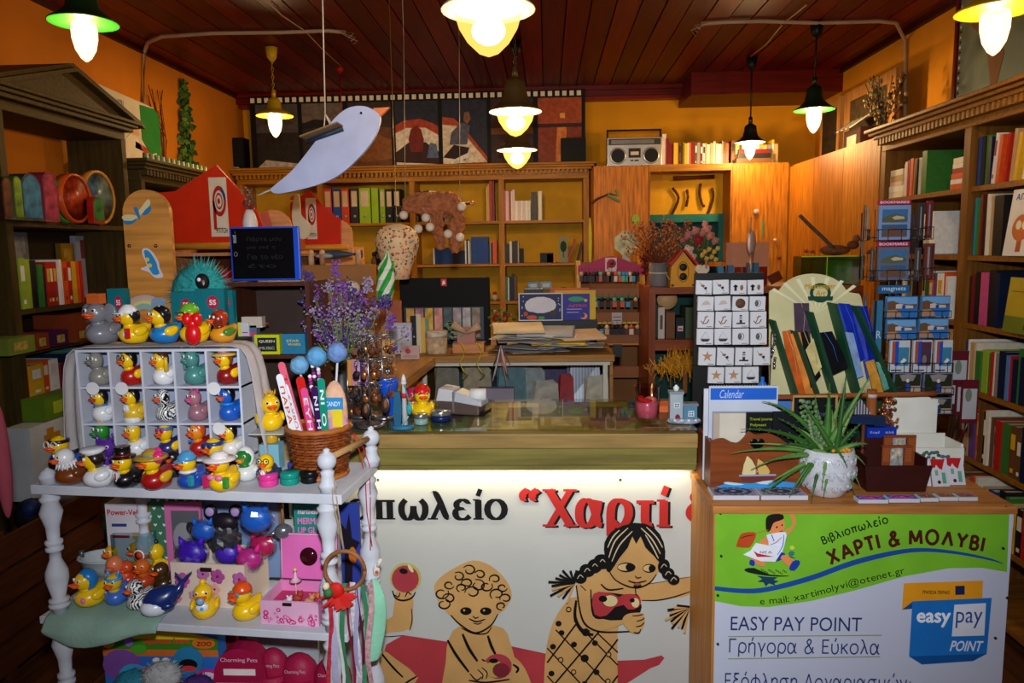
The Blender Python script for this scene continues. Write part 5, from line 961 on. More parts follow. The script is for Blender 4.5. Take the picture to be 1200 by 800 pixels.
ob('body',MB().sph((0,0,.045),(.055,.036,.044),NB,16,10,lambda v:V(v.x,v.y,v.z+max(0,v.x-.01)*.5)).tube([(.03,0,.06),(.055,0,.075),(.066,0,.10)],[.024,.014,.008],NB,10),wh);ob('belly',MB().sph((-.018,-.006,.03),(.043,.036,.0295),dm('#d8dce8'),14,9),wh)
ob('tail_fluke',MB().prism([(.045,.13),(.06,.095),(.07,.095),(.095,.125),(.075,.115),(.066,.105),(.057,.118)],-.006,.006,NB),wh);ob('fin',MB().sph((.02,-.03,.035),(.022,.01,.012),NB,8,5),wh)
p=sl(104,695,Z2);tb=T('toy_bathtub','white and pale blue toy bathtub holding a duck at the left','toy bathtub',V(p.x,p.y+.09,ZL));
ob('tub',MB().lathe([(.012,0),(.026,.004),(.044,.03),(.05,.052),(.054,.055),(.05,.058),(.046,.054),(.04,.03),(.02,.012),(.001,.01)],M('#b8c4c8',.25),22),tb).scale=(1.5,1,1);ob('tap',MB().cyl((-.07,0,.052),(-.07,0,.07),.007,M('#6a7a84',.3,.6),8),tb)
duck('duck bathing in the white toy bathtub',0,0,.085,z=0,Y=2,body='#f0a81a',head='#f0a81a',rz=-.4).location=(tb.location.x+.03,tb.location.y,ZL+.0125)
p=sl(151,690,Z2);q=V(p.x,p.y+.075,ZL);gb=T('clear_gift_box','clear plastic gift box with a big duck inside','box',q,-.1)
ob('plastic_shell',MB().b2((-.055,-.05,0),(.055,.05,.13),glassm('#c8dce0',alpha=.6)),gb);ob('card_back',MB().b2((-.054,.045,.001),(.054,.048,.128),M('#2a6a84',.5)),gb);ob('tag',MB().lathe([(.017,0),(.017,.002),(.001,.002)],M('#e8e4e0',.4),16,(.03,-.052,.075),(0,-1,0)).lathe([(.013,.0021),(.001,.0022)],M('#d0482a',.4),16,(.03,-.052,.075),(0,-1,0)),gb)
duck('big orange-yellow duck inside the clear gift box',0,0,.11,z=0,Y=2,body='#e8a01a',head='#e8a01a',rz=-.1,wide=.9).location=q+V(-.0,.0,.002)
def carton(name,label,px0,px1,pyt,pyb,Y,dep,col,z=None,side=None,cat='box',grp=None,rz=0):
 a=P(px0,pyb,Y);b=P(px1,pyt,Y);z0=z if z is not None else a.z
 t=T(name,label,cat,(a.x,Y,z0),rz,grp);ob('body',MB().b2((0,0,0),(b.x-a.x,dep,b.z-z0),M(col,.5)),t);t['w']=b.x-a.x;t['h']=b.z-z0;return t
def onf(t,items,y=0):
 w,h=t['w'],t['h']
 for k,it in enumerate(items):
  yy=y-.0006*(1+k*.5)
  if it[0]=='r':ob('print',MB().b2((it[1]*w,yy,it[2]*h),(it[3]*w,y+.0004,it[4]*h),M(it[5],.5)),t)
  elif it[0]=='t':text(it[1],it[2]*w,it[3]*h,it[4]*w,it[5]*h,yy-.0002,M(it[6],.5),t,it[7]if len(it)>7 else.01)
  elif it[0]=='e':ob('print',MB().prism([(w*it[1]+w*it[3]*math.cos(a),h*it[2]+h*it[4]*math.sin(a))for a in[i*2*PI/14 for i in range(14)]],yy,y+.0003,M(it[5],.5)),t)
  elif it[0]=='p':ob('print',MB().prism([(w*x,h*y_)for x,y_ in it[1]],yy,y+.0003,M(it[2],.5)),t)
YM=2.0-.03
t=carton('toy_carton','white cardboard carton with red lettering behind the ducks',131,166,590,690,1.97,.06,'#c8c4cc',Z2+.02);onf(t,[('t','Power-Vehi',.05,.84,.97,.92,'#c01a2a',.03),('r',.15,.68,.55,.72,'#2a3a8a'),('r',.15,.52,.6,.56,'#b01a2a'),('r',.7,.5,.88,.6,'#c8a02a')])
one('brown_carton',MB().b2((0,0,0),(.03,.08,.23),M('#9a6a2c',.7)),'plain brown carton right of the red-lettered one','box',on(166.5,1.975,Z2+.02))
t=carton('heart_album','green album with white hearts, right of the brown carton','178','232'and 232,580,690,1.985,.03,'#3f6f55',Z2+.014)if False else carton('heart_album','green album with white hearts, right of the brown carton',179,233,581,690,1.985,.03,'#3f6f55',Z2+.014,cat='album')
hm=MB();w,h=t['w'],t['h']
for j in range(9):
 for i in range(6):
  x=w*(.06+i*.17+(.085 if j%2 else 0));z=h*(.95-j*.105)
  if x<w*.97:hm.prism([(x,z-.005),(x+.005,z+.001),(x+.004,z+.004),(x,z+.002),(x-.004,z+.004),(x-.005,z+.001)],-.0008,0,M('#d8e0dc',.6))
ob('heart_pattern',hm,t)['kind']='stuff'
t=carton('photo_frame','pink picture frame leaning before the green heart album',197,234,589,660,1.95,.012,'#c86aa0',Z2+.014,cat='frame');onf(t,[('r',.18,.08,.95,.9,'#5a5a60'),('e',.5,.55,.3,.2,'#8a8c90'),('e',.7,.68,.12,.08,'#222226')])
t=carton('backing_board','pale blue board standing behind the bagged purses',233,330,583,700,2.0,.008,'#7a90b8',Z2,cat='board')
t=carton('tall_card','brown narrow card edge behind the silver bird',327,331,583,625,1.99,.006,'#8a6a50',Z2,cat='card')
t=carton('lip_gloss_box','teal lip gloss box standing behind the jewellery box',349,384,588,690,1.905,.012,'#1f8078',Z2);onf(t,[('t','martinelia',.12,.87,.72,.93,'#e8d0e0',.01),('t','MERMAID',.1,.76,.95,.83,'#d878b8',.03),('t','LIP GLOSS',.1,.66,.97,.73,'#d878b8',.03),('t','brillant a levres',.1,.58,.9,.62,'#b8d8d0',0)])
t=carton('night_book','blue book with dark tree and moon behind the right leg',400,420,590,655,1.93,.012,'#2a3a90',Z2,cat='book');onf(t,[('p',[(.1,0),(.2,.5),(.0,.8),(.3,.7),(.5,.9),(.6,.6),(1,.55),(.6,.4),(.5,0)],'#14101c'),('e',.6,.4,.2,.1,'#b8621a')])
p0=sl(203,716,Z2);p1=sl(318,722,Z2);a=math.atan2(-.02,.2)
Wd=.205;fx=T('flowered_box','cream box printed with pink flowers holding bagged purses','box',V(on(203,1.83,Z2).x,1.83,Z2),SA)
FB=M('#d8c4b4',.6);m=MB();hh=.118
ob('front_panel',MB().b2((0,0,0),(Wd,.004,hh),FB),fx);ob('side_panel',MB().b2((0,.004,0),(.004,.13,hh),FB),fx);ob('side_panel',MB().b2((Wd-.004,.004,0),(Wd,.13,hh),FB),fx);ob('back_panel',MB().b2((.004,.126,0),(Wd-.004,.13,hh),FB),fx);ob('base',MB().b2((.004,.004,0),(Wd-.004,.126,.004),FB),fx)
ob('clasp',MB().b2((.085,-.004,.098),(.115,0,.108),M('#2a1a12',.3)),fx)
pf=MB()
for(x,z,R_1,c)in((.03,.07,.022,'#c04a9a'),(.09,.09,.018,'#b86aa8'),(.13,.085,.02,'#a84a90'),(.19,.08,.02,'#b05aa0'),(.12,.05,.016,'#d8a090'),(.06,.03,.014,'#c88aa8'),(.17,.03,.015,'#d098a8'),(.015,.02,.012,'#c87aa0')):
 for k in range(5):q=k*2*PI/5;pf.sph((x+R_1*.55*math.cos(q),-.0005,z+R_1*.55*math.sin(q)),(R_1*.5,.001,R_1*.5),M(c,.6),8,5)
 pf.sph((x,-.0012,z),(R_1*.2,.001,R_1*.2),M('#6a2a5a',.6),6,4)
ob('flower_print',pf,fx)['kind']='stuff'
PUR=[(225,648,.040,'#4a1ac0','bright violet bagged plush purse at the left of the flowered box'),(238,622,.032,'#1a6ad0','blue plush purse above the violet one'),(267,648,.035,'#5a2ad0','second violet plush purse in the middle of the box'),(300,608,.042,'#1a70d8','large bright blue plush purse at the upper right'),(292,655,.035,'#e02a90','hot pink plush purse with ears in front'),(307,640,.035,'#e01a5a','crimson-pink plush purse at the right of the box')]
SH=M('#d0d8e0',.12,coat=1)
for k,(px,py,R_1,c,l)in enumerate(PUR):
 Yp_=1.86+.03*(k%3)if k!=4 else 1.85;p=P(px,py,Yp_);t=T('plush_purse',l,'purse',p,0,'shiny bagged plush purses in the flowered box');ob('body',MB().sph((0,0,0),(R_1,R_1*.6,R_1*.85),M(c,.35,coat=.6),14,10),t)
 for sg in(-1,1):ob('ear',MB().cyl((sg*R_1*.55,0,R_1*.55),(sg*R_1*.8,0,R_1*1.15),R_1*.3,M(c,.4),8,R_1*.05),t)
 rr=random.Random(k);m=MB();q=V(0,0,0)
 N1,N2=12,8;vs=[]
 m.sph((0,-.002,0),(R_1*1.12,R_1*.75,R_1*.98),glassm('#e8eef4',alpha=.55,r=.12),16,11,lambda v:v*(1+rr.uniform(-.09,.10)));o=ob('plastic_bag',m,t)
 o.data.polygons.foreach_set('use_smooth',[False]*len(o.data.polygons))
p=P(262,608,1.93);t=T('mouse_mask','black and grey mouse-eared plush in crackling foil above the purses','plush',p);ob('head',MB().sph((0,0,-.01),(.04,.02,.028),M('#1a141c',.4),14,9),t)
for sg in(-1,1):e=ob('ear',MB().sph((sg*.035,0,.022),(.02,.008,.02),M('#1a141c',.4),12,8),t);ob('inner_ear',MB().sph((sg*.035,-.006,.022),(.013,.004,.013),M('#a890c0',.5),10,6),e)
rr=random.Random(77);fo=MB().sph((0,.0,-.055),(.045,.03,.045),M('#8a8c90',.15,.9),18,12,lambda v:v*(1+rr.uniform(-.15,.15)));o=ob('foil',fo,t);o.data.polygons.foreach_set('use_smooth',[False]*len(o.data.polygons))
j0=on(306,1.735,Z2);jb=T('jewellery_box','pink musical jewellery box with open mirrored lid and ballerina','jewellery box',j0,SA*.9)
JW=.150;JP=M('#d880b8',.5);JQ=M('#dda8c8',.45);JD=.12;JH=.062
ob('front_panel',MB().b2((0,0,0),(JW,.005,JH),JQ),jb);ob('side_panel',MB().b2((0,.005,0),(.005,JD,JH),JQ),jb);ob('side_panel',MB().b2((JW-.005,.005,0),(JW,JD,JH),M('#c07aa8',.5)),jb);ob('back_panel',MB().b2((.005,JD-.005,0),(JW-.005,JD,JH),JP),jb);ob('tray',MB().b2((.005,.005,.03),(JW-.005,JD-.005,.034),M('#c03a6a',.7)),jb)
ld=ob('lid',MB().box((JW/2,JD+.02,JH+.058),(JW,.01,.118),M('#d868b0',.6),E(-.12,0,0)),jb);ob('mirror',MB().lathe([(.024,0),(.024,.002),(.0005,.002)],M('#4a1420',.1,.5),24,(JW*.5,JD+.013,JH+.06),(0,-1,.12)),ld).scale=(1,1,1)
ob('lid_rim',MB().tube([(0,JD+.006,JH+.0),(0,JD+.02,JH+.117),(JW,JD+.02,JH+.117),(JW,JD+.006,JH+.0)],.003,JQ,5),ld)
bl2=ob('ballerina',MB().cyl((JW*.42,JD*.6,.034),(JW*.42,JD*.6,.085),.0015,M('#e8b8a0'),6).lathe([(.016,0),(.004,.010),(.003,.022),(.001,.024)],M('#e8b0c8',.6),14,(JW*.42,JD*.6,.083)).sph((JW*.42,JD*.6,.112),.005,M('#e8c080'),8,6),jb)
ob('clasp',MB().b2((JW*.4,-.004,JH-.01),(JW*.55,0,JH-.003),M('#2a1a16',.3)),jb)
rm=MB();rr=random.Random(9)
for k in range(34):
 x=rr.uniform(.004,.09)if k<22 else rr.uniform(.1,JW-.006);z=rr.uniform(.004,.045)*(1-.5*x/.15);R_1=rr.uniform(.003,.008);rm.sph((x,-.0003,z+.004),(R_1,.0012,R_1),M(['#c83a80','#d86aa0','#b82a6a'][k%3],.6),9,5);rm.sph((x,-.0009,z+.004),(R_1*.5,.0010,R_1*.5),M('#e8a0c0',.6),7,4)
ob('rose_print',rm,jb)['kind']='stuff'
for k,(x,y,z,c,l)in enumerate(((.055,.03,.045,'#d8d0d8','tiny kitten hairclip lying in the jewellery box'),(.075,.05,.05,'#a83a30','brown-red trinket in the jewellery box'),(.11,.04,.048,'#c88a60','little tan teddy trinket at the right in the jewellery box'),(.125,.07,.05,'#d8703a','orange trinket in the jewellery box corner'))):
 v=RS@V(x,y,z-.01);m=MB().sph((0,0,.008),(.013,.009,.009),M(c,.6),10,7).sph((.008,0,.018),.008,M(c,.6),8,6).sph((.003,0,.026),.003,M(c,.6),6,4).sph((.013,0,.026),.003,M(c,.6),6,4);one('trinket',m,l,'trinket',j0+v,0,'trinkets in the jewellery box')
p=P(332,622,1.88);bd=T('silver_bird','shiny silver bird figurine behind the open pink lid','figurine',p,.3);SV=M('#8a8e98',.2,.7)
ob('body',MB().sph((0,0,0),(.024,.018,.02),SV,14,9).cyl((-.018,0,0),(-.04,0,-.008),.008,SV,8,.002).cyl((-.005,0,-.015),(-.005,0,-.04),.006,SV,8),bd)
ob('tail',MB().cyl((.0,0,.015),(.0,0,.07),.003,M('#8a6a50'),6),bd)
ZF=.3005
t=carton('squeeze_toy_box','colourful cartoon zoo box with wavy lettering on the bottom shelf',131,254,738,880,1.90,.05,'#2a6ac0',ZF,cat='toy box')
onf(t,[('r',0,.78,1,.9,'#3a7a1c'),('r',0,.72,1,.79,'#c8682a'),('p',[(.0,.9),(.12,.98),(.3,.95),(.45,1.0),(.7,.99),(.9,.93),(1,.9)],'#d8c020'),('t','squeeze here',.36,.84,.76,.92,'#d82a2a',.03),('e',.88,.86,.10,.055,'#d86a1c'),('t','ZOO',.82,.835,.95,.88,'#5a1a1a',.03),('e',.16,.62,.17,.17,'#7a4a9a'),('e',.26,.5,.14,.14,'#3a9ad0'),('e',.5,.62,.08,.07,'#3aa03a'),('e',.46,.68,.03,.025,'#e8e8e0'),('e',.54,.68,.03,.025,'#e8e8e0'),('e',.74,.68,.13,.15,'#2a7aa8'),('e',.74,.64,.08,.06,'#101018'),('e',.74,.6,.07,.03,'#d83a3a'),('e',.9,.5,.12,.09,'#d82a8a'),('e',.9,.5,.09,.065,'#e8d0e8'),('e',.36,.54,.1,.06,'#d83a6a'),('r',0,.0,1,.42,'#d8b42a'),('e',.06,.86,.05,.05,'#d8a02a'),('e',.32,.8,.07,.05,'#4a9a2a'),('e',.24,.88,.04,.05,'#8a6ac0')])
for px,py,c,l,R_1 in((190,792,'#a8a8a8','grey long-haired plush toy before the zoo box',.05),(155,800,'#2a7a90','teal furry plush toy at the left below the zoo box',.045),(232,806,'#4a2a6a','purple furry plush toy right of the grey one',.045)):
 fluff(l,P(px,py,1.80),(R_1,R_1*.7,R_1*.75),c,'plush_toy','plush toy','furry plush toys on the bottom shelf',px,300,.3)
MG='#9a1440'
p=P(285,760,1.80);hb=T('heart_carton','dark pink arched carton with white label and black hearts at the bottom','box',V(on(256,1.80,ZF).x,1.80,ZF))
W=P(318,780,1.8).x-P(256,780,1.8).x;Ht=P(285,760,1.8).z-ZF
arch=[(0,0),(W,0),(W,Ht*.72)]+[(W/2+W/2*math.cos(a),Ht*.72+Ht*.28*math.sin(a))for a in[k*PI/10 for k in range(1,10)]]+[(0,Ht*.72)]
ob('body',MB().prism(arch,0,.05,M(MG,.45)),hb);ob('label_plate',MB().b2((.006,-.001,0),(W-.006,0,Ht*.66),M('#a8c8d0',.5)),hb);ob('name_label',MB().b2((W*.2,-.002,Ht*.74),(W*.8,0,Ht*.80),M('#e8d8d8',.4)),hb);text('Charming Pets',W*.15,Ht*.86,W*.85,Ht*.91,-.0012,M('#d8b8c8'),hb)
for sg in(-1,1):ob('heart_print',MB().sph((W/2+sg*.017,-.001,Ht*.55),(.02,.002,.02),M('#100810',.3),12,7),hb)
for k,(px,py,R_1,l)in enumerate(((350,768,.052,'dark pink cap-like pouch in the middle of the bottom shelf'),(389,772,.05,'dark pink pouch at the right end of the bottom shelf'),(319,762,.045,'dark pink pouch tucked behind the arched carton'))):
 p=P(px,py,1.84-.03*(k%2));t=T('round_pouch',l,'pouch',V(p.x,p.y,p.z-.055),0,'dark pink pouches on the bottom shelf');ob('shell',MB().sph((0,0,.0),(R_1,R_1*.7,.062),M(MG,.5,kind='cloth'),16,10).cyl((0,0,-.16),(0,0,0),R_1*.99,M(MG,.5,kind='cloth'),16),t)
 for zz in(.028,-.02):o=text('Charming Pets',-.028,zz-.006,.028,zz+.006,0,M('#c8b0b8'),t);o.location=(0,-R_1*.7-.0,0)if zz<0 else(0,-R_1*.66,0)
t=carton('white_board','white board leaning at the back of the bottom shelf',308,372,742,860,1.98,.01,'#aab2b8',ZF,cat='board')
t=carton('red_box','dark red carton at the back of the bottom shelf',236,276,738,860,1.97,.02,'#7a1418',ZF)
wp=P(404,668,1.655);wr=T('ribbon_wreath','small rattan ring wreath with red gauze flower and long ribbons hanging on the stand','wreath',wp)
R_1=.047;ob('ring',MB().tube([(R_1*math.cos(i*2*PI/28),0,R_1*math.sin(i*2*PI/28))for i in range(29)],.005,M('#8a5a32',.6,kind='wood'),8),wr)
ob('hanging_cord',MB().tube([(-.0,0,R_1),(-.03,.03,.16),(-.035,.05,.20)],.0015,M('#a89070')).tube([(0,0,R_1),(-.02,.03,.16),(-.03,.05,.20)],.0015,M('#a89070')),wr)
rr=random.Random(3);fm=MB();RG=M('#c01a12',.6)
for k in range(30):
 a=-1.9+rr.uniform(-1.9,1.9)*.62;L=rr.uniform(.03,.055);c0=V(-.018,-.008,-.05);d=V(math.sin(a+1.9)*.9,rr.uniform(-.4,.1),math.cos(a+1.9)*-1+.25);u=V(.008,0,.004);e=c0+d*L
 fm.add([c0,e+u,e-u+V(0,-.006,0)],[(0,1,2)],RG)
ob('gauze_flower',fm.sph((-.02,-.01,-.045),(.02,.01,.02),RG,10,7),wr);ob('flower_bud',MB().sph((-.035,-.02,-.045),.012,M('#3a6a3a'),8,6).sph((-.04,-.02,-.03),.009,M('#d8c8b0'),8,6),wr)
for k,(x,c,w_,L)in enumerate(((-.045,'#b02a3a',.010,.36),(-.03,'#a8a4c0',.016,.38),(-.01,'#3a7a54',.012,.36),(.005,'#8a1a3a',.006,.34),(.018,'#c8bcc8',.014,.37),(.03,'#5a1430',.006,.36),(.04,'#3a7a54',.010,.34),(.052,'#b88a90',.012,.30),(.024,'#9a98b8',.010,.38),(-.02,'#d8d8d8',.008,.33))):
 m=MB();vs=[];n=10
 for i in range(n+1):
  u=i/n;z=-.035-L*u;dx=.006*math.sin(u*7+k);y=-.004*k%3*.004+.006*math.sin(u*5+k*2)-.003*k/3
  vs+=[(x+dx-w_/2,y,z),(x+dx+w_/2,y+.003*math.sin(k+u*4),z)]
 m.add(vs,[(2*i,2*i+1,2*i+3,2*i+2)for i in range(n)],M(c,.5,amt=.35 if k in(0,7,4)else.08,scale=120));ob('ribbon',m,wr)
p=P(434,600,1.88);rt=T('red_thread','red thread looped over the finial hanging in front of the banner','thread',P(420,508,1.90));pts=[P(x,y,1.905)-rt.location for x,y in((414,507),(424,520),(433,545),(434,580),(434,652))];ob('thread',MB().tube(pts,.0014,M('#c81a1a',.5),5),rt);pts=[P(x,y,1.9)-rt.location for x,y in((414,508),(422,530),(428,560),(430,600),(436,640))];ob('thread',MB().tube(pts,.0014,M('#c81a1a',.5),5),rt)
p=P(441,668,1.9);ch=T('white_charm','white ceramic charm with orange spot at the end of the red thread','charm',p);ob('charm_body',MB().sph((0,0,0),(.010,.005,.016),M('#e0d8d0',.3),10,7).cyl((.004,0,.01),(.012,0,.03),.005,M('#e0d8d0',.3),8).sph((.002,-.004,-.004),(.005,.003,.006),M('#d8501a',.3),8,5),ch)
rows=[]
for i in range(7):
 u=i/6;row=[]
 for j,(py)in enumerate((676,690,705,725,750,775)):
  L0=[436,431,428,426,425,424][j];L1=[441,449,453,454,450,444][j];p=P(L0+(L1-L0)*u,py,1.80);row.append(p+V(0,-.012*math.sin(u*PI),0))
 rows.append(row)
drape('mint_bag','mint green cloth bag hanging at the right side of the stand',rows,col=M('#8fd0b0',.8,kind='cloth'),cat='bag')
# left background
YW=2.30;q=P(169,222,YW);zb=P(165,415,YW).z
wb=T('wooden_board','tall pale wooden board with rounded top and dragonfly, butterfly and rainbow stickers','board',V(q.x,YW,0),.06)
hw=.072;pts=[(-hw,0),(hw,0)]+[(hw*math.cos(a),q.z-hw+hw*math.sin(a))for a in[k*PI/14 for k in range(15)]]
ob('board',MB().prism(pts,0,.022,M('#c8863c',.4,kind='woodx',scale=7)),wb,bev=.003)
pr=Print(YW-.002,V(q.x,YW,0),(140,220,1));BL='#2a7ab0'
def sq(pts):return[((x-560)/4,(y-80)/4)for x,y in pts]
pr.poly(sq([(640,205),(660,175),(690,135),(702,140),(700,165),(670,200),(650,212)]),'#d8c890',2).poly(sq([(575,215),(600,205),(640,210),(650,222),(620,235),(585,232)]),'#d8c890',2)
pr.poly(sq([(580,235),(620,235),(645,222),(630,245),(595,252)]),BL,2).poly(sq([(665,205),(700,165),(710,180),(690,205)]),BL,2).poly(sq([(628,175),(645,172),(655,200),(660,225),(650,225)]),BL,2)
pr.done('dragonfly_sticker',wb);pr.poly(sq([(668,370),(690,362),(720,385),(745,430),(748,455),(765,490),(755,502),(725,500),(700,475),(668,465),(665,455),(690,445),(672,400)]),'#d8c8d0',2).poly(sq([(676,378),(692,372),(712,392),(734,432),(740,458),(748,482),(722,488),(704,465),(690,430)]),'#2a8ac0',2).ell(33,84,2.5,2.5,'#e0c83a').ell(36,91,2.5,2.5,'#e0c83a');pr.done('butterfly_sticker',wb)
for k,(c,r0)in enumerate((('#b8a8b0',26),('#d8b07a',22.5),('#d8cc90',19),('#88b898',15.5),('#98a8b8',12))):
 pts=[(31-1+r0*math.cos(a),150+r0*.95*math.sin(a))for a in[PI*(1.0+i*.75/12)for i in range(13)]];pr.poly(pts+[(31-1+(r0-3.6)*math.cos(a),150+(r0-3.6)*.95*math.sin(a))for a in[PI*(1.75-i*.75/12)for i in range(13)]],c,0)
pr.poly(sq([(715,600),(740,595),(770,595),(782,620),(770,645),(735,662),(712,640)]),'#88a0b8',2)
pr.done('rainbow_sticker',wb)
for x in(152,182):p=P(x,288,YW-.003);ob('screw',MB().sph((p.x-q.x,-.002,p.z),.006,M('#6a5a50',.3,.8),8,5),wb)
RD=M('#c82a10',.4);PCH=M('#d0905a',.5,kind='woodx');RAIL=M('#d08a2a',.4,kind='woodx')
def header(label,Y,pts,rail,logo,zb,arch=None,D=.35):
 o=V(P(*pts[0],Y).x,Y,0);t=T('toy_shelf',label,'toy shelf',o)
 w3=[P(x,y,Y)for x,y in pts];ob('header_board',MB().prism([(v.x-o.x,v.z)for v in w3],0,.018,RD),t,bev=.002)
 a=P(*rail[0],Y);b=P(*rail[1],Y);ob('rail',MB().cyl((a.x-o.x,-.015,a.z),(b.x-o.x,-.015,a.z),.016,RAIL,10),t)
 if arch:
  c=P(*arch[0],Y);R_1=arch[1]*S(Y);ob('end_panel',MB().prism([(c.x-o.x+R_1*math.cos(k*PI/14),c.z+R_1*math.sin(k*PI/14))for k in range(15)]+[(c.x-o.x-R_1,zb),(c.x-o.x+R_1,zb)],.03,.05,PCH),t)
 x0,x1=w3[0].x-o.x,b.x-o.x
 ob('side_panel',MB().b2((x0,.02,0),(x0+.02,D,a.z),PCH),t);ob('side_panel',MB().b2((x1-.02,.055,0),(x1,D,a.z),PCH),t)
 zs=[a.z-.03,a.z-.24,a.z-.46,a.z-.7]
 for z in zs:ob('shelf',MB().b2((x0+.02,.055,z-.015),(x1-.02,D-.01,z),PCH),t)
 ob('back_panel',MB().b2((x0,D,0),(x1,D+.008,a.z),M('#5a2410',.7)),t)
 c=[P(*p,Y)for p in logo];lx,hx=c[0].x-o.x,c[1].x-o.x;lz,hz=c[1].z,c[0].z;w=hx-lx;h=hz-lz
 lg=ob('logo_card',MB().b2((lx,-.002,lz),(hx,0,hz),M('#d8c8b4',.6)),t)
 def el(cx,cz,rx,rz_,col,k):return ob('print',MB().prism([(lx+w*(cx+rx*math.cos(i*PI/12)),lz+h*(cz+rz_*math.sin(i*PI/12)))for i in range(24)],-.002-.0007*k,-.001,M(col,.6)),lg)
 el(.55,.6,.38,.26,'#b01a14',1);ob('print',MB().b2((lx+w*.17,-.0027,lz+h*.12),(lx+w*.34,-.001,lz+h*.6),M('#b01a14',.6)),lg)
 ob('print',MB().prism([(lx+w*.62,lz+h*.66),(lx+w*.93,lz+h*.62),(lx+w*.9,lz+h*.72),(lx+w*.7,lz+h*.85)],-.0034,-.001,M('#2a3a7a',.6)),lg)
 el(.55,.6,.26,.18,'#d8c8b4',3.2);el(.55,.6,.2,.14,'#b01a14',4.2);el(.55,.6,.15,.105,'#d8c8b4',5);el(.54,.6,.08,.05,'#b01a14',6)
 text('PITITCH',lx+w*.3,lz+h*.06,lx+w*.92,lz+h*.15,-.003,M('#14100c'),lg,.02)
 return t,o,zs,x0,x1
Y1=3.35
tA,oA,zA,ax0,ax1=header('toy shelf with a wide peaked red header and round logo card, left of the tablet',Y1,[(184,286),(183,226),(205,224),(253,193),(300,245),(316,286)],((195,289),(318,289)),((244,208),(269,277)),.3)
tB,oB,zB_,bx0_,bx1_=header('smaller red-headed toy shelf with peach rounded end panel behind the goose',4.1,[(340,288),(340,238),(362,223),(385,248),(399,257),(399,288)],((300,291),(409,293)),((358,232),(372,280)),.3,((393,275),18))
one('arched_panel',MB().prism([(.09*math.cos(k*PI/14),.0+.09*math.sin(k*PI/14))for k in range(15)],0,.02,PCH).prism([(.09*math.cos(k*PI/14)-.0,.09*math.sin(k*PI/14))for k in range(8,15)]+[(0,0)],-.002,0,M('#c8604a',.5)),'peach and pink semicircular panel between the two red headers','panel',P(320,268,3.6))
for k,(px0,px1,z_,h_,c,l)in enumerate(((200,214,1,.13,'#8a5a2a','brown game box at the left on the red toy shelf'),(215,252,1,.15,'#c87a1c','orange game box in the middle of the red toy shelf'),(253,270,1,.13,'#b01a20','crimson toy box with white lettering beside the tablet'),(206,240,2,.17,'#b08a9a','pink and blue box behind the fluffy plush'),(242,272,2,.16,'#1a3a8a','navy info box at the right behind the blue card packs'))):
 zt_=zA[z_];a=on(px0,Y1+.06,zt_);b=on(px1,Y1+.06,zt_);t=T('game_box',l,'box',V(a.x,Y1+.06,zt_+.0005),0,'game boxes on the red-headed shelf');t['w']=b.x-a.x-.003;t['h']=h_;ob('body',MB().b2((0,0,0),(b.x-a.x-.003,.12,h_),M(c,.45)),t)
 if k==2:onf(t,[('t','playmobil',.1,.3,.95,.45,'#e8d8d8',.02)])
 elif k==1:onf(t,[('r',.2,.3,.7,.8,'#3a4a2a'),('e',.8,.4,.1,.15,'#c8b040')])
 elif k==4:onf(t,[('r',.15,.7,.8,.74,'#c8ccd8'),('r',.15,.6,.7,.64,'#c8ccd8'),('r',.15,.5,.75,.54,'#c8ccd8')])
 else:onf(t,[('e',.4,.6,.2,.2,'#c8c0c0'),('r',.1,.1,.9,.3,'#7a3a2a')])
tz0=P(200,402,2.12).z;q0=P(125,402,2.06);q1=P(272,402,2.06)
tt=T('toy_table','dark table behind the white stand carrying the teal toy packs','table',V(q0.x,2.065,0));ob('table_top',MB().b2((0,0,tz0-.02),(q1.x-q0.x-.03,.215,tz0-.0005),M('#2a1810',.6)),tt)
for x in(.0,q1.x-q0.x-.07):
 for y in(0,.175):ob('leg',MB().b2((x,y,0),(x+.04,y+.04,tz0-.02),M('#2a1810',.6)),tt)
def pack(label,px0,px1,pyt,pyb,Y):
 t=carton('toy_pack',label,px0,px1,pyt,pyb,Y,.025,'#0e6e78',tz0,cat='toy pack',grp='teal card packs behind the ducks',rz=0)
 onf(t,[('e',.6,.75,.2,.12,'#b01a3a'),('t','5S',.48,.7,.72,.8,'#e8d0d8',.04),('e',.3,.28,.16,.1,'#16121c'),('e',.55,.22,.13,.11,'#7a1430'),('e',.8,.2,.14,.12,'#c83a6a'),('p',[(0,0),(1,0),(1,.16),(.0,.2)],'#b8501e')]);return t
for k,(a,b,c,Y)in enumerate(((130,146,338,2.12),(204,228,342,2.14),(232,262,338,2.12),(258,272,340,2.2))):
 pack(['teal toy pack left of the wooden board','teal toy pack between the wooden board and the fluffy bird','wide teal toy pack under the fluffy bird','teal pack edge beside the dark crate'][k],a,b,c,402,Y)
p=P(235,352,2.24);fb_=T('fluffy_bird','fluffy turquoise plush bird with a small dark beaked face','plush toy',p);rr=random.Random(5)
m=MB().sph((0,0,.02),(.08,.05,.09),M('#2f9a9a',.95,kind='fur',amt=.25,scale=50),16,11,lambda v:v*(1+rr.uniform(-.05,.08)))
for _ in range(900):
 d=V(rr.gauss(0,1),rr.gauss(0,1)-.3,rr.gauss(0,1)).normalized();b=V(d.x*.08,d.y*.05,d.z*.09+.02);u=d.cross(V(rr.random()+.1,rr.random(),1)).normalized()*.0020;e=b*(1+rr.uniform(.1,.5))+V(0,0,-.012)
 m.add([b+u,b-u,e],[(0,1,2)],M('#44a8a6',.9,amt=.3,scale=60))
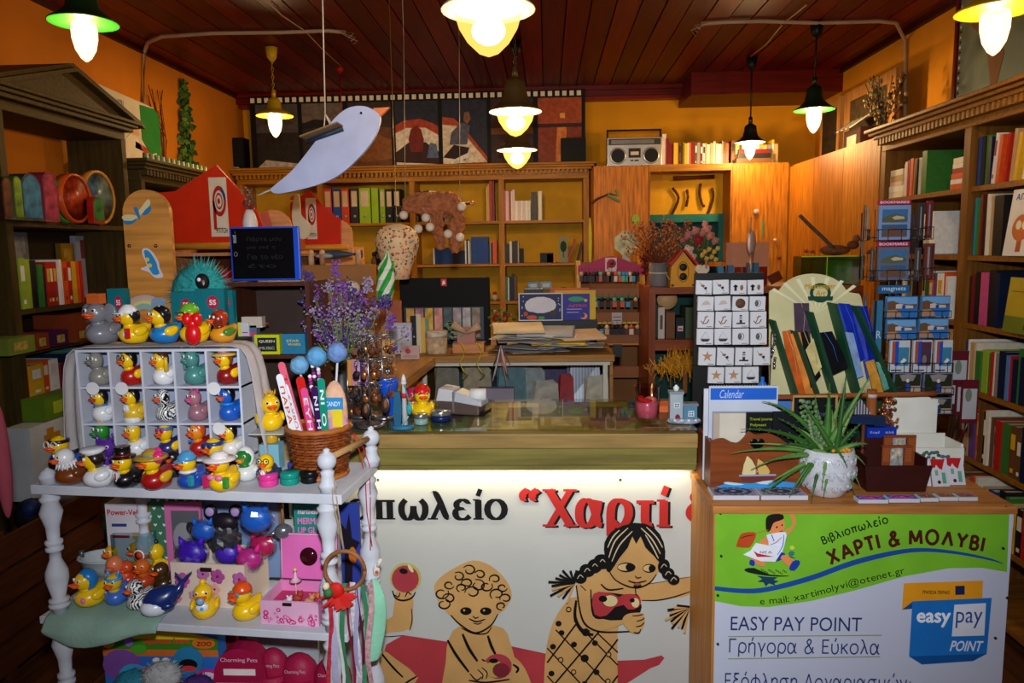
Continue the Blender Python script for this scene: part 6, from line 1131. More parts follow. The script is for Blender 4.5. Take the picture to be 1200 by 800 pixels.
ob('fur',m,fb_)['kind']='stuff';ob('body',MB().cyl((0,0,tz0-p.z+.001),(0,0,-.05),.04,M('#2f9a9a',.9),12),fb_);ob('face',MB().sph((.035,-.055,.06),(.022,.014,.024),M('#14141c',.6),10,8).sph((.032,-.070,.066),(.006,.004,.006),M('#e8e8e8',.3),8,5).cyl((.042,-.065,.06),(.05,-.08,.05),.006,M('#c8a090'),6,.001),fb_)
for k,(px,py,w_)in enumerate(((214,392,.04),(229,404,.03),(129,382,.03),(199,400,.03))):
 p=on(px,2.085,tz0+.0115);one('toy_brick',MB().box((0,0,0),(w_,.03,.022),M('#c8602a',.6)).box((w_*.25,0,.016),(w_*.3,.03,.012),M('#c8602a',.6)).box((-w_*.3,0,.016),(w_*.25,.03,.012),M('#c8602a',.6)),['orange toy castle brick behind the capped ducks','lower orange brick beside the green-capped duck','orange brick above the elephant duck','orange brick right of the swimmer duck'][k],'toy brick',p,0,'orange toy castle bricks')
YK=2.30;CRT=M('#4a2416',.5,kind='wood');a=P(272,420,YK);b=P(362,330,YK);cw=b.x-a.x
cr=T('wooden_crate','dark brown open wooden crate carrying the tablet and small music boxes','crate',V(a.x,YK,0));zc0,zc1,zc2=P(300,480,YK).z,P(300,416,YK).z,b.z
ob('side_panel',MB().b2((0,0,.9),(.014,.20,zc2),CRT),cr);ob('side_panel',MB().b2((cw-.014,0,.9),(cw,.20,zc2),CRT),cr);ob('top_panel',MB().b2((.014,0,zc2-.012),(cw-.014,.20,zc2),CRT),cr);ob('shelf',MB().b2((.014,0,zc1-.012),(cw-.014,.20,zc1),CRT),cr);ob('back_panel',MB().b2((.014,.19,.9),(cw-.014,.20,zc2-.012),M('#3a2a24',.7)),cr);ob('base_panel',MB().b2((.014,0,.9),(cw-.014,.20,.912),CRT),cr)
ob('plinth',MB().b2((.02,.02,0),(cw-.02,.18,.9),CRT),cr)
tp=P(312,330,YK+.03);tb_=T('drawing_tablet','black drawing tablet with blue frame standing on the dark crate','tablet',V(P(272,330,YK+.03).x,YK+.03,zc2+.004));w=P(353,330,YK+.03).x-tb_.location.x;h=P(312,267,YK+.03).z-zc2
ob('frame',MB().b2((0,0,0),(w,.012,h),M('#1a4ac0',.35)),tb_,bev=.004);ob('screen',MB().b2((.006,-.001,.006),(w-.018,0,h-.005),M('#08080c',.25)),tb_)
text('ταινία',.012,h*.7,.022,h*.93,-.002,M('#c8ccd8'),tb_);ob('logo_ring',MB().tube([(.018+.005*math.cos(i*PI/8),-.002,h*.5+.007*math.sin(i*PI/8))for i in range(17)],.0006,M('#9aa0b0'),4),tb_)
for k,(s_,z1,z2)in enumerate((('Πάρτε μου',.72,.82),('μια σκέψη',.58,.66),('Για το νέο',.4,.5),('έτος',.24,.32))):text(s_,w*.25,h*z1,w*(.75-.1*(k%2)),h*z2,-.002,M('#1a2420'),tb_)
def small_box(label,px0,px1,pyt,pyb,Y,col,items,g='small music boxes in the crate'):
 t=carton('music_box',label,px0,px1,pyt,pyb,Y,.03,col,zc1+.0008 if pyb>400 else None,grp=g);onf(t,items);return t
small_box('yellow music box with black QUEEN card in the crate',299,327,392,416,YK+.01,'#c8d01a',[('r',.12,.15,.88,.85,'#20201c'),('t','QUEEN',.18,.58,.82,.74,'#c8c8b8',.03),('t','MUSIC',.2,.25,.8,.4,'#a8a898',.03)])
small_box('blue music box with yellow lettering at the right in the crate',331,357,391,416,YK+.015,'#2a7aa0',[('t','STAR',.2,.6,.75,.72,'#d8b83a',.02),('t','WARS',.25,.42,.8,.54,'#d8b83a',.02)])
small_box('multicoloured striped card box at the left in the crate',279,291,373,398,YK+.012,'#c8c8d0',[('r',.0,.0,.3,1,'#d8d040'),('r',.4,.5,.9,.56,'#c83a8a'),('r',.4,.3,.9,.36,'#4a6ac0')],'paper boxes in the crate').location.z=zc1+.035
small_box('grey-blue plastic box beside the striped card box in the crate',291.5,300,377,398,YK+.02,'#5a6a84',[('r',.2,.4,.9,.6,'#c83a6a')],'paper boxes in the crate').location.z=zc1+.035
small_box('dark little box at the left below the striped one in the crate',280,298,399,416,YK+.04,'#14203a',[('r',.2,.2,.4,.8,'#2a5a9a')],'paper boxes in the crate')
t=small_box('pale paper box with a red crank handle, highest in the crate',283,306,361,374,YK+.02,'#c8b8a8',[],'paper boxes in the crate');t.location.z=zc1+.085
ob('crank',MB().cyl((t['w'],.01,.012),(t['w']+.012,.01,.012),.0015,M('#8a8a8a'),5).sph((t['w']+.014,.01,.012),.004,M('#b01a20'),8,5),t)
def lth(name,label,px,py,X,z,cat,build):
 q=PX(px,py,X);t=T(name,label,cat,V(X,q.y,z),PI2,'toys on the upper shelf of the left bookcase');build(t);return t
zl=1.7465
def arched(w,h,c,c2,d=.08):
 def f(t):
  pts=[(-w/2,0),(w/2,0)]+[(w/2*math.cos(k*PI/12),h-w/2+w/2*math.sin(k*PI/12))for k in range(13)]
  ob('case_body',MB().prism(pts,0,d,M(c,.25,coat=.4)),t);ob('front_picture',MB().prism([(x*.85,.012+z*.9)for x,z in pts],-.002,0,M(c2,.3,amt=.6,scale=22)),t)
 return f
def drum(R_1,c,c2,d=.06):
 def f(t):ob('rim',MB().lathe([(R_1,0),(R_1,d),(R_1*.9,d),(R_1*.9,.0)],M(c,.3),24,(0,d,R_1),(0,-1,0)),t);ob('picture_disc',MB().lathe([(R_1*.89,0),(.001,.004)],M(c2,.35,amt=.7,scale=18),20,(0,.004,R_1),(0,-1,0)),t)
 return f
lth('vanity_case','sparkling blue arched case with mermaid picture on the upper left shelf',40,258,-2.20,zl,'case',arched(.13,.2,'#2a3a4a','#3a7aa8'))
lth('vanity_case','dark pink rounded case beside the mermaid one',62,258,-2.21,zl,'case',arched(.10,.22,'#8a2a4a','#a83a5a'))
lth('toy_drum','green spotted toy left of the orange wheel on the upper left shelf',82,260,-2.22,zl,'toy',drum(.10,'#3a8a3a','#2a6a5a',.05))
lth('round_toy','orange-red glossy wheel on the upper left shelf',93,260,-2.2,zl,'toy',drum(.115,'#c8501a','#b03a1a',.05))
lth('toy_drum','large round toy tin with colourful picture at the far end of the shelf',120,262,-2.235,zl,'toy',drum(.135,'#c88a3a','#5a7a8a',.04))
lth('toy_card','red box with cherry picture in front of the large round tin',117,263,-2.16,zl,'toy',arched(.0900,.13,'#b0201a','#3a7a3a',.03))
lth('toy_case','dark toy case with gold figure at the near end of the upper shelf',12,256,-2.2,zl,'case',arched(.06,.17,'#3a1a1c','#6a3a1c'))
lth('toy_figure','lime green toy lizard left of the mermaid case',24,258,-2.19,zl,'toy',arched(.05,.18,'#3a5a1c','#7a9a2a'))
zm=1.3685
for px,c,c2,w,h,l in((22,'#6a6c74','#8a8c90',.12,.29,'grey photo box standing behind the books, middle left shelf'),(105,'#a8acb8','#7a3a3a',.19,.28,'white box with a red arch picture behind the books'),(80,'#8a6a1c','#b08a2a',.09,.24,'gold box between the two pale boxes on the middle left shelf')):
 q=PX(px,300,-2.5);t=T('display_box',l,'box',V(-2.5,q.y,zm),PI2,'tall boxes at the back of the left shelf');ob('body',MB().b2((-w/2*1.2,0,0),(w/2*1.2,.03,h+.05),M(c,.5)),t);ob('print',MB().b2((-w*.4,-.002,h*.75),(w*.4,0,h*1.1),M(c2,.5,amt=.5,scale=20)),t)
for k,(px,c,w,l)in enumerate(((25,'#7a8a3a',.16,'olive board-game box on the lower left shelf'),(50,'#8a3a1c',.08,'rust-coloured box right of the olive one on the lower left shelf'),(72,'#4a1a4a',.1,'purple box on the lower left shelf'),(100,'#8a3a1c',.14,'orange-brown picture box at the far end of the lower left shelf'))):
 q=PX(px,395,-2.2);t=T('game_box',l,'box',V(-2.2,q.y,1.191),PI2,'board games on the lower left shelf');ob('body',MB().b2((-w/2,0,0),(w/2,.2,.07 if k!=3 else.13),M(c,.5)),t);ob('print',MB().b2((-w*.3,-.002,.015),(w*.2,0,.05),M('#b8a04a',.5,amt=.5,scale=40)),t)
cq=T('slatted_crate','brown slatted wooden toy crate on the floor at the left edge','crate',V(-1.95,1.95,0))
SLT=M('#5a2e16',.6,kind='woody')
for k in range(4):z=.12+k*.125;ob('slat',MB().b2((-.0,0,z),(.018,1.1,z+.11),SLT),cq)
for y in(.0,.52,1.08):ob('post',MB().b2((-.03,y,0),(-.001,y+.03,.62),SLT),cq)
for k in range(4):z=.12+k*.125;ob('slat',MB().b2((-.27,1.1,z),(-.0,1.118,z+.11),SLT),cq)
ob('crate_floor',MB().b2((-.27,.03,.1),(-.032,1.08,.118),SLT),cq)
rr=random.Random(12);cols=['#14141c','#1a2a5a','#7a1a1a','#8a8a1a','#1a4a3a','#3a2a1a','#101018','#2a1a3a','#a8a8b0']
nm=['black','navy','dark red','mustard','dark green','brown','black','plum','pale grey']
pos=[(30,640),(60,620),(85,600),(22,690),(14,660),(50,655),(95,640),(110,620),(75,575),(38,600)]
for k,(px,py)in enumerate(pos):
 p=PX(px,py,-2.05);R_1=rr.uniform(.05,.085);m=MB().sph((0,0,0),(R_1,R_1*1.2,R_1*.8),M(cols[k%9],.6),12,9,lambda v:v*(1+rr.uniform(-.06,.06))).sph((0,-R_1*.9,R_1*.5),R_1*.5,M(cols[(k*3+1)%9],.5),9,7)
 one('soft_toy',m,'%s soft toy in the dark heap %s'%(nm[k%9],['nearest the crate slats','above the crate','under the shelf edge','at the left photo edge','beside the mustard one','in the middle of the pile','next to the stand leg','behind the stand leg','at the back','topmost left'][k]),'soft toy',V(p.x,p.y,max(p.z,.25)),rr.uniform(0,3),'soft toys heaped behind the crate')
t=T('toy_vehicle_box','white carton with pictures of yellow and red toy vehicles on the left','box',V(-2.05,PX(35,510,-2.05).y,.62),PI2);ob('body',MB().b2((0,0,0),(.42,.1,.30),M('#b8bcc0',.5)),t)
for x,z,c in((.08,.2,'#b07a1c'),(.22,.2,'#7a3a2a'),(.08,.06,'#4a7a1c'),(.24,.07,'#b8902a')):ob('vehicle_print',MB().b2((x,-.002,z),(x+.1,0,z+.05),M(c,.5)).b2((x+.02,-.002,z+.05),(x+.06,0,z+.075),M(c,.5)),t)
t=T('green_box','yellow-green toy box on top of the vehicle carton','box',V(-2.05,PX(45,500,-2.05).y+.05,.925),PI2);ob('body',MB().b2((0,0,0),(.3,.1,.09),M('#5a7a1c',.5)),t);ob('print',MB().b2((.05,-.002,.02),(.2,0,.07),M('#9ab02a',.5)),t)
p=P(45,494,1.6);one('pink_fabric',MB().sph((0,0,0),(.02,.02,.16),M('#a84a5a',.8),12,10),'pink soft thing hanging at the left edge of the photo','soft toy',P(3,540,1.9))
# hanging things
YB_=2.6;o=P(385,180,YB_);bd=T('hanging_bird','large painted pale blue wooden bird hanging on a cord','bird ornament',o)
out=[(318,223),(322,218),(340,203),(352,190),(366,172),(382,152),(394,138),(405,129),(416,125),(428,125),(436,128),(441,131)]
low=[(446,137),(445,147),(440,160),(430,175),(418,188),(405,200),(388,211),(365,219),(340,225),(325,227)]
pl=[P(x,y,YB_)-o for x,y in smooth(out+low,3)]
ob('body',MB().prism([(v.x,v.z)for v in pl],-.009,.009,M('#b0b8da',.5,amt=.14,scale=7)),bd,bev=.003)
pl=[P(x,y,YB_)-o for x,y in((438,127),(457,126),(452,131),(446,137),(437,141),(440,133))];ob('beak',MB().prism([(v.x,v.z)for v in pl],-.008,.008,M('#d87a4a',.4)),bd)
e=P(424,133,YB_)-o;ob('eye',MB().sph((e.x,-.010,e.z),.0045,M('#101018',.2),10,6),bd)
a=P(360,167,YB_)-o;b=P(403,151,YB_)-o;ob('wing',MB().cyl((a.x,-.012,a.z),(b.x,-.012,b.z),.007,M('#2a3448',.5),8,.010).box(((a.x+b.x)/2,-.012,(a.z+b.z)/2+.009),((b-a).length,.14,.005),M('#8a6a3a',.6),E(0,-math.atan2(b.z-a.z,b.x-a.x),0)),bd)
a=P(318,222,YB_)-o;b=P(302,229,YB_)-o;ob('tail_wire',MB().cyl(a,b,.003,M('#c8b8a8'),6),bd)
c0=P(381,133,YB_)-o;m=MB().tube([P(377,0,YB_)-o+V(0,0,.28),P(378,0,YB_)-o,c0],.0022,M('#d8c8b0',.7),5);m.tube([c0,P(379,157,YB_)-o],.0018,M('#d8c8b0',.7),5).tube([c0,P(392,150,YB_)-o],.0018,M('#d8c8b0',.7),5).tube([c0,P(388,149,YB_)-o],.0018,M('#d8c8b0',.7),5);ob('cord',m,bd)
p=P(398,80,5.2);one('red_ornament',MB().cyl((0,0,0),(0,0,ZC-p.z),.002,M('#5a1010'),4).lathe([(.001,-.04),(.02,-.02),(.03,0),(.01,.01)],M('#9a1414',.4),10).cyl((0,0,-.35),(0,0,-.04),.004,M('#6a1010'),5),'dark red ornament hanging from the ceiling behind the bird','ornament',p)
YG=3.6;g0=P(472,243,YG);g1=P(548,238,YG);gr=T('scarf_garland','dusty pink scarf wound over a hanging rod with white balls','garland',g0)
ob('rod',MB().cyl((-.03,0,0),(g1.x-g0.x+.02,0,g1.z-g0.z),.007,M('#5a3a20',.4),8).sph((-.035,0,0),.012,M('#2a1a14',.3),8,6).sph((g1.x-g0.x+.02,0,g1.z-g0.z),.012,M('#b87a4a',.3),8,6),gr)
for px in(473,538):a=P(px,42,YG)-g0;b=P(px+(2 if px<500 else 1),240,YG)-g0;ob('string',MB().cyl((a.x,a.y,ZC-g0.z),a,.0016,M('#a89a84'),4).cyl(a,b,.0016,M('#a89a84'),4),gr)
SC=M('#a0603c',.85,kind='cloth',amt=.25,scale=30);rows=[]
line=[(472,241),(485,237),(500,239),(515,240),(528,238),(536,243),(536,258),(533,275),(534,296)]
for i,(x,y)in enumerate(line):
 c=P(x,y,YG);wdt=[.03,.04,.05,.055,.055,.05,.05,.045,.02][i]
 rows.append([c+V(wdt*.8*math.cos(a)*(1.0 if i>5 else.25),wdt*.6*math.sin(a),wdt*math.cos(a)*(0.1 if i>5 else 1)+.006*math.sin(a*3+i))for a in[k*2*PI/12 for k in range(13)]])
drape('scarf','dusty pink crumpled scarf twisted round the hanging rod and falling at the right',rows,col=SC,cat='scarf',crumple=.05)
rows=[[P(505+u*14,y,YG-.02)+V(0,.015*math.sin(u*6+y),0)for u in(0,.25,.5,.75,1)]for y in(240,250,262,272)]+[[P(514+u*8,y,YG-.02)+V(0,.015*math.sin(u*6+y),0)for u in(0,.25,.5,.75,1)]for y in(284,292)]
drape('scarf_end','loose dusty pink scarf end hanging in the middle of the rod',rows,col=SC,cat='scarf',crumple=.04)
for k,(px,py)in enumerate(((473,252),(499,255),(490,268),(504,266),(525,274),(539,278),(541,242))):
 one('white_ball',MB().sph((0,0,0),.0215,M('#d8c4b0',.8,kind='cloth'),14,10).cyl((0,0,.02),(0,0,.06),.001,M('#8a7a6a'),4),'white cotton ball of the garland, '+['leftmost by the balloon top','upper one in the middle','lowest left of the middle pair','right of the middle pair','left of the pair at the right below','rightmost low one','highest one at the right rod end'][k],'ball',P(px,py,YG-.045),0,'white balls of the scarf garland')
YV=3.2;bt=P(467,262,YV);bb=P(467,327,YV);hV=bt.z-bb.z
ba=T('decorated_balloon','cream hot-air balloon shape covered with tiny floral paper cut-outs','ornament',bb)
R_1=25.5*S(YV);PM=M('#d8b48a',.5,amt=.1)
ob('balloon',MB().lathe([(R_1*.50,0),(R_1*.62,hV*.2),(R_1*.84,hV*.42),(R_1*.99,hV*.6),(R_1,hV*.72),(R_1*.88,hV*.85),(R_1*.6,hV*.95),(R_1*.2,hV*1.0),(.001,hV)],PM,24),ba)
rr=random.Random(8);m=MB()
for k in range(210):
 u=rr.uniform(.03,.93);a=rr.uniform(-PI,0.0);prf=[(0,.50),(.2,.62),(.42,.84),(.6,.99),(.72,1.0),(.85,.88),(.95,.6)]
 for(u0,r0),(u1,r1)in zip(prf,prf[1:]):
  if u0<=u<=u1:r_=R_1*(r0+(r1-r0)*(u-u0)/(u1-u0))
 s_=rr.uniform(.004,.009);m.box((r_*math.cos(a),r_*math.sin(a),u*hV),(s_*rr.uniform(.5,1.5),.0035,s_),M(['#c85a2a','#3a4a3a','#4a3a34','#7a8a7a','#d87a3a','#5a6a5a','#b03a24'][k%7],.6),E(0,rr.uniform(-.6,.6),a+PI/2))
ob('paper_cutouts',m,ba)['kind']='stuff'
ob('hook',MB().tube([(0,0,hV),(0,0,hV+.02),(.008,0,hV+.03),(0,0,hV+.04),(0,0,ZC-bb.z)],.0016,M('#b08a4a',.3,.7),5),ba)
YO=2.98;p=P(452,330,YO);zb_=P(446,352,YO).z;zt_=P(463,293,YO).z;cn=T('striped_cone','green and white swirled cone-shaped candy bag with pointed tip','candy bag',V(p.x,YO,zb_));hC=zt_-zb_;n=18;vs=[];
G1=M('#2a9a3a',.3);G2=M('#d8e0d0',.3);m1=MB();prf=[(0,.030),(.2,.036),(.42,.038),(.58,.030),(.64,.035),(.72,.03),(.85,.013),(1,.002)]
for j in range(len(prf)-1):
 (u0,r0),(u1,r1)=prf[j],prf[j+1]
 for i in range(n):
  q=[]
  for(u,r_,di)in((u0,r0,0),(u0,r0,1),(u1,r1,1),(u1,r1,0)):
   a=(i+di)*2*PI/n+u*3.0;q.append((r_*math.cos(a)+.03*(u-.4)*.6,r_*math.sin(a),u*hC))
  m1.add(q,[(0,1,2,3)],G1 if(i//2)%2 else G2,True)
ob('cone',m1,cn);ob('stick',MB().cyl((0,0,ZD-zb_+.001),(0,0,.01),.004,M('#c8b8a0'),6),cn)
# binders and things in the back bookcase
z=1.8225;Yb=6.24
for k,(a,b,c,nmx)in enumerate(((381,390,'#c83a6a','pink'),(391,400.5,'#1c4a9a','blue'),(401,410,'#c8401c','orange-red'),(411.5,421,'#2a2430','black'),(422,435,'#9ac01a','lime green'),(446,452,'#8ab01c','second, narrower lime'),(453,461,'#14141a','black with red label'),(462,470,'#16201c','last small black'))):
 p0=on(a,Yb,z);p1=on(b,Yb,z);w=p1.x-p0.x-.002;h=.285-.01*(k>4)
 t=T('ring_binder','%s ring binder on the top shelf of the back bookcase'%nmx,'binder',V(p0.x,Yb,z+.0005),0,'ring binders on the back bookcase');cm=M(c,.4);ob('cover',MB().b2((0,0,0),(w,.20,h),cm),t)
 ob('label_card',MB().b2((w*.15,-.002,h*.48),(w*.85,0,h*.92),M('#d8c0a0',.5)),t);ob('finger_ring',MB().lathe([(.012,0),(.012,.003),(.006,.003)],M('#a8a8a8',.3,.7),12,(w/2,0,h*.2),(0,-1,0)),t)
p0=on(436,Yb,z);one('ring_binder',MB().b2((0,0,0),(.055,.2,.285),M('#9ac01a',.4)),'lime green binder standing side-on in the middle of the binder row','binder',V(p0.x,Yb+.01,z+.0005),0,'ring binders on the back bookcase')
z=1.4765
one('storage_box',MB().b2((0,0,0),(.16,.16,.09),M('#3a4048',.4)).b2((.005,-.003,.092),(.155,.16,.10),M('#b8b8c0',.3)),'clear and dark storage box on the lower shelf of the right back bay','box',on(614,6.22,1.1665))
for k,(px,w,h,c,l)in enumerate(((607,.05,.12,'#1a1c20','small black box among the notebooks, right back bay'),(633,.11,.08,'#16161a','black framed plaque on the second right back shelf'),(641,.07,.07,'#c87a1c','orange card by the black plaque on the second right back shelf'),(655,.075,.21,'#8a8a6a','greeting card with dark green tree, second right back shelf'))):
 t=T('card'if k>1 else'small_box',l,'card'if k>1 else'box',on(px,6.25 if k!=0 else 6.35,z),0);ob('body',MB().b2((0,0,0),(w,.01,h),M(c,.5)),t)
 if k==3:ob('print',MB().sph((w/2,-.001,h*.62),(w*.35,.002,h*.22),M('#1a3a14',.6),10,6).b2((w*.45,-.002,h*.2),(w*.55,0,h*.5),M('#1a3a14',.6)),t)
p=P(352,290,3.3);gs=T('goose_figure','white wooden goose with orange beak and feet beside the red header','figurine',P(350,289,3.9));YQ=4.07;gs.location=P(350,289,YQ);o=gs.location
def pp(pts):return[((P(x,y,YQ)-o).x,(P(x,y,YQ)-o).z)for x,y in pts]
ob('body',MB().prism(pp(smooth([(346,229),(350,228),(352,240),(353,252),(363,262),(364,272),(358,280),(350,277),(344,263),(343,247)],3)),-.01,.01,M('#e0d0b0',.5)),gs);ob('beak',MB().prism(pp([(347,228),(341,231),(340,234),(348,233)]),-.009,.009,M('#d8641c',.5)),gs)
ob('feet',MB().prism(pp([(350,278),(352,285),(349,290),(358,290),(356,278)]),-.008,.008,M('#c85a1c',.5)),gs)
q=P(322,278,3.2);tw=T('branch_figure','small white jug with curled brown branch ornament behind the tablet','ornament',on(297,2.42,zc2+.001));JH_=P(297,268,2.42).z-zc2;ob('jug',MB().lathe([(.016,0),(.02,JH_*.5),(.024,JH_+.02),(.018,JH_+.045),(.010,JH_+.06)],M('#c8b8b0',.4),14),tw)
m=MB();rr=random.Random(6)
for k in range(9):m.tube([(0,0,JH_+.05),(rr.uniform(-.02,.02),0,JH_+.08),(rr.uniform(-.03,.03),rr.uniform(-.02,.02),JH_+rr.uniform(.08,.14))],.002,M('#5a4034',.4),5)
for k in range(14):m.sph((rr.uniform(-.022,.02),rr.uniform(-.01,.01),JH_+rr.uniform(.06,.13)),.004,M('#8a6a58',.4),6,4)
ob('twigs',m,tw)
# things on the main counter
ZT=1.0805
def bx(name,mb,label,cat,px,py,z=ZT,rz=0,g=None,**k):return one(name,mb,label,cat,PZ(px,py,z),rz,g,**k)
p=on(402,2.36,ZT);vs_=T('flower_bouquet','bouquet of dried purple and violet statice behind the key rings','flowers',p);rr=random.Random(11)
ob('vase',MB().lathe([(.035,0),(.045,.03),(.04,.09),(.028,.12),(.032,.14)],M('#3a3434',.4),16),vs_)
st=MB();GR=M('#6a7a4a',.7);bl_=[MB()for _ in range(3)];pcs=['#4c3a80','#7a4a9c','#9a86a4']
for k in range(60):
 tx=rr.gauss(0,.065);ty=rr.gauss(0,.035);tz=.13+rr.uniform(.05,.26)*(1-abs(tx)*2.2);e=V(tx,ty,tz+.03);st.tube([(0,0,.10),V(tx*.4,ty*.4,.10+(tz-.07)*.5),e],.0016,GR,4)
 for j in range(26):d=V(rr.gauss(0,.011),rr.gauss(0,.011),rr.gauss(0,.011));b=bl_[k%3];s_=rr.uniform(.0022,.0048);b.sph(e+d+V(0,0,j*.0008),(s_,s_,s_),M(pcs[(k+(j%7==0))%3],.7,amt=.3,scale=60),5,4)
 if k%3==0:
  for j in range(12):st.sph(e*rr.uniform(.6,.95)+V(rr.gauss(0,.012),rr.gauss(0,.01),rr.gauss(0,.012)),.003,M('#a8a878',.8),5,4)
for k,(px,py)in enumerate(((362,318),(393,306),(430,325),(452,345),(458,368),(365,345))):
 e=P(px,py,2.36)-p;st.tube([(0,0,.12),e*.5+V(0,0,.03),e],.0018,GR,4)
 for j in range(40):bl_[k%3].sph(e+V(rr.gauss(0,.009),rr.gauss(0,.009),-j*.0012),(.0045,)*3,M(pcs[k%3],.7,amt=.3,scale=60),5,4)
ob('stems',st,vs_)['kind']='stuff'
for k,b in enumerate(bl_):o=ob('blossoms',b,vs_,label='%s blossoms'%['dark violet','purple','pale lilac'][k]);o['kind']='stuff'
BRZ=M('#8a5a34',.3,.8);SLV=M('#9a9aa0',.25,.9);DKM=M('#2a2420',.4,.5)
for idx,(px,yb,Y_,w_,ht,l)in enumerate(((434,500,2.17,.045,.27,'front key-ring stand hung with bronze charms and two dark ovals'),(450,494,2.28,.04,.26,'rear key-ring stand with heart and anchor charms beside the blue bucket'),(424,492,2.30,.04,.2,'left key-ring stand hung with brown leather charms'))):
 o=on(px,Y_,ZT);t=T('key_ring_stand',l,'key ring stand',o,0,'key ring stands on the counter');rr=random.Random(idx+3)
 ob('base',MB().lathe([(w_,0),(w_,.005),(w_*.8,.009),(.001,.009)],SLV,20),t);ob('pole',MB().cyl((0,0,.009),(0,0,ht),.003,SLV,8),t)
 for lv in range(3):
  z=ht-lv*.07;ob('hook_arm',MB().cyl((-.035,0,z),(.035,0,z),.002,SLV,6).cyl((0,-.03,z-.01),(0,.03,z-.01),.002,SLV,6),t)
  for k in range(7):
   a=k*.9+lv;x,y=.033*math.cos(a),-.02+.02*math.sin(a);c=[BRZ,M('#5a2a14',.5),SLV,M('#7a4a2a',.4,.4),M('#1a1a1e',.4),M('#a86a3a',.3,.7)][rr.randrange(6)]
   m=MB().tube([(x+.006*math.cos(q),y,z-.008+.006*math.sin(q))for q in[i*PI/4 for i in range(9)]],.0009,SLV,4)
   for j in range(3):m.cyl((x,y,z-.014-j*.006),(x,y,z-.018-j*.006),.0018,c,5)
   kk=rr.randrange(4);zz=z-.042
   if kk==0:m.sph((x,y,zz),(.009,.003,.012),c,8,6)
   elif kk==1:m.sph((x-.004,y,zz+.003),(.006,.003,.007),c,7,5).sph((x+.004,y,zz+.003),(.006,.003,.007),c,7,5).cyl((x,y,zz-.01),(x,y,zz),.001,c,5,.007)
   elif kk==2:m.box((x,y,zz),(.012,.004,.02),c)
   else:m.lathe([(.01,0),(.011,.002),(.004,.003)],c,12,(x,y,zz),(0,-1,0))
   ob('key_ring',m,t)
for px,py,c,l in((429,480,'#2a1a14','dark oval keepsake with face leaning at the front of the key rings'),(452,474,'#3a2a24','second dark oval keepsake right of the first')):
 p=P(px,py,2.13);m=MB().lathe([(.017,0),(.019,.003),(.014,.005),(.001,.004)],M(c,.3,.3),20,(0,0,.0),(0,-1,.1)).sph((0,-.005,.002),(.008,.002,.010),M('#7a5238',.5),8,6);o=one('oval_keepsake',m,l,'keepsake',V(p.x,p.y,p.z));o.scale=(.8,1,1.3)
 ob('easel',MB().cyl((0,.02,ZT-p.z if False else-(p.z-ZT)/1.3),(0,.002,-.005),.002,DKM,5),o)
p=P(418,432,2.22);t=T('card_holder','clear holder of pink and purple striped cards by the key rings','card holder',V(p.x,2.235,ZT));
for k,c in enumerate(('#c8883a','#b87a8a','#c8a0b8','#4a2a6a','#b8789a')):ob('card',MB().b2((-.034+k*.0135,-.003*k*.2,.11),(-.021+k*.0135,.002,.19),M(c,.35)),t)
ob('holder_frame',MB().cyl((-.034,0,0),(-.034,0,.19),.002,SLV,6).cyl((.034,0,0),(.034,0,.19),.002,SLV,6).b2((-.034,-.01,0),(.034,.01,.004),SLV),t)
p=on(456,2.3,ZT);t=T('blue_bucket','small bright blue plastic bucket behind the blue boat ornament','bucket',p);ob('bucket_wall',MB().lathe([(.018,0),(.020,.002),(.026,.075),(.030,.09),(.034,.115),(.031,.115),(.027,.09),(.018,.006)],M('#1450c8',.35),22),t);ob('rim',MB().lathe([(.034,.112),(.036,.115),(.034,.119)],M('#1a5ad8',.3),22),t);t.location.z=ZT
p=PZ(472,502,ZT);t=T('sea_ornament','blue and turquoise wooden ornament with a small lighthouse and fisherman','ornament',p);ob('base',MB().lathe([(.03,0),(.03,.008),(.026,.011),(.001,.011)],M('#2a6a8a',.5),20),t).scale=(1.1,.7,1)
ob('boat_hull',MB().prism([(-.022,.011),(-.004,.011),(.0,.06),(-.004,.11),(-.02,.11),(-.026,.05)],-.008,.008,M('#1f5a7a',.5)),t);ob('lighthouse',MB().lathe([(.009,.011),(.006,.13),(.009,.132),(.006,.15),(.002,.16)],M('#d8d8d8',.4),12,(.006,.006,0)).lathe([(.0075,.13),(.0075,.142)],M('#c02a2a',.4),12,(.006,.006,0)).lathe([(.008,.09),(.0075,.105)],M('#c02a2a',.4),12,(.006,.006,0)),t)
ob('fish_net',MB().tube([(.008,0,.13),(.02,-.005,.09),(.024,-.006,.05)],.002,M('#1f8a9a',.5),5).sph((.022,-.004,.06),(.008,.004,.018),M('#2aa0a8',.5),8,6),t);ob('oar',MB().cyl((.0,-.012,.012),(.02,-.014,.04),.003,M('#8ab8c0',.5),6),t)
duck('yellow duck with a red cap standing on the glass counter',495,489,.105,z=ZT,hats=[('cap','#c81a14','#c81a14'),('band','#c81a14')],rz=.3,grp='duck on the counter')
duck('small brown santa duck half hidden left of the red-capped duck',485,485,.085,z=ZT,body='#7a3a20',head='#7a3a20',hats=[('cap','#a01a4a','#a01a4a'),('collar','#e0e0e0')],rz=-.3,grp='duck on the counter')
for px,py,R_1,c,l in((493,497,.021,'#7a9a90','small round candle tin with green label in front of the red-capped duck'),(516,493,.031,'#14204a','larger flat navy and silver candle tin right of the ducks')):
 p=PZ(px,py,ZT);t=T('candle_tin',l,'tin',V(p.x,p.y+R_1*.4,ZT));ob('cup',MB().lathe([(R_1*.95,0),(R_1,.002),(R_1,.018),(.001,.018)],M(c,.3),22),t);ob('lid',MB().lathe([(R_1*1.02,.018),(R_1*1.04,.020),(R_1*1.04,.028),(R_1*.98,.031),(.001,.031)],M('#a8acb0',.2,.8),22),t)
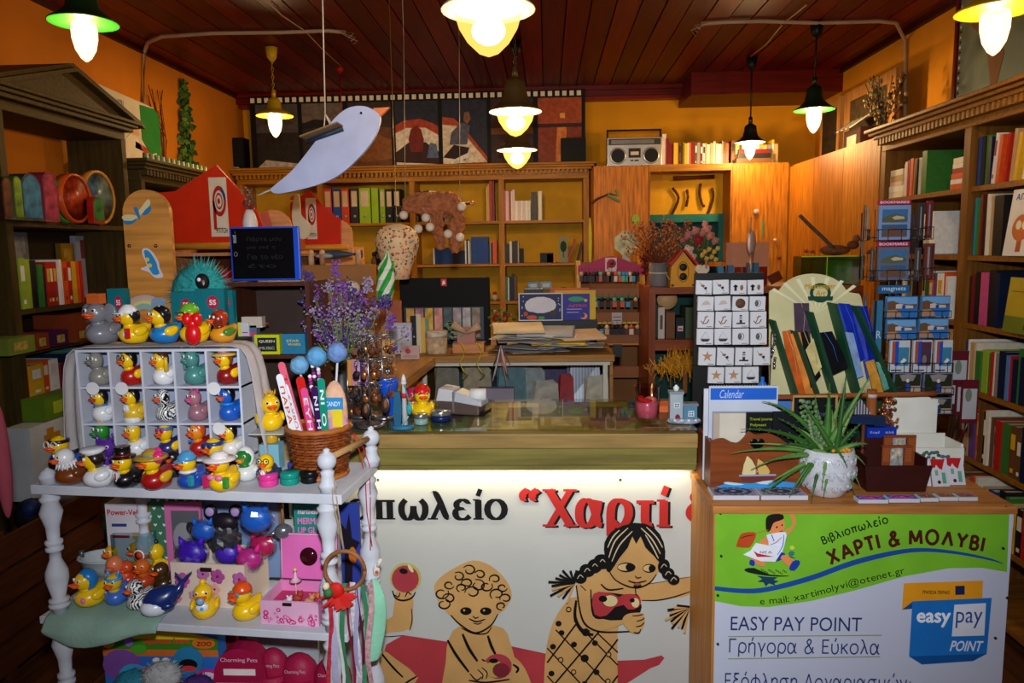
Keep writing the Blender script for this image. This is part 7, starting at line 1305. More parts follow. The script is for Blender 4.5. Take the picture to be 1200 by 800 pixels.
p=PZ(540,487,ZT);t=T('card_reader','white and grey card reader printer lying on the counter glass','card reader',V(p.x,p.y+.03,ZT),-.25)
ob('lower_body',MB().b2((-.075,-.02,0),(.065,.05,.042),M('#5a4a44',.3,.2)),t,bev=.006);ob('base',MB().b2((-.05,-.015,-.0),(.08,.055,.012),M('#0a0a0a',.4)),t)
ob('upper_lid',MB().add([(-.078,-.025,.042),(-.02,-.025,.042),(-.02,.055,.042),(-.078,.055,.042),(-.07,-.02,.082),(-.022,-.02,.078),(-.022,.05,.078),(-.07,.05,.085)],[(3,2,1,0),(4,5,6,7),(0,1,5,4),(1,2,6,5),(2,3,7,6),(3,0,4,7)],M('#b8bac0',.4)),t,bev=.003)
ob('keypad_slope',MB().add([(-.016,-.025,.042),(.075,-.025,.030),(.075,.05,.030),(-.016,.05,.042),(-.014,-.02,.074),(.072,-.02,.046),(.072,.045,.048),(-.014,.045,.076)],[(3,2,1,0),(4,5,6,7),(0,1,5,4),(1,2,6,5),(2,3,7,6),(3,0,4,7)],M('#a8acb4',.4)),t,bev=.003)
ob('paper_roll',MB().lathe([(.02,0),(.02,.05)],M('#d0d0d0',.5),16,(.03,0,.062),(1,.3,0)),t);ob('chrome_band',MB().b2((-.021,-.028,.01),(-.015,-.024,.074),M('#c8c8cc',.2,.8)),t);ob('print',MB().b2((-.066,-.0,.0845),(-.03,.004,.0855),M('#4a4a50')),t)
p=PZ(758,492,ZT);t=T('pink_candle','pink and red candle in a clear glass tumbler on the counter','candle',p);R_1=.041
ob('glass_tumbler',MB().lathe([(R_1*.80,0),(R_1*.84,.004),(R_1,.105),(R_1*.95,.105),(R_1*.80,.012),(.001,.010)],glassm('#f0e4e4',alpha=.55),26),t)
ob('wax',MB().lathe([(R_1*.79,.012),(R_1*.86,.055),(.001,.057)],M('#e87a9a',.5),24),t);rr=random.Random(2)
ob('red_wax',MB().sph((-.006,-.014,.063),(.022,.014,.007),M('#d8303a',.4),10,6).sph((.01,0,.062),(.02,.02,.010),M('#e89aa8',.5),10,6).sph((-.018,.008,.064),(.012,.012,.010),M('#c8201c',.4),9,6),t)
p=PZ(803,497,ZT);t=T('house_ornament','small white and blue wooden house ornament on a pebbled wave base','ornament',V(p.x,p.y+.02,ZT));HWm=M('#9aa4ac',.6)
rr=random.Random(4);ob('wave_base',MB().sph((0,0,.006),(.052,.026,.012),M('#8a96a8',.5,amt=.4,scale=80),16,8,lambda v:V(v.x,v.y,max(-.006,v.z)*(1+rr.uniform(-.4,.5)))),t)
ob('tower',MB().b2((-.043,-.012,.006),(-.006,.014,.090),HWm).b2((-.046,-.015,.088),(-.003,.017,.096),M('#7a858e',.6)).lathe([(.007,0),(.009,.01),(.002,.018)],M('#d8dce0',.4),10,(-.024,0,.096)),t);ob('cottage',MB().b2((-.004,-.010,.006),(.036,.014,.052),M('#4a7a94',.6)).b2((-.006,-.013,.052),(.039,.017,.060),M('#6a747c',.6)),t)
ob('door',MB().prism([(-.028,.006),(-.014,.006),(-.014,.022),(-.018,.028),(-.024,.028),(-.028,.022)],-.014,-.012,M('#7a1a24',.5)),t)
for x,z in((-.024,.055),(.018,.030)):ob('window',MB().b2((x-.008,-.0145,z-.008),(x+.008,-.010,z+.008),M('#d8dce0',.5)).b2((x-.006,-.0155,z-.006),(x-.001,-.014,z-.001),M('#3a6a84')).b2((x+.001,-.0155,z-.006),(x+.006,-.014,z-.001),M('#3a6a84')).b2((x-.006,-.0155,z+.001),(x-.001,-.014,z+.006),M('#3a6a84')).b2((x+.001,-.0155,z+.001),(x+.006,-.014,z+.006),M('#3a6a84')),t)
for k in range(9):ob('pebble',MB().sph((-.04+k*.010,-.018-.004*(k%2),.012),(.006,.005,.004),M('#c8ccd4'if k%2 else'#8a94a0',.5),7,5),t)
one('orange_box',MB().b2((0,0,0),(.045,.08,.02),M('#c8602a',.5)),'flat orange box on the counter between candle and house ornament','box',PZ(773,483,ZT))
p=PZ(737,478,ZT);one('stapler',MB().b2((0,0,0),(.05,.02,.012),M('#16201c',.4)).box((.022,.01,.02),(.05,.016,.01),M('#16201c',.3),E(0,-.15,0)),'small dark stapler on the counter left of the pink candle','stapler',p)
# on the rear desk
ZDk=ZD+.0008
def ond(px,Y):return on(px,Y,ZDk)
mo=T('monitor','wide black monitor seen from the counter with a strip of thumbnails','monitor',ond(523,3.62));a=P(470,326,3.6);b=P(577,405,3.6);w=(b.x-a.x)/2;oz=mo.location.z
ob('housing',MB().b2((-w,-.02,b.z-oz-.03),(w,.02,a.z-oz),M('#030304',.7)),mo,bev=.005);ob('neck',MB().b2((-.04,0,.008),(.04,.03,b.z-oz-.0),M('#101012',.4)),mo);ob('foot',MB().b2((-.13,-.06,0),(.13,.08,.01),M('#101012',.4)),mo)
zA_=P(500,361,3.6).z-oz;zB2=P(500,398,3.6).z-oz;ob('screen',MB().b2((-w+.02,-.022,zB2),(w-.03,-.02,zA_+.004),M('#3a444c',.3)),mo)
for k in range(8):c=['#c89a4a','#b87a8a','#c8a03a','#c88a7a','#4a5a5a','#a8989a','#b0a8a8','#8a7a6a'][k];x=-w+.03+k*(2*w-.07)/8;ob('thumbnail',MB().b2((x,-.0235,zB2+.01),(x+(2*w-.07)/8-.008,-.0215,zA_),M(c,.5,amt=.4,scale=30)),mo)
ob('sticker',MB().b2((-.015,-.022,a.z-oz-.04),(.012,-.02,a.z-oz-.005),M('#c01a24',.4)).prism([(-.01,a.z-oz-.034),(.006,a.z-oz-.03),(.002,a.z-oz-.012),(-.006,a.z-oz-.015)],-.0226,-.021,M('#e0d8d8')),mo)
rr=random.Random(14)
for k in range(26):
 px=rr.uniform(612,672);Y_=3.40+rr.uniform(-.06,.08);w_=rr.uniform(.18,.29);col=['#c8c4bc','#b8b4b0','#d8d0c0','#8a8c94','#c8a818'if k==9 else'#c0bcb8','#a8a09a'][k%6]
 m=MB();vs=[]
 for i in range(5):
  x=-w_/2+w_*i/4;zz=.003+.010*abs(math.sin(i*1.2+k))*(k>18);vs+=[(x,-.09,zz),(x,.09,zz*.8)]
 m.add(vs,[(2*i,2*i+2,2*i+3,2*i+1)for i in range(4)],M(col,.5));o=one('paper_sheet',m,['white','grey-white','cream','grey','white','beige'][k%6]+' loose sheet in the untidy paper pile on the desk','paper',ond(px,Y_)+V(0,0,.0030*k),rr.uniform(-.9,.9),'loose papers piled on the rear desk');s_=o.modifiers.new('solid','SOLIDIFY');s_.thickness=.0016
 o['label']='%s loose sheet, %s from the bottom of the paper pile on the rear desk'%(['white','grey-white','cream','grey','white','beige'][k%6],['first','second','third','fourth','fifth','sixth','seventh','eighth','ninth','tenth','eleventh','twelfth','thirteenth','fourteenth','fifteenth','sixteenth','seventeenth','eighteenth','nineteenth','twentieth','twenty-first','twenty-second','twenty-third','twenty-fourth','twenty-fifth','twenty-sixth'][k])
for px,py,c,l,rz,w_ in((607,384,'#c8b08a','cream paper bag lying on top left of the paper pile',.1,.23),(640,388,'#9a9ca4','grey plastic-wrapped packet on the paper pile',-.1,.25),(680,392,'#c8a88a','tan envelope at the right of the paper pile',.25,.2),(655,398,'#d0a81a','yellow envelope sticking out of the paper pile',-.05,.24)):
 p=P(px,py,3.36);one('envelope',MB().box((0,0,0),(w_,.16,.014),M(c,.55)),l,'envelope',V(p.x,p.y,max(p.z,ZD+.03)),rz,None,bev=.005,rot=(.15,0,rz))
cx=ond(654,3.62);tr=T('black_tray','black stepped tray behind the papers holding the certificate cards','tray',cx);a=P(607,376,3.6);b=P(700,376,3.6);ob('tray_body',MB().b2((a.x-cx.x,-.02,0),(b.x-cx.x,.10,a.z-cx.z),M('#0c0c10',.4)),tr)
t=carton('certificate_card','navy starry card with a white blank cloud-shaped label','x'and 608,659,343,375,3.6,.008,'#1a2450',a.z+.0008,cat='card');onf(t,[('r',0,0,.02,1,'#d8d8e0'),('r',.98,0,1,1,'#d8d8e0'),('r',0,.97,1,1,'#d8d8e0'),('r',0,0,1,.03,'#d8d8e0'),('e',.5,.57,.36,.30,'#c8c4cc'),('e',.3,.5,.15,.18,'#c8c4cc'),('e',.7,.52,.15,.18,'#c8c4cc'),('e',.3,.12,.12,.08,'#c8501a'),('e',.52,.1,.08,.06,'#4a8a3a'),('e',.78,.28,.07,.1,'#3a2a20'),('e',.16,.25,.05,.08,'#b8401a')])
for k in range(12):rr=random.Random(k);x=rr.choice((.07,.93,.1,.9));z=rr.uniform(.1,.9);ob('star_print',MB().b2((x*t['w'],-.0025,z*t['h']),(x*t['w']+.004,0,z*t['h']+.004),M('#c8ccd8')),t)
t=carton('planet_book','deep blue book with crescent moon beside the certificate card',659.5,691,344,375,3.605,.012,'#2a2a88',a.z+.0008,cat='book');onf(t,[('e',.5,.8,.3,.1,'#3a8a5a'),('t','ASTRO',.2,.5,.9,.6,'#c83a3a',.02),('r',.15,.4,.7,.44,'#8a8ac8'),('r',.15,.28,.6,.32,'#8a8ac8'),('e',.78,.15,.14,.12,'#d88a3a'),('e',.72,.18,.1,.09,'#2a2a88'),('e',.85,.75,.07,.06,'#c8a03a')])
t=carton('yellow_book','yellow book edge behind the blue planet book',650,698,340,375,3.63,.012,'#c8a01a',a.z+.0008,cat='book')
t=carton('orange_book','orange and violet book standing behind the certificate card',645,690,337,374,3.65,.012,'#b8501a',a.z+.0008,cat='book')
p=ond(512,3.33);t=T('round_box','round cream box decorated with flowers on the desk corner','box',p);ob('drum',MB().lathe([(.046,0),(.048,.003),(.048,.075),(.001,.075)],M('#b89a7a',.6,amt=.3,scale=40),24),t);ob('lid',MB().lathe([(.050,.075),(.050,.10),(.001,.10)],M('#c0b0a0',.6,amt=.35,scale=50),24),t)
p=ond(550,3.36);t=T('wooden_tray','small tan wooden tray with pink ribbon-tied gift','tray',p);ob('tray',MB().b2((-.07,-.04,0),(.07,.04,.045),M('#b8784a',.5,kind='woodx')),t);ob('gift',MB().b2((-.05,-.03,.045),(.03,.03,.11),M('#a8786a',.7)).cyl((-.01,-.032,.09),(-.07,-.04,.13),.008,M('#b8987a',.7),6,.02).cyl((-.01,-.032,.09),(.05,-.04,.12),.008,M('#b8987a',.7),6,.018),t)
lf=MB();rr=random.Random(3)
for k in range(16):lf.box((-.05+rr.uniform(-.05,.03),-.03,.09+rr.uniform(-.02,.05)),(.018,.003,.008),M('#6a8a5a',.6),E(0,rr.uniform(-1,1),0))
ob('leaves',lf,t)
for px,l in((541,'yellow curling ribbon hanging left from the wooden tray'),(561,'yellow curling ribbon hanging right from the wooden tray')):
 o=P(px,402,3.2);m=MB().tube([(0,0,0),(.012,-.0,-.03),(.004,0,-.06),(-.012,0,-.09),(.006,0,-.12),(.022,0,-.14),(.0,0,-.155)],.0028,M('#c8b81a',.4),5);one('curling_ribbon',m,l,'ribbon',o)
for k,(px0,px1,pt,pb,Y_,c,l,it)in enumerate(((452,482,378,412,3.3,'#a8a8b4','white calendar pages with grey columns propped at the desk left',[('r',.05,.1,.45,.85,'#8a8c9c'),('r',.5,.05,.95,.9,'#b8b8c4')]),(470,491,405,423,3.15,'#b89a94','card with pink flowers standing at the desk edge',[('e',.4,.6,.15,.2,'#a83a5a'),('r',.1,.1,.9,.3,'#9a8a80')]),(482,487,370,412,3.32,'#16161a','black slim folder left of the cream files',[]),(488,493,368,413,3.33,'#c8b898','tall cream file standing on the desk',[]),(494,498,372,413,3.34,'#c8a03a','narrow mustard file beside the cream one',[]),(499,501.5,374,413,3.35,'#5a8a8a','thin teal file right of the mustard one',[]),(416,438,377,401,3.05,'#b8906a','brown-white wooden postcard leaning among the flowers',[('e',.6,.4,.3,.2,'#c8b8a8')]),(445,462,398,411,2.95,'#c89a5a','little tan wooden tag beside the calendar',[]),(440,470,352,380,3.5,'#a85a3a','red-brown card standing behind the striped cone',[('e',.5,.5,.3,.3,'#c87a3a')]))):
 zz=ZDk if pb<424 and k not in()else ZDk;t=carton(['desk_calendar','flower_card','folder','file','file','file','postcard','wooden_tag','postcard'][k],l,px0,px1,pt,pb,Y_,.012,c,zz,cat=['calendar','card','folder','file','file','file','card','tag','card'][k]);onf(t,it)
p=on(410,3.3,ZDk);t=T('cow_figure','black and white spotted figure behind the purple flowers','figurine',V(P(412,345,3.3).x,3.3,ZDk));zc=P(412,338,3.3).z-ZDk;ob('body',MB().sph((0,0,zc),(.04,.03,.035),M('#c8c0b4',.6),12,8).cyl((0,0,0),(0,0,zc),.02,M('#6a5a4a'),8),t)
for dx,dz in((-.015,.015),(.02,-.005),(0,-.018)):ob('spot',MB().sph((dx,-.024,zc+dz),(.012,.008,.010),M('#101014',.6),8,5),t)
t=carton('doll_crate','open pale wooden crate with small dolls left of the balloon',352,434,310,335,3.55,.12,'#9a6a3a',None,cat='crate');b0=t['h']
for x in(.02,.26):ob('leg',MB().b2((x,.02,-(t.location.z-ZDk)),(x+.04,.1,0),M('#6a4020',.6)),t)
t['label']='pale wooden crate on legs behind the purple flowers'
for k,(px,c)in enumerate(((365,'#c8a080'),(378,'#a87a5a'),(420,'#b89070'))):
 p=P(px,309,3.6);one('wooden_doll',MB().cyl((0,0,0),(0,0,.05),.014,M(c,.6),8).sph((0,0,.06),.014,M('#d0a888',.6),8,6),'small %s doll %s'%(['pale','brown','tan'][k],['at the left on the crate behind the flowers','second from left on the crate behind the flowers','at the right end of the crate behind the flowers'][k]),'doll',V(p.x,p.y,t.location.z+b0+.0005),0)
p=P(382,303,3.5);one('toy_shark',MB().sph((0,0,0),(.10,.025,.022),M('#3a4450',.4),14,8,lambda v:V(v.x,v.y*(1-.6*abs(v.x)/.1),v.z*(1-.5*max(0,v.x)/.1))).sph((-.05,-.012,-.006),(.05,.018,.012),M('#9aa0a4',.5),10,6).cyl((.09,0,0),(.13,0,.0),.006,M('#3a4450',.4),6,.02),'grey toy shark lying on the crate under the goose','toy shark',V(P(392,303,3.6).x,3.62,t.location.z+b0+.05))
ZC_=.8808
def gift(name,l,px,w,h,c,Y_=3.38,ht=None,kind='plain',cat='gift bag'):
 return one(name,MB().add([(-w/2,-.04,0),(w/2,-.04,0),(w/2,.04,0),(-w/2,.04,0),(-w/2*.7,0,h),(w/2*.9,0,h*.85),(w/2*.5,.01,h),(-w/2,.01,h*.9)],[(3,2,1,0),(4,5,6,7),(0,1,5,4),(1,2,6,5),(2,3,7,6),(3,0,4,7)],M(c,.5,amt=.3,scale=25)if kind=='plain'else bands('#8a84a8','#4a4468',22,0)),l,cat,V(on(px,Y_,ZC_).x,Y_,ZC_),0)
gift('gift_bag','brown fur-patterned bag at the left inside the glass case',525,.12,.2,'#7a6a5a');gift('gift_bag','tan striped gift wrap inside the glass case under the ribbons',560,.14,.2,'#9a8468');gift('gift_bag','teal tissue package inside the glass case',600,.14,.2,'#4a6a74');gift('gift_bag','grey paper package in the middle of the glass case',625,.12,.18,'#8a8a8c',3.42);gift('gift_bag','purple and white striped bag at the right in the glass case',684,.16,.22,'#8a84a8',3.45,kind='s');gift('gift_bag','dark red checked bag in the glass case',664,.07,.15,'#a01a1c');gift('gift_bag','white gift bag with handles at the right of the glass case',700,.12,.15,'#b8a898',3.34);gift('gift_bag','cream gift bag with handles in the middle of the glass case',640,.12,.13,'#a89a90',3.33);gift('gift_bag','navy glittery bag behind the white ones in the glass case',650,.14,.2,'#3a2a5a',3.6)
for px,l in((642,'left pair of cream bag handles in the glass case'),(695,'right pair of cream bag handles in the glass case')):
 o=V(on(px,3.30,ZC_).x,3.285,ZC_);one('bag_handle',MB().tube([(.05*math.cos(a),0,.05*math.sin(a)+.0)for a in[k*PI/10 for k in range(11)]],.004,M('#c8b8a0',.6),6),l,'handle',o)
t=carton('price_display','pale lilac boxes lying in front in the glass case',560,602,455,468,3.3,.05,'#9a8a9c',ZC_,cat='box')
m=MB();o=P(587,410,3.2);rr=random.Random(1)
for k in range(16):e=V(rr.uniform(-.05,.05),rr.uniform(-.02,.0),-rr.uniform(.06,.16));m.cyl((0,0,.02),e,.004,M(['#a8988a','#5a4a58','#b83a4a','#3a3a44','#c8b8a8'][k%5],.5),5,.001)
one('tassel_bundle',m,'bundle of hanging tassels and cords at the desk edge left of the papers','tassels',o)
t=carton('black_phone','small black handset hanging at the right end of the desk',719,729,404,418,3.24,.02,'#1a1a1c',None,cat='phone')
# purple-headed stand behind the desk
YP=4.0;a=P(676,345,YP);b=P(757,345,YP);ps=T('charm_stand','small display shelf with purple arched header and round logo, hung with key charms','display shelf',V(a.x,YP,0));w=b.x-a.x
GM=M('#c8902a',.4,kind='wood');PUm=M('#a01848',.5)
zt=P(677,306,YP).z
for x in(0,w-.02):ob('side_panel',MB().b2((x,0,0),(x+.02,.22,zt),GM),ps)
hd=[P(x,y,YP)for x,y in smooth([(678,322),(678,311),(690,309),(700,304),(716,300),(732,304),(742,309),(755,311),(755,322)],3,False)]
ob('header_board',MB().prism([(v.x-a.x,v.z)for v in hd],-.012,0.0,PUm),ps)
lx=P(709,302,YP).x-a.x;lz=P(709,318,YP).z;s_=.06;lg=ob('logo_card',MB().b2((lx,-.015,lz),(lx+s_,-.012,lz+.072),M('#c8b8b4')),ps)
ob('print',MB().lathe([(.024,0),(.024,.001),(.015,.001)],M('#98181c'),20,(lx+.032,-.0155,lz+.042),(0,-1,0)).b2((lx+.008,-.0168,lz+.012),(lx+.017,-.015,lz+.045),M('#98181c')).lathe([(.009,0.001),(.001,.0012)],M('#1a2a6a'),12,(lx+.034,-.0155,lz+.042),(0,-1,0)),lg)
cols=['#1f6a2a','#c8a01a','#c07a2a','#8a5a2a']
for k,y in enumerate((347,377,402,440)):
 z=P(700,y,YP).z;ob('shelf',MB().b2((.02,0,z-.012),(w-.02,.22,z),M(cols[k],.4)),ps);ob('shelf_lip',MB().b2((.02,-.008,z),(w-.02,0,z+.05 if k else z+.04),M('#8a5028',.5)),ps)
ob('back_panel',MB().b2((.02,.215,0),(w-.02,.22,zt-.01),M('#7a4a20',.6)),ps)
rr=random.Random(8);clr=['#2a1a14','#c89a6a','#5aa88a','#1a1a1e','#d8b8a0','#3a8ab0','#4a2a1a','#c8503a']
nm=['dark brown','tan','mint','black','pale pink','blue','brown','red']
for row,(y,n)in enumerate(((322,16),(352,9),(384,12))):
 for k in range(n):
  px=682+k*70/n+rr.uniform(-1,1);p=P(px,y,YP-.03);i=rr.randrange(8);i=2 if row==0 and k in(11,12)else(5 if row==0 and k==14 else i)
  m=MB().box((0,0,-.02),(.022,.012,.03),M(clr[i],.5)).sph((0,0,.005),(.012,.010,.012),M(clr[(i+3)%8],.5),8,6).tube([(0,0,.015),(.004,0,.03),(0,.02,.035)],.0015,SLV,4)
  one('hanging_charm',m,'%s key charm, %s from the left in the %s row of the purple-headed stand'%(nm[i],ordn(k+1),['top','middle','lower'][row]),'charm',p,0,'key charms on the purple-headed stand')
t=carton('price_card','white price card hanging on the middle shelf of the purple-headed stand',717,729,366,380,YP-.02,.004,'#b8a8a0',None,cat='card');onf(t,[('r',.1,.6,.9,.66,'#4a3a3a'),('r',.1,.3,.9,.36,'#4a3a3a')])
# red-brown framed cabinet
YR=3.6;a=P(761,338,YR);zR=P(790,337,YR).z;b=P(1012,338,YR)
rcab=T('framed_cabinet','reddish-brown cabinet with square mitred frames right of the desk','cabinet',V(a.x,YR,0));W=b.x-a.x;RM=M('#7a3818',.4,kind='wood');RMX=M('#84401c',.4,kind='woodx')
ob('top_board',MB().b2((0,0,zR-.03),(W,.42,zR),RMX),rcab)
for x in(0,.31,.62,W-.03):ob('side_panel',MB().b2((x,0,0),(x+.03,.42,zR-.03),RM),rcab)
z2_=P(790,403,YR).z;ob('shelf',MB().b2((.03,0,z2_-.03),(W-.03,.42,z2_+.02),RMX),rcab);ob('back_panel',MB().b2((.0,.41,0),(W,.42,zR-.03),M('#154038',.7)),rcab);ob('shelf',MB().b2((.03,.01,.62),(W-.03,.41,.65),RMX),rcab)
zs=z2_+.0208
for k,(px0,px1,pt,c,l)in enumerate(((771,779,360,'#b8aca0','white lever file with black lettering in the cabinet'),(780,791,366,'#6a4020','brown box file beside the white one in the cabinet'),(792,802,372,'#101014','black bottle-shaped packet in the cabinet'),(803,818,360,'#3a4a34','dark green picture box at the right in the cabinet'))):
 t=carton('file_box',l,px0,px1,pt,400,YR+.05,.16,c,zs,cat='file box');
 if k==2:onf(t,[('r',.2,.35,.85,.6,'#b8b0b0'),('r',.3,.42,.75,.5,'#a01a24')])
 if k==0:onf(t,[('r',.3,.3,.7,.75,'#4a4440')])
p=on(781,YR+.2,zs);o=one('wooden_disc',MB().lathe([(.05,0),(.05,.012),(.001,.012)],M('#c89a6a',.5),20,(0,0,.05),(0,-1,0)),'round pale wooden disc behind the files in the cabinet','disc',V(p.x,p.y,zs+.13))
t=T('tinsel_garland','glittering gold tinsel heap in the lower cabinet bay','tinsel',on(803,YR-.04,.9));m=MB();rr=random.Random(5);c0=P(803,424,YR-.03)-t.location;GT=M('#d8901a',.25,.35);GT2=M('#f0c050',.2,.35)
for k in range(700):
 x=rr.gauss(0,.07);z=rr.gauss(0,.02)-.5*abs(x)*.3;L=rr.uniform(.02,.06);a=rr.uniform(-PI,0)if rr.random()<.6 else rr.uniform(0,PI);bq=c0+V(x,rr.uniform(-.03,.02),z);e=bq+V(math.cos(a)*L*.5,rr.uniform(-.02,.02),math.sin(a)*L);u=V(.0016,.0005,.001)
 m.add([bq-u,bq+u,e+u,e-u],[(0,1,2,3)],GT if k%3 else GT2)
ob('tinsel_strands',m,t)['kind']='stuff';ob('hanger',MB().b2((-.1,.01,c0.z-.01),(.1,.02,c0.z),M('#7a4a1a')).b2((-.01,.01,0),(.01,.02,c0.z),M('#7a4a1a')),t);t.location.z=.9;
p=on(799,YR+.06,zR+.0005);t=T('birdhouse','yellow wooden birdhouse with red roof and two round holes','birdhouse',V(p.x,YR+.03,zR+.0008));YLm=M('#c88a12',.45)
w=15*S(YR+.03);hb_=24*S(YR);ob('house_body',MB().prism([(-w*.95,0),(w*.95,0),(w*.9,hb_),(0,hb_+.07),(-w*.9,hb_)],0,.10,YLm),t)
for sg in(-1,1):ob('roof_panel',MB().box((sg*w*.58,.045,hb_+.042),(w*1.45,.13,.010),M('#a81a1c',.4),E(0,sg*.86,0)),t)
for z in(.095,.05):ob('entrance_hole',MB().lathe([(.018,0),(.018,.002),(.001,.001)],M('#1c2420',.5),18,(0,-.001,z),(0,-1,0)),t)
ob('trim',MB().tube([(.026*math.cos(a),-.002,.073+.048*math.sin(a))for a in[k*PI/10 for k in range(21)]],.0015,M('#7a3a10'),4).b2((-w*.9,-.003,.004),(-w*.9+.012,-.0,.014),M('#1c2420')).b2((w*.9-.012,-.003,.004),(w*.9,0,.014),M('#1c2420')),t)
p=on(772,YR+.1,zR);t=T('flower_pot','grey round pot tied with string holding tall dry brown flowers','plant pot',V(p.x,YR+.12,zR+.0008));ob('pot',MB().lathe([(.040,0),(.044,.005),(.045,.115),(.038,.115),(.036,.08)],M('#6a6668',.6),20),t);ob('string',MB().lathe([(.0455,.062),(.047,.066),(.0455,.07)],M('#b8a890',.7),20).tube([(.03,-.035,.066),(.05,-.05,.03)],.002,M('#b8a890')),t)
rr=random.Random(21);st=MB();lv=MB()
for k in range(70):
 e=V(rr.gauss(0,.09),rr.gauss(0,.03),rr.uniform(.16,.31));st.tube([(0,0,.1),e*.6+V(0,0,.05),e],.0015,M('#7a3a1a',.7),4)
 for j in range(8):d=V(rr.gauss(0,.016),rr.gauss(0,.01),rr.gauss(0,.016));lv.sph(e+d,(.0045,.004,.005),M(['#a86030','#8a4420','#b87a4a'][j%3],.7),5,4)
ob('dry_stems',st,t)['kind']='stuff';ob('dry_blossoms',lv,t)['kind']='stuff'
p=on(760,YR+.2,zR);twigs('dark red dried berry stems left of the brown flowers',V(P(757,333,YR+.25).x,YR+.25,zR+.0008),10,.22,.03,'#5a1a10',['#8a2a14','#6a1a10'],.010,9)
t=T('rose_bouquet','mixed bouquet of pink, crimson, white and yellow flowers behind the birdhouse','flowers',V(P(822,330,YR+.2).x,YR+.2,zR+.0008));ob('vase',MB().lathe([(.03,0),(.04,.05),(.03,.10),(.034,.12)],M('#3a2018',.4),14),t)
def rose(px,py,R_1,c,nm_='blossom'):
 q=P(px,py,YR+.12)-t.location;m=MB();mt=M(c,.6,amt=.2,scale=60)
 for k in range(9):
  a=k*2.4;rr_=R_1*(.25+.08*k);m.sph(q+V(rr_*.7*math.cos(a),-R_1*.3+k*.001,rr_*.7*math.sin(a)),(R_1*.42,R_1*.2,R_1*.42),mt,8,5)
 ob(nm_,m,t);return q
sm_=MB()
for px,py,r_,c in((806,275,.026,'#b86a6a'),(815,270,.022,'#b87060'),(824,272,.024,'#a86a5a'),(818,281,.028,'#8a1420'),(806,293,.030,'#c8a890'),(811,301,.024,'#c0987a'),(828,268,.026,'#c87a6a'),(832,276,.024,'#b8705a'),(838,282,.022,'#a87058'),(800,281,.018,'#a05a50'),(826,262,.018,'#c88a7a')):
 q=rose(px,py,r_,c);sm_.tube([(0,0,.1),q+V(0,.01,0)],.002,M('#4a5a2a'),4)
for k,(px,py)in enumerate(((826,295),(831,292),(837,295),(834,301),(828,303),(841,291),(823,299),(839,304))):q=rose(px,py,.014,'#c8a04a');sm_.tube([(0,0,.1),q+V(0,.01,0)],.0015,M('#5a6a2a'),4)
ob('stems',sm_,t)
t=T('tree_cutout','pale green and white tree-shaped paddle standing before the cupboard','ornament',V(P(734,305,4.4).x,4.4,P(734,307,4.4).z));R_1=14*S(4.4)
cl_=[(R_1*1.0*math.cos(k*PI/18)*(1+.07*math.cos(k*PI/18*7)),.24-.03+R_1*(1.0)*math.sin(k*PI/18)*(1+.07*math.cos(k*PI/18*7)))for k in range(36)]
zoff=P(734,285,4.4).z-t.location.z;cl_=[(x,z-.21+zoff)for x,z in cl_]
ob('crown',MB().prism(cl_,0,.015,M('#a8a888',.6,amt=.35,scale=30)),t);ob('trunk',MB().prism([(-.022,-t.location.z),(.022,-t.location.z),(.022,zoff-.05),(-.022,zoff-.05)],.002,.014,M('#a8a898',.6)),t)
YD=5.745
for k,(pts,c,l,wd)in enumerate((([(693,238),(700,233),(707,230),(714,227),(722,229)],'#4a2010','dark twig glued on the cupboard door',3),([(712,228),(720,233),(726,236)],'#5a7a4a','green sprig end of the twig on the cupboard door',4),([(722,222),(724,230)],'#5a7a4a','small green leaf tip above the twig',3))):
 o=P(*pts[0],YD-.004);one('twig',MB().tube([P(x,y,YD-.004)-o for x,y in smooth(pts,3,False)],[wd*S(YD)/2*(1-.05*i)for i in range(len(smooth(pts,3,False)))],M(c,.6),5),l,'twig',o)
for px,py,w,h,c,l in((691.5,285,2.2,30,'#a8a01a','long yellow-green leaf standing against the first cupboard door'),(745,257,5,6,'#8a9a3a','small green leaf stuck beside the niche'),(894,268,1.2,12,'#4a8a5a','thin green stick on the right cupboard door')):
 p=P(px,py,YD-.003);o=one('leaf',MB().sph((0,0,0),(w*S(YD),.003,h*S(YD)),M(c,.5),10,8),l,'leaf',p)
p=P(886,248,YD-.004);one('pale_disc',MB().lathe([(.02,0),(.02,.01),(.001,.012)],M('#c8b0a8',.4),16,(0,0,0),(0,-1,0)),'round pale knob on the right cupboard door','disc',p)
p=P(908,281,YD-.004);one('pale_disc',MB().lathe([(.011,0),(.011,.01),(.001,.012)],M('#d8d0c8',.4),12,(0,0,0),(0,-1,0)),'small white stud at the right edge of the cupboard door','disc',p)
for k,pts in enumerate(([(788,220),(795,232),(788,250),(785,254)],[(805,222),(806,232),(804,242)],[(821,215),(820,228),(823,240),(826,241)],[(834,220),(836,230),(832,245),(827,254)])):
 o=P(*pts[0],5.97);one('twig',MB().tube([P(x,y,5.97)-o for x,y in smooth(pts,4,False)],.011,M('#4a2410',.7),6),'dark knotty twig on the yellow niche back, %s from the left'%ordn(k+1),'twig',o,0,'twigs mounted in the yellow niche')
o=P(789,209,5.97);one('driftwood',MB().tube([V(0,0,0),P(812,208,5.97)-o,P(837,207,5.97)-o],[.018,.014,.016],M('#6a3018',.6),7),'reddish driftwood stick mounted above the twigs in the yellow niche','driftwood',o)
for px,py,pts,c,l in((888,0,[(937,252),(950,265),(962,276),(976,290)],'#4a3a30','long mottled stick slanting on the driftwood bird'),):
 pts=pts+[(981,298)];o=P(*pts[0],3.72);q=[P(x,y,3.72)-o for x,y in pts];one('slanted_stick',MB().tube(q,.009,M(c,.6,amt=.5,scale=40),7),l,'stick',o)
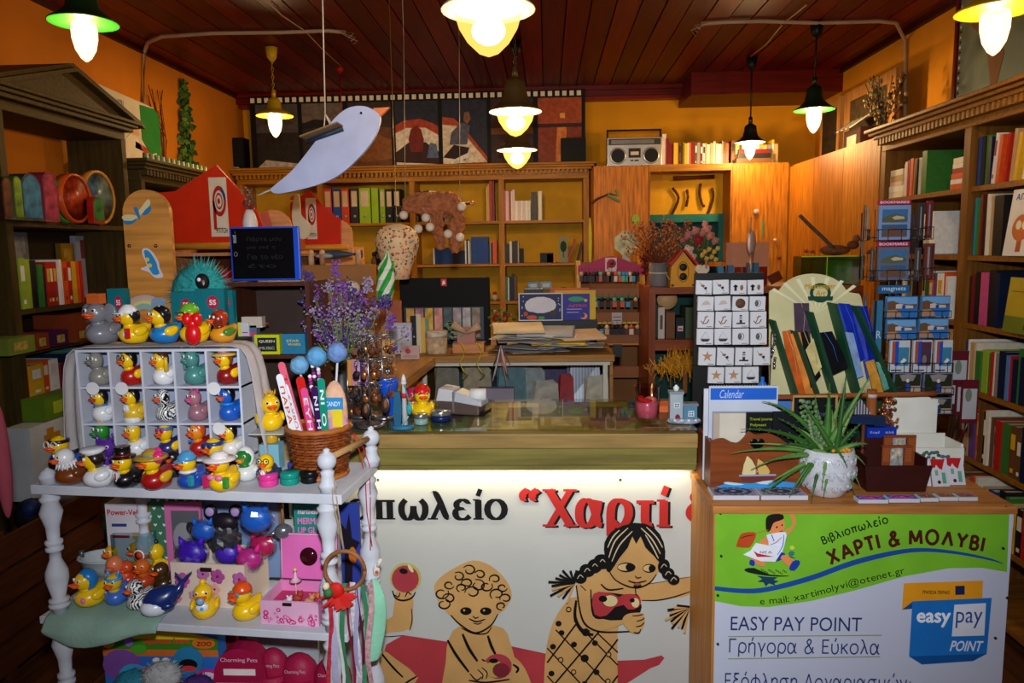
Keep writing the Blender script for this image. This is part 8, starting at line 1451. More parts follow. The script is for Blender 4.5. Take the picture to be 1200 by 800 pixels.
t=carton('acrylic_box','transparent yellow-green acrylic box with lime cards, before the pine doors',938,1010,301,338,YR+.08,.12,'#a8c81a',zR+.0008,cat='box');bpy.data.objects.remove(t.children[0]);w,h=t['w'],t['h']
h=P(975,301,YR+.08).z-zR;GA=glassm('#b8d840',alpha=.5,r=.08)
ob('acrylic_shell',MB().b2((0,0,0),(w,.004,h),GA).b2((0,.116,0),(w,.12,h),GA).b2((0,.004,0),(.004,.116,h),GA).b2((w-.004,.004,0),(w,.116,h),GA).b2((0,0,h),(w,.12,h+.004),GA),t);ob('edge_strip',MB().b2((0,-.002,h),(w,.0,h+.005),M('#a8d020',.3)).b2((.12,-.002,.0),(.123,0,h),M('#a8d020',.3)),t)
for k in range(2):ob('lime_card',MB().b2((.13+k*.06,.02,.002),(.187+k*.06,.05,h*.86),M('#8ab010',.45)),t)
p=V(P(985,299,YR+.12).x,YR+.14,zR+h+.006);t=T('driftwood_bird','brown driftwood bird lying on top of the yellow-green box','ornament',p);ob('body',MB().sph((-.02,0,.026),(.075,.03,.026),M('#6a3a1c',.8,amt=.3,scale=40),14,8).sph((.065,0,.05),(.03,.02,.022),M('#5a3018',.8),10,7).sph((.08,0,.08),(.018,.016,.02),M('#7a4a28',.8),8,6),t);ob('beak',MB().cyl((.09,0,.08),(.12,0,.06),.008,M('#3a2010',.6),6,.002),t)
t=T('hanging_heart','brown hanging wooden leaf ornament on a wire in front of the pine doors','ornament',P(977,268,5.0));ob('leaf',MB().sph((0,0,0),(.04,.006,.06),M('#9a6a44',.7),12,9),t);ob('wire',MB().cyl((0,0,.05),(0,0,.22),.002,M('#8a7a6a')).cyl((0,0,-.05),(0,0,-.12),.002,M('#8a7a6a')),t);t.location=V(XR-.47 if False else P(977,268,4.95).x,4.95,P(977,268,4.95).z)
t=carton('acrylic_stand','pinkish clear acrylic holder standing before the right cupboard door',853,905,284,336,YR+.12,.05,'#c88a70',zR+.0008,cat='holder');bpy.data.objects.remove(t.children[0]);GP=glassm('#e0a890',alpha=.6,r=.1);ob('back_plate',MB().b2((0,.046,0),(t['w'],.05,P(880,284,YR+.12).z-zR),M('#b87858',.35)),t);ob('pocket',MB().b2((.03,0,0),(t['w']-.02,.003,.09),GP),t)
for k,(px,c,h_,l)in enumerate(((846,'#3a7090',.10,'leaning blue booklet left of the acrylic holder'),(855,'#2f6484',.10,'second blue booklet at the left of the holder'),(878,'#2a6080',.11,'blue notebook upright in the acrylic holder'),(884,'#2a6080',.11,'blue notebook right of the dark gap in the holder'))):
 p=on(px,YR+.08,zR);one('booklet',MB().b2((-.014,0,0),(.014,.03,h_),M(c,.5)),l,'booklet',V(p.x,YR+.06,zR+.0008),0,None,rot=(0,-.15 if k==0 else 0,0))
p=V(P(877,284,YR+.05).x,YR+.02,zR+.0008);t=T('metal_figure','slender grey metal figure rising above the acrylic holder','figurine',p);zf=P(877,262,YR).z-zR;ob('figure',MB().cyl((0,0,0),(0,0,.01),.03,M('#6a4a3a',.4),12).cyl((0,0,.01),(.012,0,zf*.55),.004,M('#8a6a5a',.4,.5),6,.010).sph((.005,0,zf*.7),(.022,.006,.06),M('#a08070',.4,.4),10,8).cyl((0,0,zf*.8),(.002,0,zf*1.1),.005,M('#a08070',.4,.5),6,.002),t)
one('copper_card',MB().box((0,0,0),(.06,.01,.045),M('#7a3a20',.25,.6),E(0,-.5,0)),'shiny copper-coloured card leaning right of the acrylic holder','card',V(P(912,325,YR).x,YR+.05,zR+.04))
p=P(823,317,YR-.1);o=one('wooden_heart',MB().sph((-.014,0,.008),(.020,.006,.020),M('#c8b8a4',.6),12,8).sph((.014,0,.008),(.020,.006,.020),M('#c8b8a4',.6),12,8).prism([(-.031,.0),(0,-.030),(.031,.0),(.0,.012)],-.006,.006,M('#c8b8a4',.6)),'white wooden heart with a clothes peg at the corner of the magnet rack','heart',p);ob('peg',MB().b2((.012,-.01,.01),(.02,.005,.05),M('#9a6a44',.6)),o);ob('stick',MB().cyl((0,.008,-.02),(0,.008,-(p.z-.0)+1.15),.003,M('#6a4a2a'),5),o)
def shelf_toys(where,g,px0,px1,z,n,seed,cols,names,Yt=6.26):
 rr=random.Random(seed);cnt={}
 for k in range(n):
  px=px0+(px1-px0)*(k+.5)/n;i=rr.randrange(len(cols));h=rr.uniform(.06,.13);r_=rr.uniform(.018,.028);m=MB()
  if k%3==0:m.lathe([(r_,0),(r_*1.1,h*.3),(r_*.5,h*.6),(r_*.6,h*.62),(.001,h*.63)],M(cols[i],.5),10);m.sph((0,0,h*.8),r_*.8,M(cols[(i+1)%len(cols)],.5),8,6)
  elif k%3==1:m.box((0,0,h/2),(r_*2,r_*1.6,h),M(cols[i],.5));m.box((0,-r_*.81,h*.6),(r_*1.4,.002,h*.3),M(cols[(i+2)%len(cols)],.5))
  else:m.sph((0,0,h*.35),(r_,r_,h*.35),M(cols[i],.6),10,7);m.sph((0,0,h*.8),(r_*.7,r_*.7,h*.2),M(cols[(i+1)%len(cols)],.6),8,6)
  one('knick_knack',m,'small %s knick-knack, %s from the left %s'%(names[i],ordn(k+1),where),'knick-knack',on(px,Yt,z)+V(0,0,.0006),rr.uniform(-.3,.3),g)
shelf_toys('on the third right back shelf','knick-knacks on the third right back shelf',652,682,1.166,5,3,['#3a1a14','#7a1a1a','#14141a','#5a3a1a'],['dark brown','dark red','black','brown'])
shelf_toys('on the second back shelf beside the balloon','knick-knacks beside the balloon',436,478,1.476,7,5,['#14141a','#2a1a14','#6a5a4a','#1a2a2a'],['black','dark brown','grey-brown','dark green'])
shelf_toys('below the monitor height on the third middle shelf','knick-knacks on the third middle back shelf',488,584,1.166,12,9,['#c8b8a0','#a82a24','#1a4a8a','#2a6a3a','#14141a'],['cream','red','blue','green','black'])
for k,(px,c,l)in enumerate(((625,'#2a6a9a','glossy blue box on the third shelf, right back bay'),(640,'#4a7aa0','paler blue box right of the glossy one, third right back shelf'))):
 t=T('foil_box',l,'box',on(px,6.24,1.2575 if k==0 else 1.2575),0);t.location.z=1.2600;ob('body',MB().b2((-.045,0,0),(.045,.1,.06),M(c,.2,coat=.5)),t);ob('print',MB().b2((-.03,-.002,.015),(.03,0,.045),M('#b8c4d0',.3)),t)
t=T('red_plant','small red and green artificial plant between the monitor and the paper pile','plant',on(588,3.6,ZDk));m=MB();rr=random.Random(2)
for k in range(40):m.sph((rr.gauss(0,.025),rr.gauss(0,.015),.07+rr.uniform(0,.10)),(.010,.008,.008),M(['#8a1a1a','#2a4a1c','#3a5a24','#b07a5a'][k%4],.6),6,4)
ob('foliage',m,t)['kind']='stuff';ob('pot',MB().lathe([(.025,0),(.035,.07),(.001,.07)],M('#5a3a2a'),12),t)
# things on the box counter (top at z = .93)
ZX=.9305
YMr=2.32;a=P(815,327,YMr);b=P(899,327,YMr)
mr=T('magnet_rack','black rack holding rows of white square souvenir magnets','rack',V(a.x,YMr+.03,ZX));w=b.x-a.x;zt=P(850,325,YMr).z-ZX
ob('back_board',MB().b2((.005,.01,.05),(w+.002,.02,zt+.012),M('#0a0a0c',.5)),mr);ob('foot',MB().b2((.0,-.06,0),(w,.12,.012),M('#0a0a0c',.5)),mr);ob('post',MB().b2((.03,.01,.012),(.05,.03,.06),M('#0a0a0c',.5)).b2((w-.05,.01,.012),(w-.03,.03,.06),M('#0a0a0c',.5)),mr)
rows=[(328,345,815,4),(347,364,817,4),(365,384,817,4),(385,404,816,4),(407,428,818,4),(430,449,829,3)]
motif=['flower','crab','anchor','shell','starfish','wheel','cross','boat']
rr=random.Random(15);sp=[20.3,20.3,20.6,21,21.5,20.5]
seq=[['flower','shell','cross','cross'],['plain','plain','ball','bag'],['anchor','anchor','lighthouse','anchor'],['boat','boat','key','key'],['starfish','shell','lighthouse','flower'],['starfish','starfish','boat']]
for i,(yt,yb,x0,n)in enumerate(rows):
 for j in range(n):
  px=x0+j*sp[i];yy=YMr-.004*i;A=P(px,yb,yy);B=P(px+sp[i]-1.2,yt,yy);W_,H_=B.x-A.x,B.z-A.z
  t=T('souvenir_magnet','white square magnet with %s drawing, %s row, %s from left of the magnet rack'%({'ball':'brown round','key':'ring','bag':'pouch'}.get(seq[i][j],seq[i][j]),ordn(i+1),ordn(j+1)),'magnet',V(A.x+.001,yy,A.z),0,'white souvenir magnets on the black rack',)
  t.rotation_euler=(0,rr.uniform(-.03,.03),0)
  ob('tile',MB().b2((0,0,0),(W_,.012,H_),M('#c8c8cc',.5,amt=.05)),t,bev=.0015)
  m=MB();dk=M('#2a2624');br_=M('#8a5a34');k=seq[i][j];cx,cz=W_/2,H_*.52;s=W_*.3
  if k=='starfish':
   pts=[];
   for q in range(10):r_=s*(1.1 if q%2==0 else.42);pts.append((cx+r_*math.sin(q*PI/5),cz+r_*math.cos(q*PI/5)))
   m.prism(pts,-.003,0,M('#a8805a',.7))
  elif k=='boat':m.prism([(cx-s,cz-s*.5),(cx+s,cz-s*.5),(cx+s*.6,cz-s),(cx-s*.6,cz-s)],-.001,0,dk);m.tube([(cx-s*.8,-.001,cz-s*.4),(cx,-.001,cz+s),(cx+s*.8,-.001,cz-s*.4),(cx-s*.8,-.001,cz-s*.4)],.0005,dk,4)
  elif k=='ball':m.lathe([(s*1.05,0),(s*.9,.002),(.001,.003)],M('#5a3a24',.7,amt=.5,scale=120),14,(cx,0,cz),(0,-1,0))
  elif k=='anchor':m.tube([(cx-s,-.001,cz-s*.3),(cx-s*.5,-.001,cz-s*.9),(cx+s*.2,-.001,cz-s*.7),(cx+s*.6,-.001,cz)],.0016,br_,5).tube([(cx-s*.6,-.001,cz-s*.8),(cx+s*.1,-.001,cz+s*.8)],.0014,br_,5).tube([(cx-s*.4,-.001,cz+s*.4),(cx+s*.5,-.001,cz+s*.7)],.001,br_,4)
  elif k=='lighthouse':m.b2((cx-s*.25,-.001,cz-s*.7),(cx+s*.25,0,cz+s*.9),dk).b2((cx-s*.2,-.0016,cz-s*.1),(cx+s*.2,0,cz+s*.2),M('#c8c8cc')).b2((cx-s*.2,-.0016,cz+s*.4),(cx+s*.2,0,cz+s*.6),M('#c8c8cc')).b2((cx-s*.9,-.0012,cz-s*1.0),(cx+s*.9,0,cz-s*.7),dk)
  elif k=='cross':m.b2((cx-s*.9,-.001,cz-s*.8),(cx-s*.4,0,cz+s*.5),dk).b2((cx-s*1.1,-.001,cz),(cx-s*.2,0,cz+s*.3),dk).sph((cx+s*.6,-.001,cz-s*.1),(s*.35,.001,s*.6),br_,8,5)
  elif k=='plain':m.prism([(cx-s,cz-s*.4),(cx+s,cz-s*.2),(cx+s*.4,cz+s*.6),(cx-s*.3,cz+s*.5)],-.001,0,M('#b8a8a0',.7))
  elif k=='key'or k=='bag':m.tube([(cx+s*.6*math.cos(q),-.001,cz+s*.7*math.sin(q))for q in[u*PI/6 for u in range(13)]],.0007,dk,4).sph((cx-s*.2,-.001,cz),(s*.4,.0015,s*.6),M('#5a5450'),8,5)
  else:m.sph((cx-s*.3,-.001,cz+s*.3),(s*.4,.0012,s*.25),br_,8,5).sph((cx+s*.3,-.001,cz-s*.2),(s*.3,.0012,s*.3),dk,8,5).tube([(cx-s,-.001,cz+s),(cx+s*.7,-.001,cz-s)],.0006,dk,4)
  m.b2((W_*.55,-.0006,H_*.06),(W_*.9,0,H_*.10),M('#6a6460'));ob('relief_motif',m,t)
ob('tile_ledges',MB().b2((0,-.001,P(830,429,YMr).z-ZX-.003),(w,.01,P(830,429,YMr).z-ZX-.001),M('#0a0a0c')),mr)
YBk=2.34;o=V(P(905,400,YBk).x,YBk,ZX);bd=T('bookmark_display','cream arched cardboard display with green lettered emblem and diagonal pockets of bookmarks','display',o)
q=[P(x,y,YBk)-o for x,y in[(906,470),(906,343),(908,341),(918,341)]+[(958+42*math.cos(a),350-29*math.sin(a))for a in[PI-.35-(PI-.7)*k/12 for k in range(13)]]+[(1000,343),(1013,345),(1015,348),(1042,462)]]
CRM=M('#c8c090',.6);GRN=M('#0f3a24',.6)
ob('header_card',MB().prism([(v.x,v.z)for v in q],.04,.046,CRM),bd);ob('foot_panel',MB().b2((0.0,.0,0),(.34,.04,P(906,468,YBk).z-ZX),GRN),bd)
pr=Print(YBk+.0385,o)
for k in range(13):
 a=-2.9+k*.24*1.05;c0=(957,368);L=70;w_=.035
 pr.poly([c0,(c0[0]+L*math.cos(a-w_)*1.0,c0[1]+L*math.sin(a-w_)*.62),(c0[0]+L*math.cos(a+w_),c0[1]+L*math.sin(a+w_)*.62)],'#dcd8b0',0)if abs(L*math.sin(a))<80 and abs(math.cos(a))<.8 else None
pr.ell(961,343,12.5,11.5,'#14402c').ell(961,343,8.5,7.5,'#c8c090').poly([(946,347),(976,347),(975,352),(947,352)],'#14402c',0).text('Messenger',942,332,979,340,'#b8901a',.02,.2).text('Art',955,340,967,347,'#b8901a',.02,.2)
pr.done('emblem_print',bd)
for k,(x0,y0,x1,y1)in enumerate(((905,375,933,468),(930,388,958,468),(948,365,976,460),(975,355,1003,462),(1000,358,1046,462))):
 pt=[P(x,y,YBk)-o for x,y in((x0-1,y0),(x0+2,y0),(x1+3,y1),(x1-1,y1))];ob('divider',MB().prism([(v.x,v.z)for v in pt],-.02-.003*k,.038,GRN,M('#1c5a3a',.6)),bd)
bmk=[((930,355),(948,355),(950,400),(932,400),'#4a3a4a','dusk-purple sky bookmark highest in front of the emblem card',.034),((917,388),(926,387),(948,462),(928,462),'#c85a1c','orange sunset bookmark at the left of the display',.02),((926,391),(938,389),(958,462),(944,462),'#d8863a','pale orange bookmark right of the sunset one',.012),((938,389),(946,388),(962,440),(950,455),'#14100e','black bookmark with gold edge in the display',.008),((944,410),(953,396),(963,430),(955,440),'#c8b87a','cream lace-edged bookmark in the display',.0),((957,390),(975,388),(996,430),(975,440),'#0e0f14','black bookmark with blue cord in the display',.004),((977,357),(984,355),(1004,425),(994,430),'#2a50a8','medium blue bookmark with scaly pattern',.02),((983,355),(996,356),(1014,420),(1004,426),'#1428a0','deep blue bookmark second of the blue ones',.016),((998,358),(1008,358),(1026,440),(1016,445),'#3a4ab0','violet-blue bookmark third of the blue ones',.018),((1006,359),(1016,358),(1032,430),(1020,430),'#0f1e8a','darkest blue bookmark at the right end',.014),((985,388),(1000,390),(1012,440),(1000,445),'#7a9ac8','pale sky-blue bookmark in the lower middle of the display',-.004),((1014,424),(1024,421),(1036,462),(1024,462),'#c88a2a','ochre bookmark at the lower right of the display',-.006),((1026,424),(1032,424),(1042,455),(1036,458),'#5a9a8a','seafoam bookmark with white beads at the right edge',-.008)]
for k,(p1,p2,p3,p4,c,l,dy)in enumerate(bmk):
 Yk=YBk+dy-.002;c0=P(*p1,Yk);q=[P(*p,Yk)-c0 for p in(p1,p2,p3,p4)];t=T('bookmark',l,'bookmark',c0,0,'bookmarks in the arched display');ob('card',MB().prism([(v.x,v.z)for v in q],-.0008,.0008,M(c,.35,amt=.35,scale=18)),t)
 m=MB();e=(q[0]+q[1])/2;f=(q[2]+q[3])/2;cc=e.lerp(f,.35);ob('cord',MB().tube([e+V(0,-.002,0),cc+V(.008,-.003,0),e.lerp(f,.75)+V(.002,-.003,0)],.0009,M('#3a6ac8'if k in(5,6,7,8,9)else'#c8b08a',.5),4),t)
YS=2.42;o=V(P(1062,400,YS).x,YS+.07,ZX);sp_=T('postcard_spinner','revolving wire rack of bookmarks, magnets and postcards at the right','card rack',o);WR=M('#3a3a3e',.3,.7)
zt=P(1060,234,YS).z-ZX;ob('pole',MB().cyl((0,0,0),(0,0,zt),.008,WR,8),sp_);ob('foot',MB().lathe([(.09,0),(.09,.008),(.02,.014),(.001,.014)],WR,20),sp_)
def fr(x0,x1,z0,z1,y,par,dp=.02):
 m=MB()
 for z in(z0,(z0*.65+z1*.35)):m.tube([(x0,y+dp,z),(x0,y,z),(x1,y,z),(x1,y+dp,z)],.0013,WR,4)
 for x in(x0,x1,(x0+x1)/2-(x1-x0)*.2,(x0+x1)/2+(x1-x0)*.2):m.cyl((x,y,z0),(x,y,z0*.65+z1*.35),.0012,WR,4)
 m.cyl((x0,y+dp,z0),(x0,y+dp,z1),.0013,WR,4).cyl((x1,y+dp,z0),(x1,y+dp,z1),.0013,WR,4);return m
def pcard(name,l,x0,x1,yt,yb,Y_,cat,items,base='#8a9ab8',tilt=0,g='cards on the revolving rack'):
 t=carton(name,l,x0,x1,yt,yb,Y_,.010,base,None,cat=cat,grp=g);onf(t,items)
 w_,h_=t['w'],t['h'];xa_=t.location.x-o.x;za=t.location.z-o.z;ob('wire_pocket',fr(xa_-.002,xa_+w_+.002,za-.003,za+h_*.9,Y_-o.y-.006,sp_,.03),sp_);ob('wire_arm',MB().cyl((xa_+w_/2,Y_-o.y+.012,za+.004),(0,0,za+.004),.002,WR,5),sp_);return t
TW=[('r',.1,.5,.9,.88,'#3a6a9a'),('p',[(.1,.62),(.3,.72),(.55,.76),(.9,.66),(.9,.56),(.5,.5),(.1,.52)],'#5a5a3a'),('p',[(.4,.64),(.55,.7),(.8,.66),(.8,.6),(.5,.58)],'#b8a890'),('r',.1,.08,.9,.44,'#3a5a7a'),('p',[(.1,.2),(.4,.38),(.9,.2),(.9,.1),(.1,.08)],'#6a4a3a')]
for k,(x0,x1,yt,yb)in enumerate(((1029,1068,240,281),(1028,1066,289,328))):
 t=pcard('bookmark_pack',['upper sea-view bookmark pack under the magenta heading','lower sea-view bookmark pack under the second magenta heading'][k],x0,x1,yt,yb,YS,'bookmark pack',TW,['#7a90b8','#5a6478'][k]);hcd=carton('heading_card',['upper magenta BOOKMARKS heading card on the rack','lower magenta BOOKMARKS heading card on the rack'][k],x0,x1,yt-6,yt-.3,YS,.008,'#b0184a',None,cat='sign',grp='cards on the revolving rack');onf(hcd,[('t','BOOKMARKS',.06,.2,.94,.8,'#e0c8d0',.03)])
hcd=carton('heading_card','blue magnets heading strip above the postcards on the rack',1029,1066,334,344,YS,.008,'#1f5a8a',None,cat='sign',grp='cards on the revolving rack');onf(hcd,[('t','magnets',.12,.2,.88,.8,'#a8c8dc',.02)])
HB=[('r',.03,.04,.97,.96,'#2a6ab0'),('p',[(.03,.6),(.5,.55),(.97,.62),(.97,.96),(.03,.96)],'#6aa0d0'),('p',[(.03,.75),(.2,.8),(.4,.68),(.7,.62),(.97,.64),(.97,.5),(.5,.4),(.03,.35)],'#6a4a30'),('p',[(.3,.62),(.45,.66),(.6,.58),(.85,.56),(.85,.44),(.3,.42)],'#c8bab0'),('p',[(.03,.35),(.3,.38),(.45,.22),(.5,.04),(.03,.04)],'#a88060'),('e',.55,.5,.06,.1,'#1a4a9a')]
for k,(x0,x1,yt,yb,pos)in enumerate(((1038,1076,347,372,'upper left'),(1079,1114,346.5,371,'upper right'),(1038,1074,374,397,'lower left'),(1076,1112,373,396,'lower right'))):
 pcard('postcard','harbour postcard with blue sea, %s of the four on the rack'%pos,x0,x1,yt,yb,YS-.01-.005*(k>1),'postcard',HB,'#2a7ab8')
for k,(x0,x1,c)in enumerate(((1042,1067,'#3a7a9a'),(1069,1093,'#4a3440'),(1094.5,1117,'#3a7a9a'))):
 pcard('boat_card',['left upright card with white boat on turquoise water','middle upright card with dark alley picture','right upright card with white boat on turquoise water'][k],x0,x1,398.5,436,YS-.02,'postcard',[('r',.1,.25,.25,.97,'#a84a2a'),('r',.25,.2,.45,.97,'#1f4ab0'),('r',.42,.2,.95,.95,c),('r',.42,.78,.95,.95,'#b8c0c8'if k!=1 else'#5a2a44'),('p',[(.5,.3),(.62,.25),(.85,.38),(.7,.45)],'#d8dcd8')if k!=1 else('e',.6,.4,.12,.14,'#7a7074'),('r',.08,.04,.6,.08,'#3a3a4a')],'#c0c4cc')
for k,(x0,x1,yt,yb)in enumerate(((1047,1080,437,460),(1082,1117,437,461),(1044,1078,466,485),(1081,1116,466,485))):
 pcard('garden_card','dark garden archway postcard, %s of the lower rows on the rack'%['first','second','third','fourth'][k],x0,x1,yt,yb,YS-.03,'postcard',[('r',.03,.04,.97,.96,'#2a2a1c'),('p',[(.2,.9),(.5,.96),(.8,.9),(.7,.6),(.3,.6)],'#8a8480'),('r',.45,.1,.58,.45,'#2a4a9a'),('e',.5,.62,.06,.1,'#c8ccd0'),('r',.62,.06,.96,.35,'#b09a8a'),('e',.15,.5,.14,.3,'#1c2a12')],'#6a7a94')
for k,(px0,px1,yt,yb,Y_,c,l)in enumerate(((1011,1014,240,326,YS+.05,'#5a5450','grey wire panel of cards edge-on at the left of the rack'),(1016,1019,242,280,YS+.03,'#8a8478','narrow card stack edge-on at the upper left of the rack'),(1020,1024,290,328,YS+.03,'#4a4a54','narrow card stack edge-on at the middle left of the rack'),(1075,1084,238,280,YS+.02,'#3a3438','dark bookmark stack turned sideways at the upper right of the rack'),(1085,1094,235,279,YS+.01,'#7a2a30','red-topped stack turned sideways at the upper right of the rack'),(1072,1080,290,328,YS+.02,'#4a4444','dark stack turned sideways at the middle right of the rack'),(1082,1096,285,326,YS+.01,'#6a3028','brown-red stack turned sideways at the middle right of the rack'),(1012,1016,346,398,YS+.03,'#3a5a74','blue-grey card stack edge-on at the lower left of the rack'),(1021,1035,352,440,YS+.0,'#2f6f94','blue postcards seen edge-on left of the harbour cards'))):
 t=pcard('card_stack',l,px0,px1,yt,yb,Y_,'card stack',[('r',.3,.1,.5,.9,'#8a8a8c'),('r',.7,.2,.85,.95,'#2a2a30')]if k!=8 else[('r',.0,.0,.3,1,'#1a1c24'),('t','R',.35,.5,.9,.6,'#a8c8d8')],c)
for k in range(4):
 t=carton('framed_card',['front','second','third','rearmost'][k]+' dark-red framed card of the fan right of the revolving rack',1113+k*6-(6 if k else 0),1136+k*4,411+(34*(k>0)),466+10*k,YS-.06-.01*k if False else YS+.02*(3-k)-.05,.006,'#5a1420',None,cat='card',grp='red-framed cards right of the rack');onf(t,[('r',.08,.1,.9,.8,'#a8a8ac'),('e',.4,.65,.2,.15,'#6a7a6a')])
 ob('support_rod',MB().cyl((t['w']/2,.006,0),(t['w']/2,.05,ZX-t.location.z),.003,WR,6),t)
YBm=2.2;a=P(905,465,YBm);b=P(1097,461,YBm);t=T('bamboo_stick','horizontal bamboo cane on a peg stand in front of the bookmark display','cane',P(1020,500,YBm));t.location.z=ZX;oo=t.location
m=MB();pts=[a.lerp(b,k/12)-oo for k in range(13)];m.tube(pts,[.0065 if k%2 else.0075 for k in range(13)],M('#8a4a24',.5),8);ob('cane',m,t);ob('peg',MB().cyl(V(0,0,0),V(0,0,a.z-ZX+.02),.014,M('#9a5428',.5,kind='wood'),10).cyl((0,0,a.z-ZX-.002),(0,0,a.z-ZX+.008),.0146,M('#b8b0b0',.4),10),t)
t=carton('chalkboard','small black chalkboard with pale wooden frame behind the aloe',927,982,463,501,2.16,.008,'#b08a50',None,cat='chalkboard');onf(t,[('r',.05,.06,.95,.94,'#0c0e12'),('t','No',.28,.62,.5,.82,'#4a5a9a'),('t','parking',.25,.35,.75,.5,'#3a4a7a')]);ob('easel',MB().cyl((t['w']/2,.03,ZX-t.location.z),(t['w']/2,.008,.02),.004,M('#b08a50'),6),t)
hx=PZ(822,566,ZX);YH=2.02;a=P(832,520,YH);b=P(948,520,YH);hd=T('letter_holder','brown wooden letter holder with heart cut-out and painted sailing boat','holder',V(a.x,YH,ZX));w=b.x-a.x;HB_=M('#7a3c18',.45,kind='woodx')
f=lambda x,y:(P(x,y,YH).x-a.x,P(x,y,YH).z-ZX)
top=smooth([(832,518),(838,514),(848,513),(856,517),(864,518),(871,512),(877,505),(885,508.5),(900,507),(912,512),(925,520),(940,517),(948,519)],3,False)
ob('front_panel',MB().prism([(0,0),(w,0)]+[f(x,y)for x,y in top[::-1]],-.010,0,HB_),hd);ob('side_panel',MB().prism([(0,0),(.012,0),(.012,f(832,518)[1]),(0,f(832,518)[1])],0,.16,HB_),hd);hz=f(832,518)[1]
ob('side_panel',MB().b2((w-.012,0,0),(w,.16,hz),HB_),hd);ob('back_panel',MB().b2((.012,.15,0),(w-.012,.16,hz+.05),HB_),hd);ob('floor_panel',MB().b2((.012,0,0),(w-.012,.15,.008),HB_),hd)
c=f(886,520);ob('heart_cutout',MB().sph((c[0]-.009,-.0105,c[1]+.006),(.011,.0015,.012),M('#05060a',.3),12,7).sph((c[0]+.009,-.0105,c[1]+.006),(.011,.0015,.012),M('#05060a',.3),12,7).prism([(c[0]-.018,c[1]+.001),(c[0],c[1]-.020),(c[0]+.018,c[1]+.001),(c[0],c[1]+.008)],-.012,-.010,M('#05060a',.3)),hd)
o_=hd.location;pr=Print(YH-.0108,o_)
pr.poly([(866,557),(909,557),(905,563),(871,564)],'#6a2a2a',0).poly([(875,534),(879,541),(869,556),(871,548)],'#c8b06a',0).poly([(876,534),(886,548),(886,555),(870,556)],'#d0c08a',2).poly([(888,537),(900,548),(901,555),(889,555)],'#c8a85a',2).st([(886,534),(886,557)],1.2,'#8a4a3a',0).poly([(866,556),(909,555),(909,557),(866,558)],'#8a9ab8',0);pr.poly([(845,568),(860,565),(880,566),(900,563),(930,565),(930,570),(845,571)],'#2a8ac8',2).poly([(848,566),(852,564),(872,567),(860,568)],'#b8c8d8',2).poly([(885,565),(905,562),(900,567)],'#b8c8d8',2);pr.done('painted_boat',hd)
def sheet(name,l,x0,x1,yt,yb,Y_,c,items,cat,z=None,th=.006,y1=0):
 t=carton(name,l,x0,x1,yt,yb,Y_,th,c,ZX+.009,cat=cat);onf(t,items);return t
t=sheet('wall_calendar','spiral-bound calendar with blue top strip and soft watercolour, in the holder',830,912,452,520,YH+.05,'#b8c0d0',[('r',.02,.86,.98,.98,'#1a5ac0'),('r',.05,.1,.97,.74,'#8a8c94'),('r',.07,.1,.95,.72,'#c8c0b0'),('r',.07,.1,.16,.72,'#b0a090'),('e',.55,.30,.11,.10,'#8aa0c8'),('e',.6,.38,.07,.08,'#7a94c0')],'calendar')
m=MB();
for k in range(26):m.tube([(t['w']*(.03+k*.0375),-.004,t['h']*.985),(t['w']*(.03+k*.0375),.0,t['h']*1.01),(t['w']*(.03+k*.0375),.008,t['h']*.985)],.0008,M('#c8ccd4',.3),4)
ob('spiral_binding',m,t)['kind']='stuff';text('Calendar',t['w']*.15,t['h']*.88,t['w']*.5,t['h']*.965,-.004,M('#a8c0e8'),t,0,.3)
sheet('white_folder','white folder standing behind the calendar in the wooden holder',824,900,455,520,YH+.07,'#c0c4d0',[],'folder')
t=sheet('travel_journal','black travel journal with gold-green lettering before the calendar',874,921,483,520,YH+.03,'#0a0c10',[('t','Travel journal',.08,.88,.68,.93,'#8a9a1a',.02),('t','Polyxeni',.1,.80,.5,.85,'#8a9a1a',.02)],'journal')
sheet('blue_notebook','light blue notebook at the right in the wooden holder',907,927,470,520,YH+.06,'#3a6ab0',[('r',.0,.8,.6,.9,'#b8b8c0')],'notebook');sheet('black_notebook','black notebook under the aloe at the right of the holder',905,945,482,520,YH+.02,'#0c0e14',[],'notebook')
one('wooden_strip',MB().b2((0,0,0),(.06,.012,.010),M('#7a4024',.5)),'short brown wooden strip lying on the blue notebook at the holder','strip',V(P(903,468,YH+.06).x,YH+.055,P(903,468,YH+.05).z))
def tile(l,px0,px1,py,dy,c,c2,h=.012,g='decorated tile coasters',rz=0):
 a=PZ(px0,py,ZX);b=PZ(px1,py,ZX);w_=b.x-a.x;t=T('tile_coaster',l,'coaster',V(a.x,a.y,ZX+.0003),rz,g);ob('tile',MB().b2((0,0,0),(w_,dy,h),M('#c0c2cc',.4)),t,bev=.001)
 z=h+.0004;cx,cy=w_/2,dy/2;ob('border_print',MB().b2((.003,.003,h),(w_-.003,dy-.003,z),M(c,.5,amt=.4,scale=120)),t);m=MB()
 for k in range(16):a_=k*PI/8;m.sph((cx+w_*.36*math.cos(a_),cy+dy*.36*math.sin(a_),z),(w_*.07,dy*.07,.0007),M(c2,.5),6,4)
 m.sph((cx,cy,z),(w_*.24,dy*.24,.0008),M(c2,.5,amt=.6,scale=150),14,5).sph((cx,cy,z+.0004),(w_*.08,dy*.08,.0008),M('#a8a0b0',.5),8,4);ob('rosette_print',m,t)['kind']='stuff';return t
tile('large blue-grey rosette tile coaster at the left front of the box counter',836,890,586,.075,'#8a8aa4','#24243a');tile('grey and olive rosette tile coaster left of the flower pot',892,947,586,.075,'#9a94b0','#3a3a24')
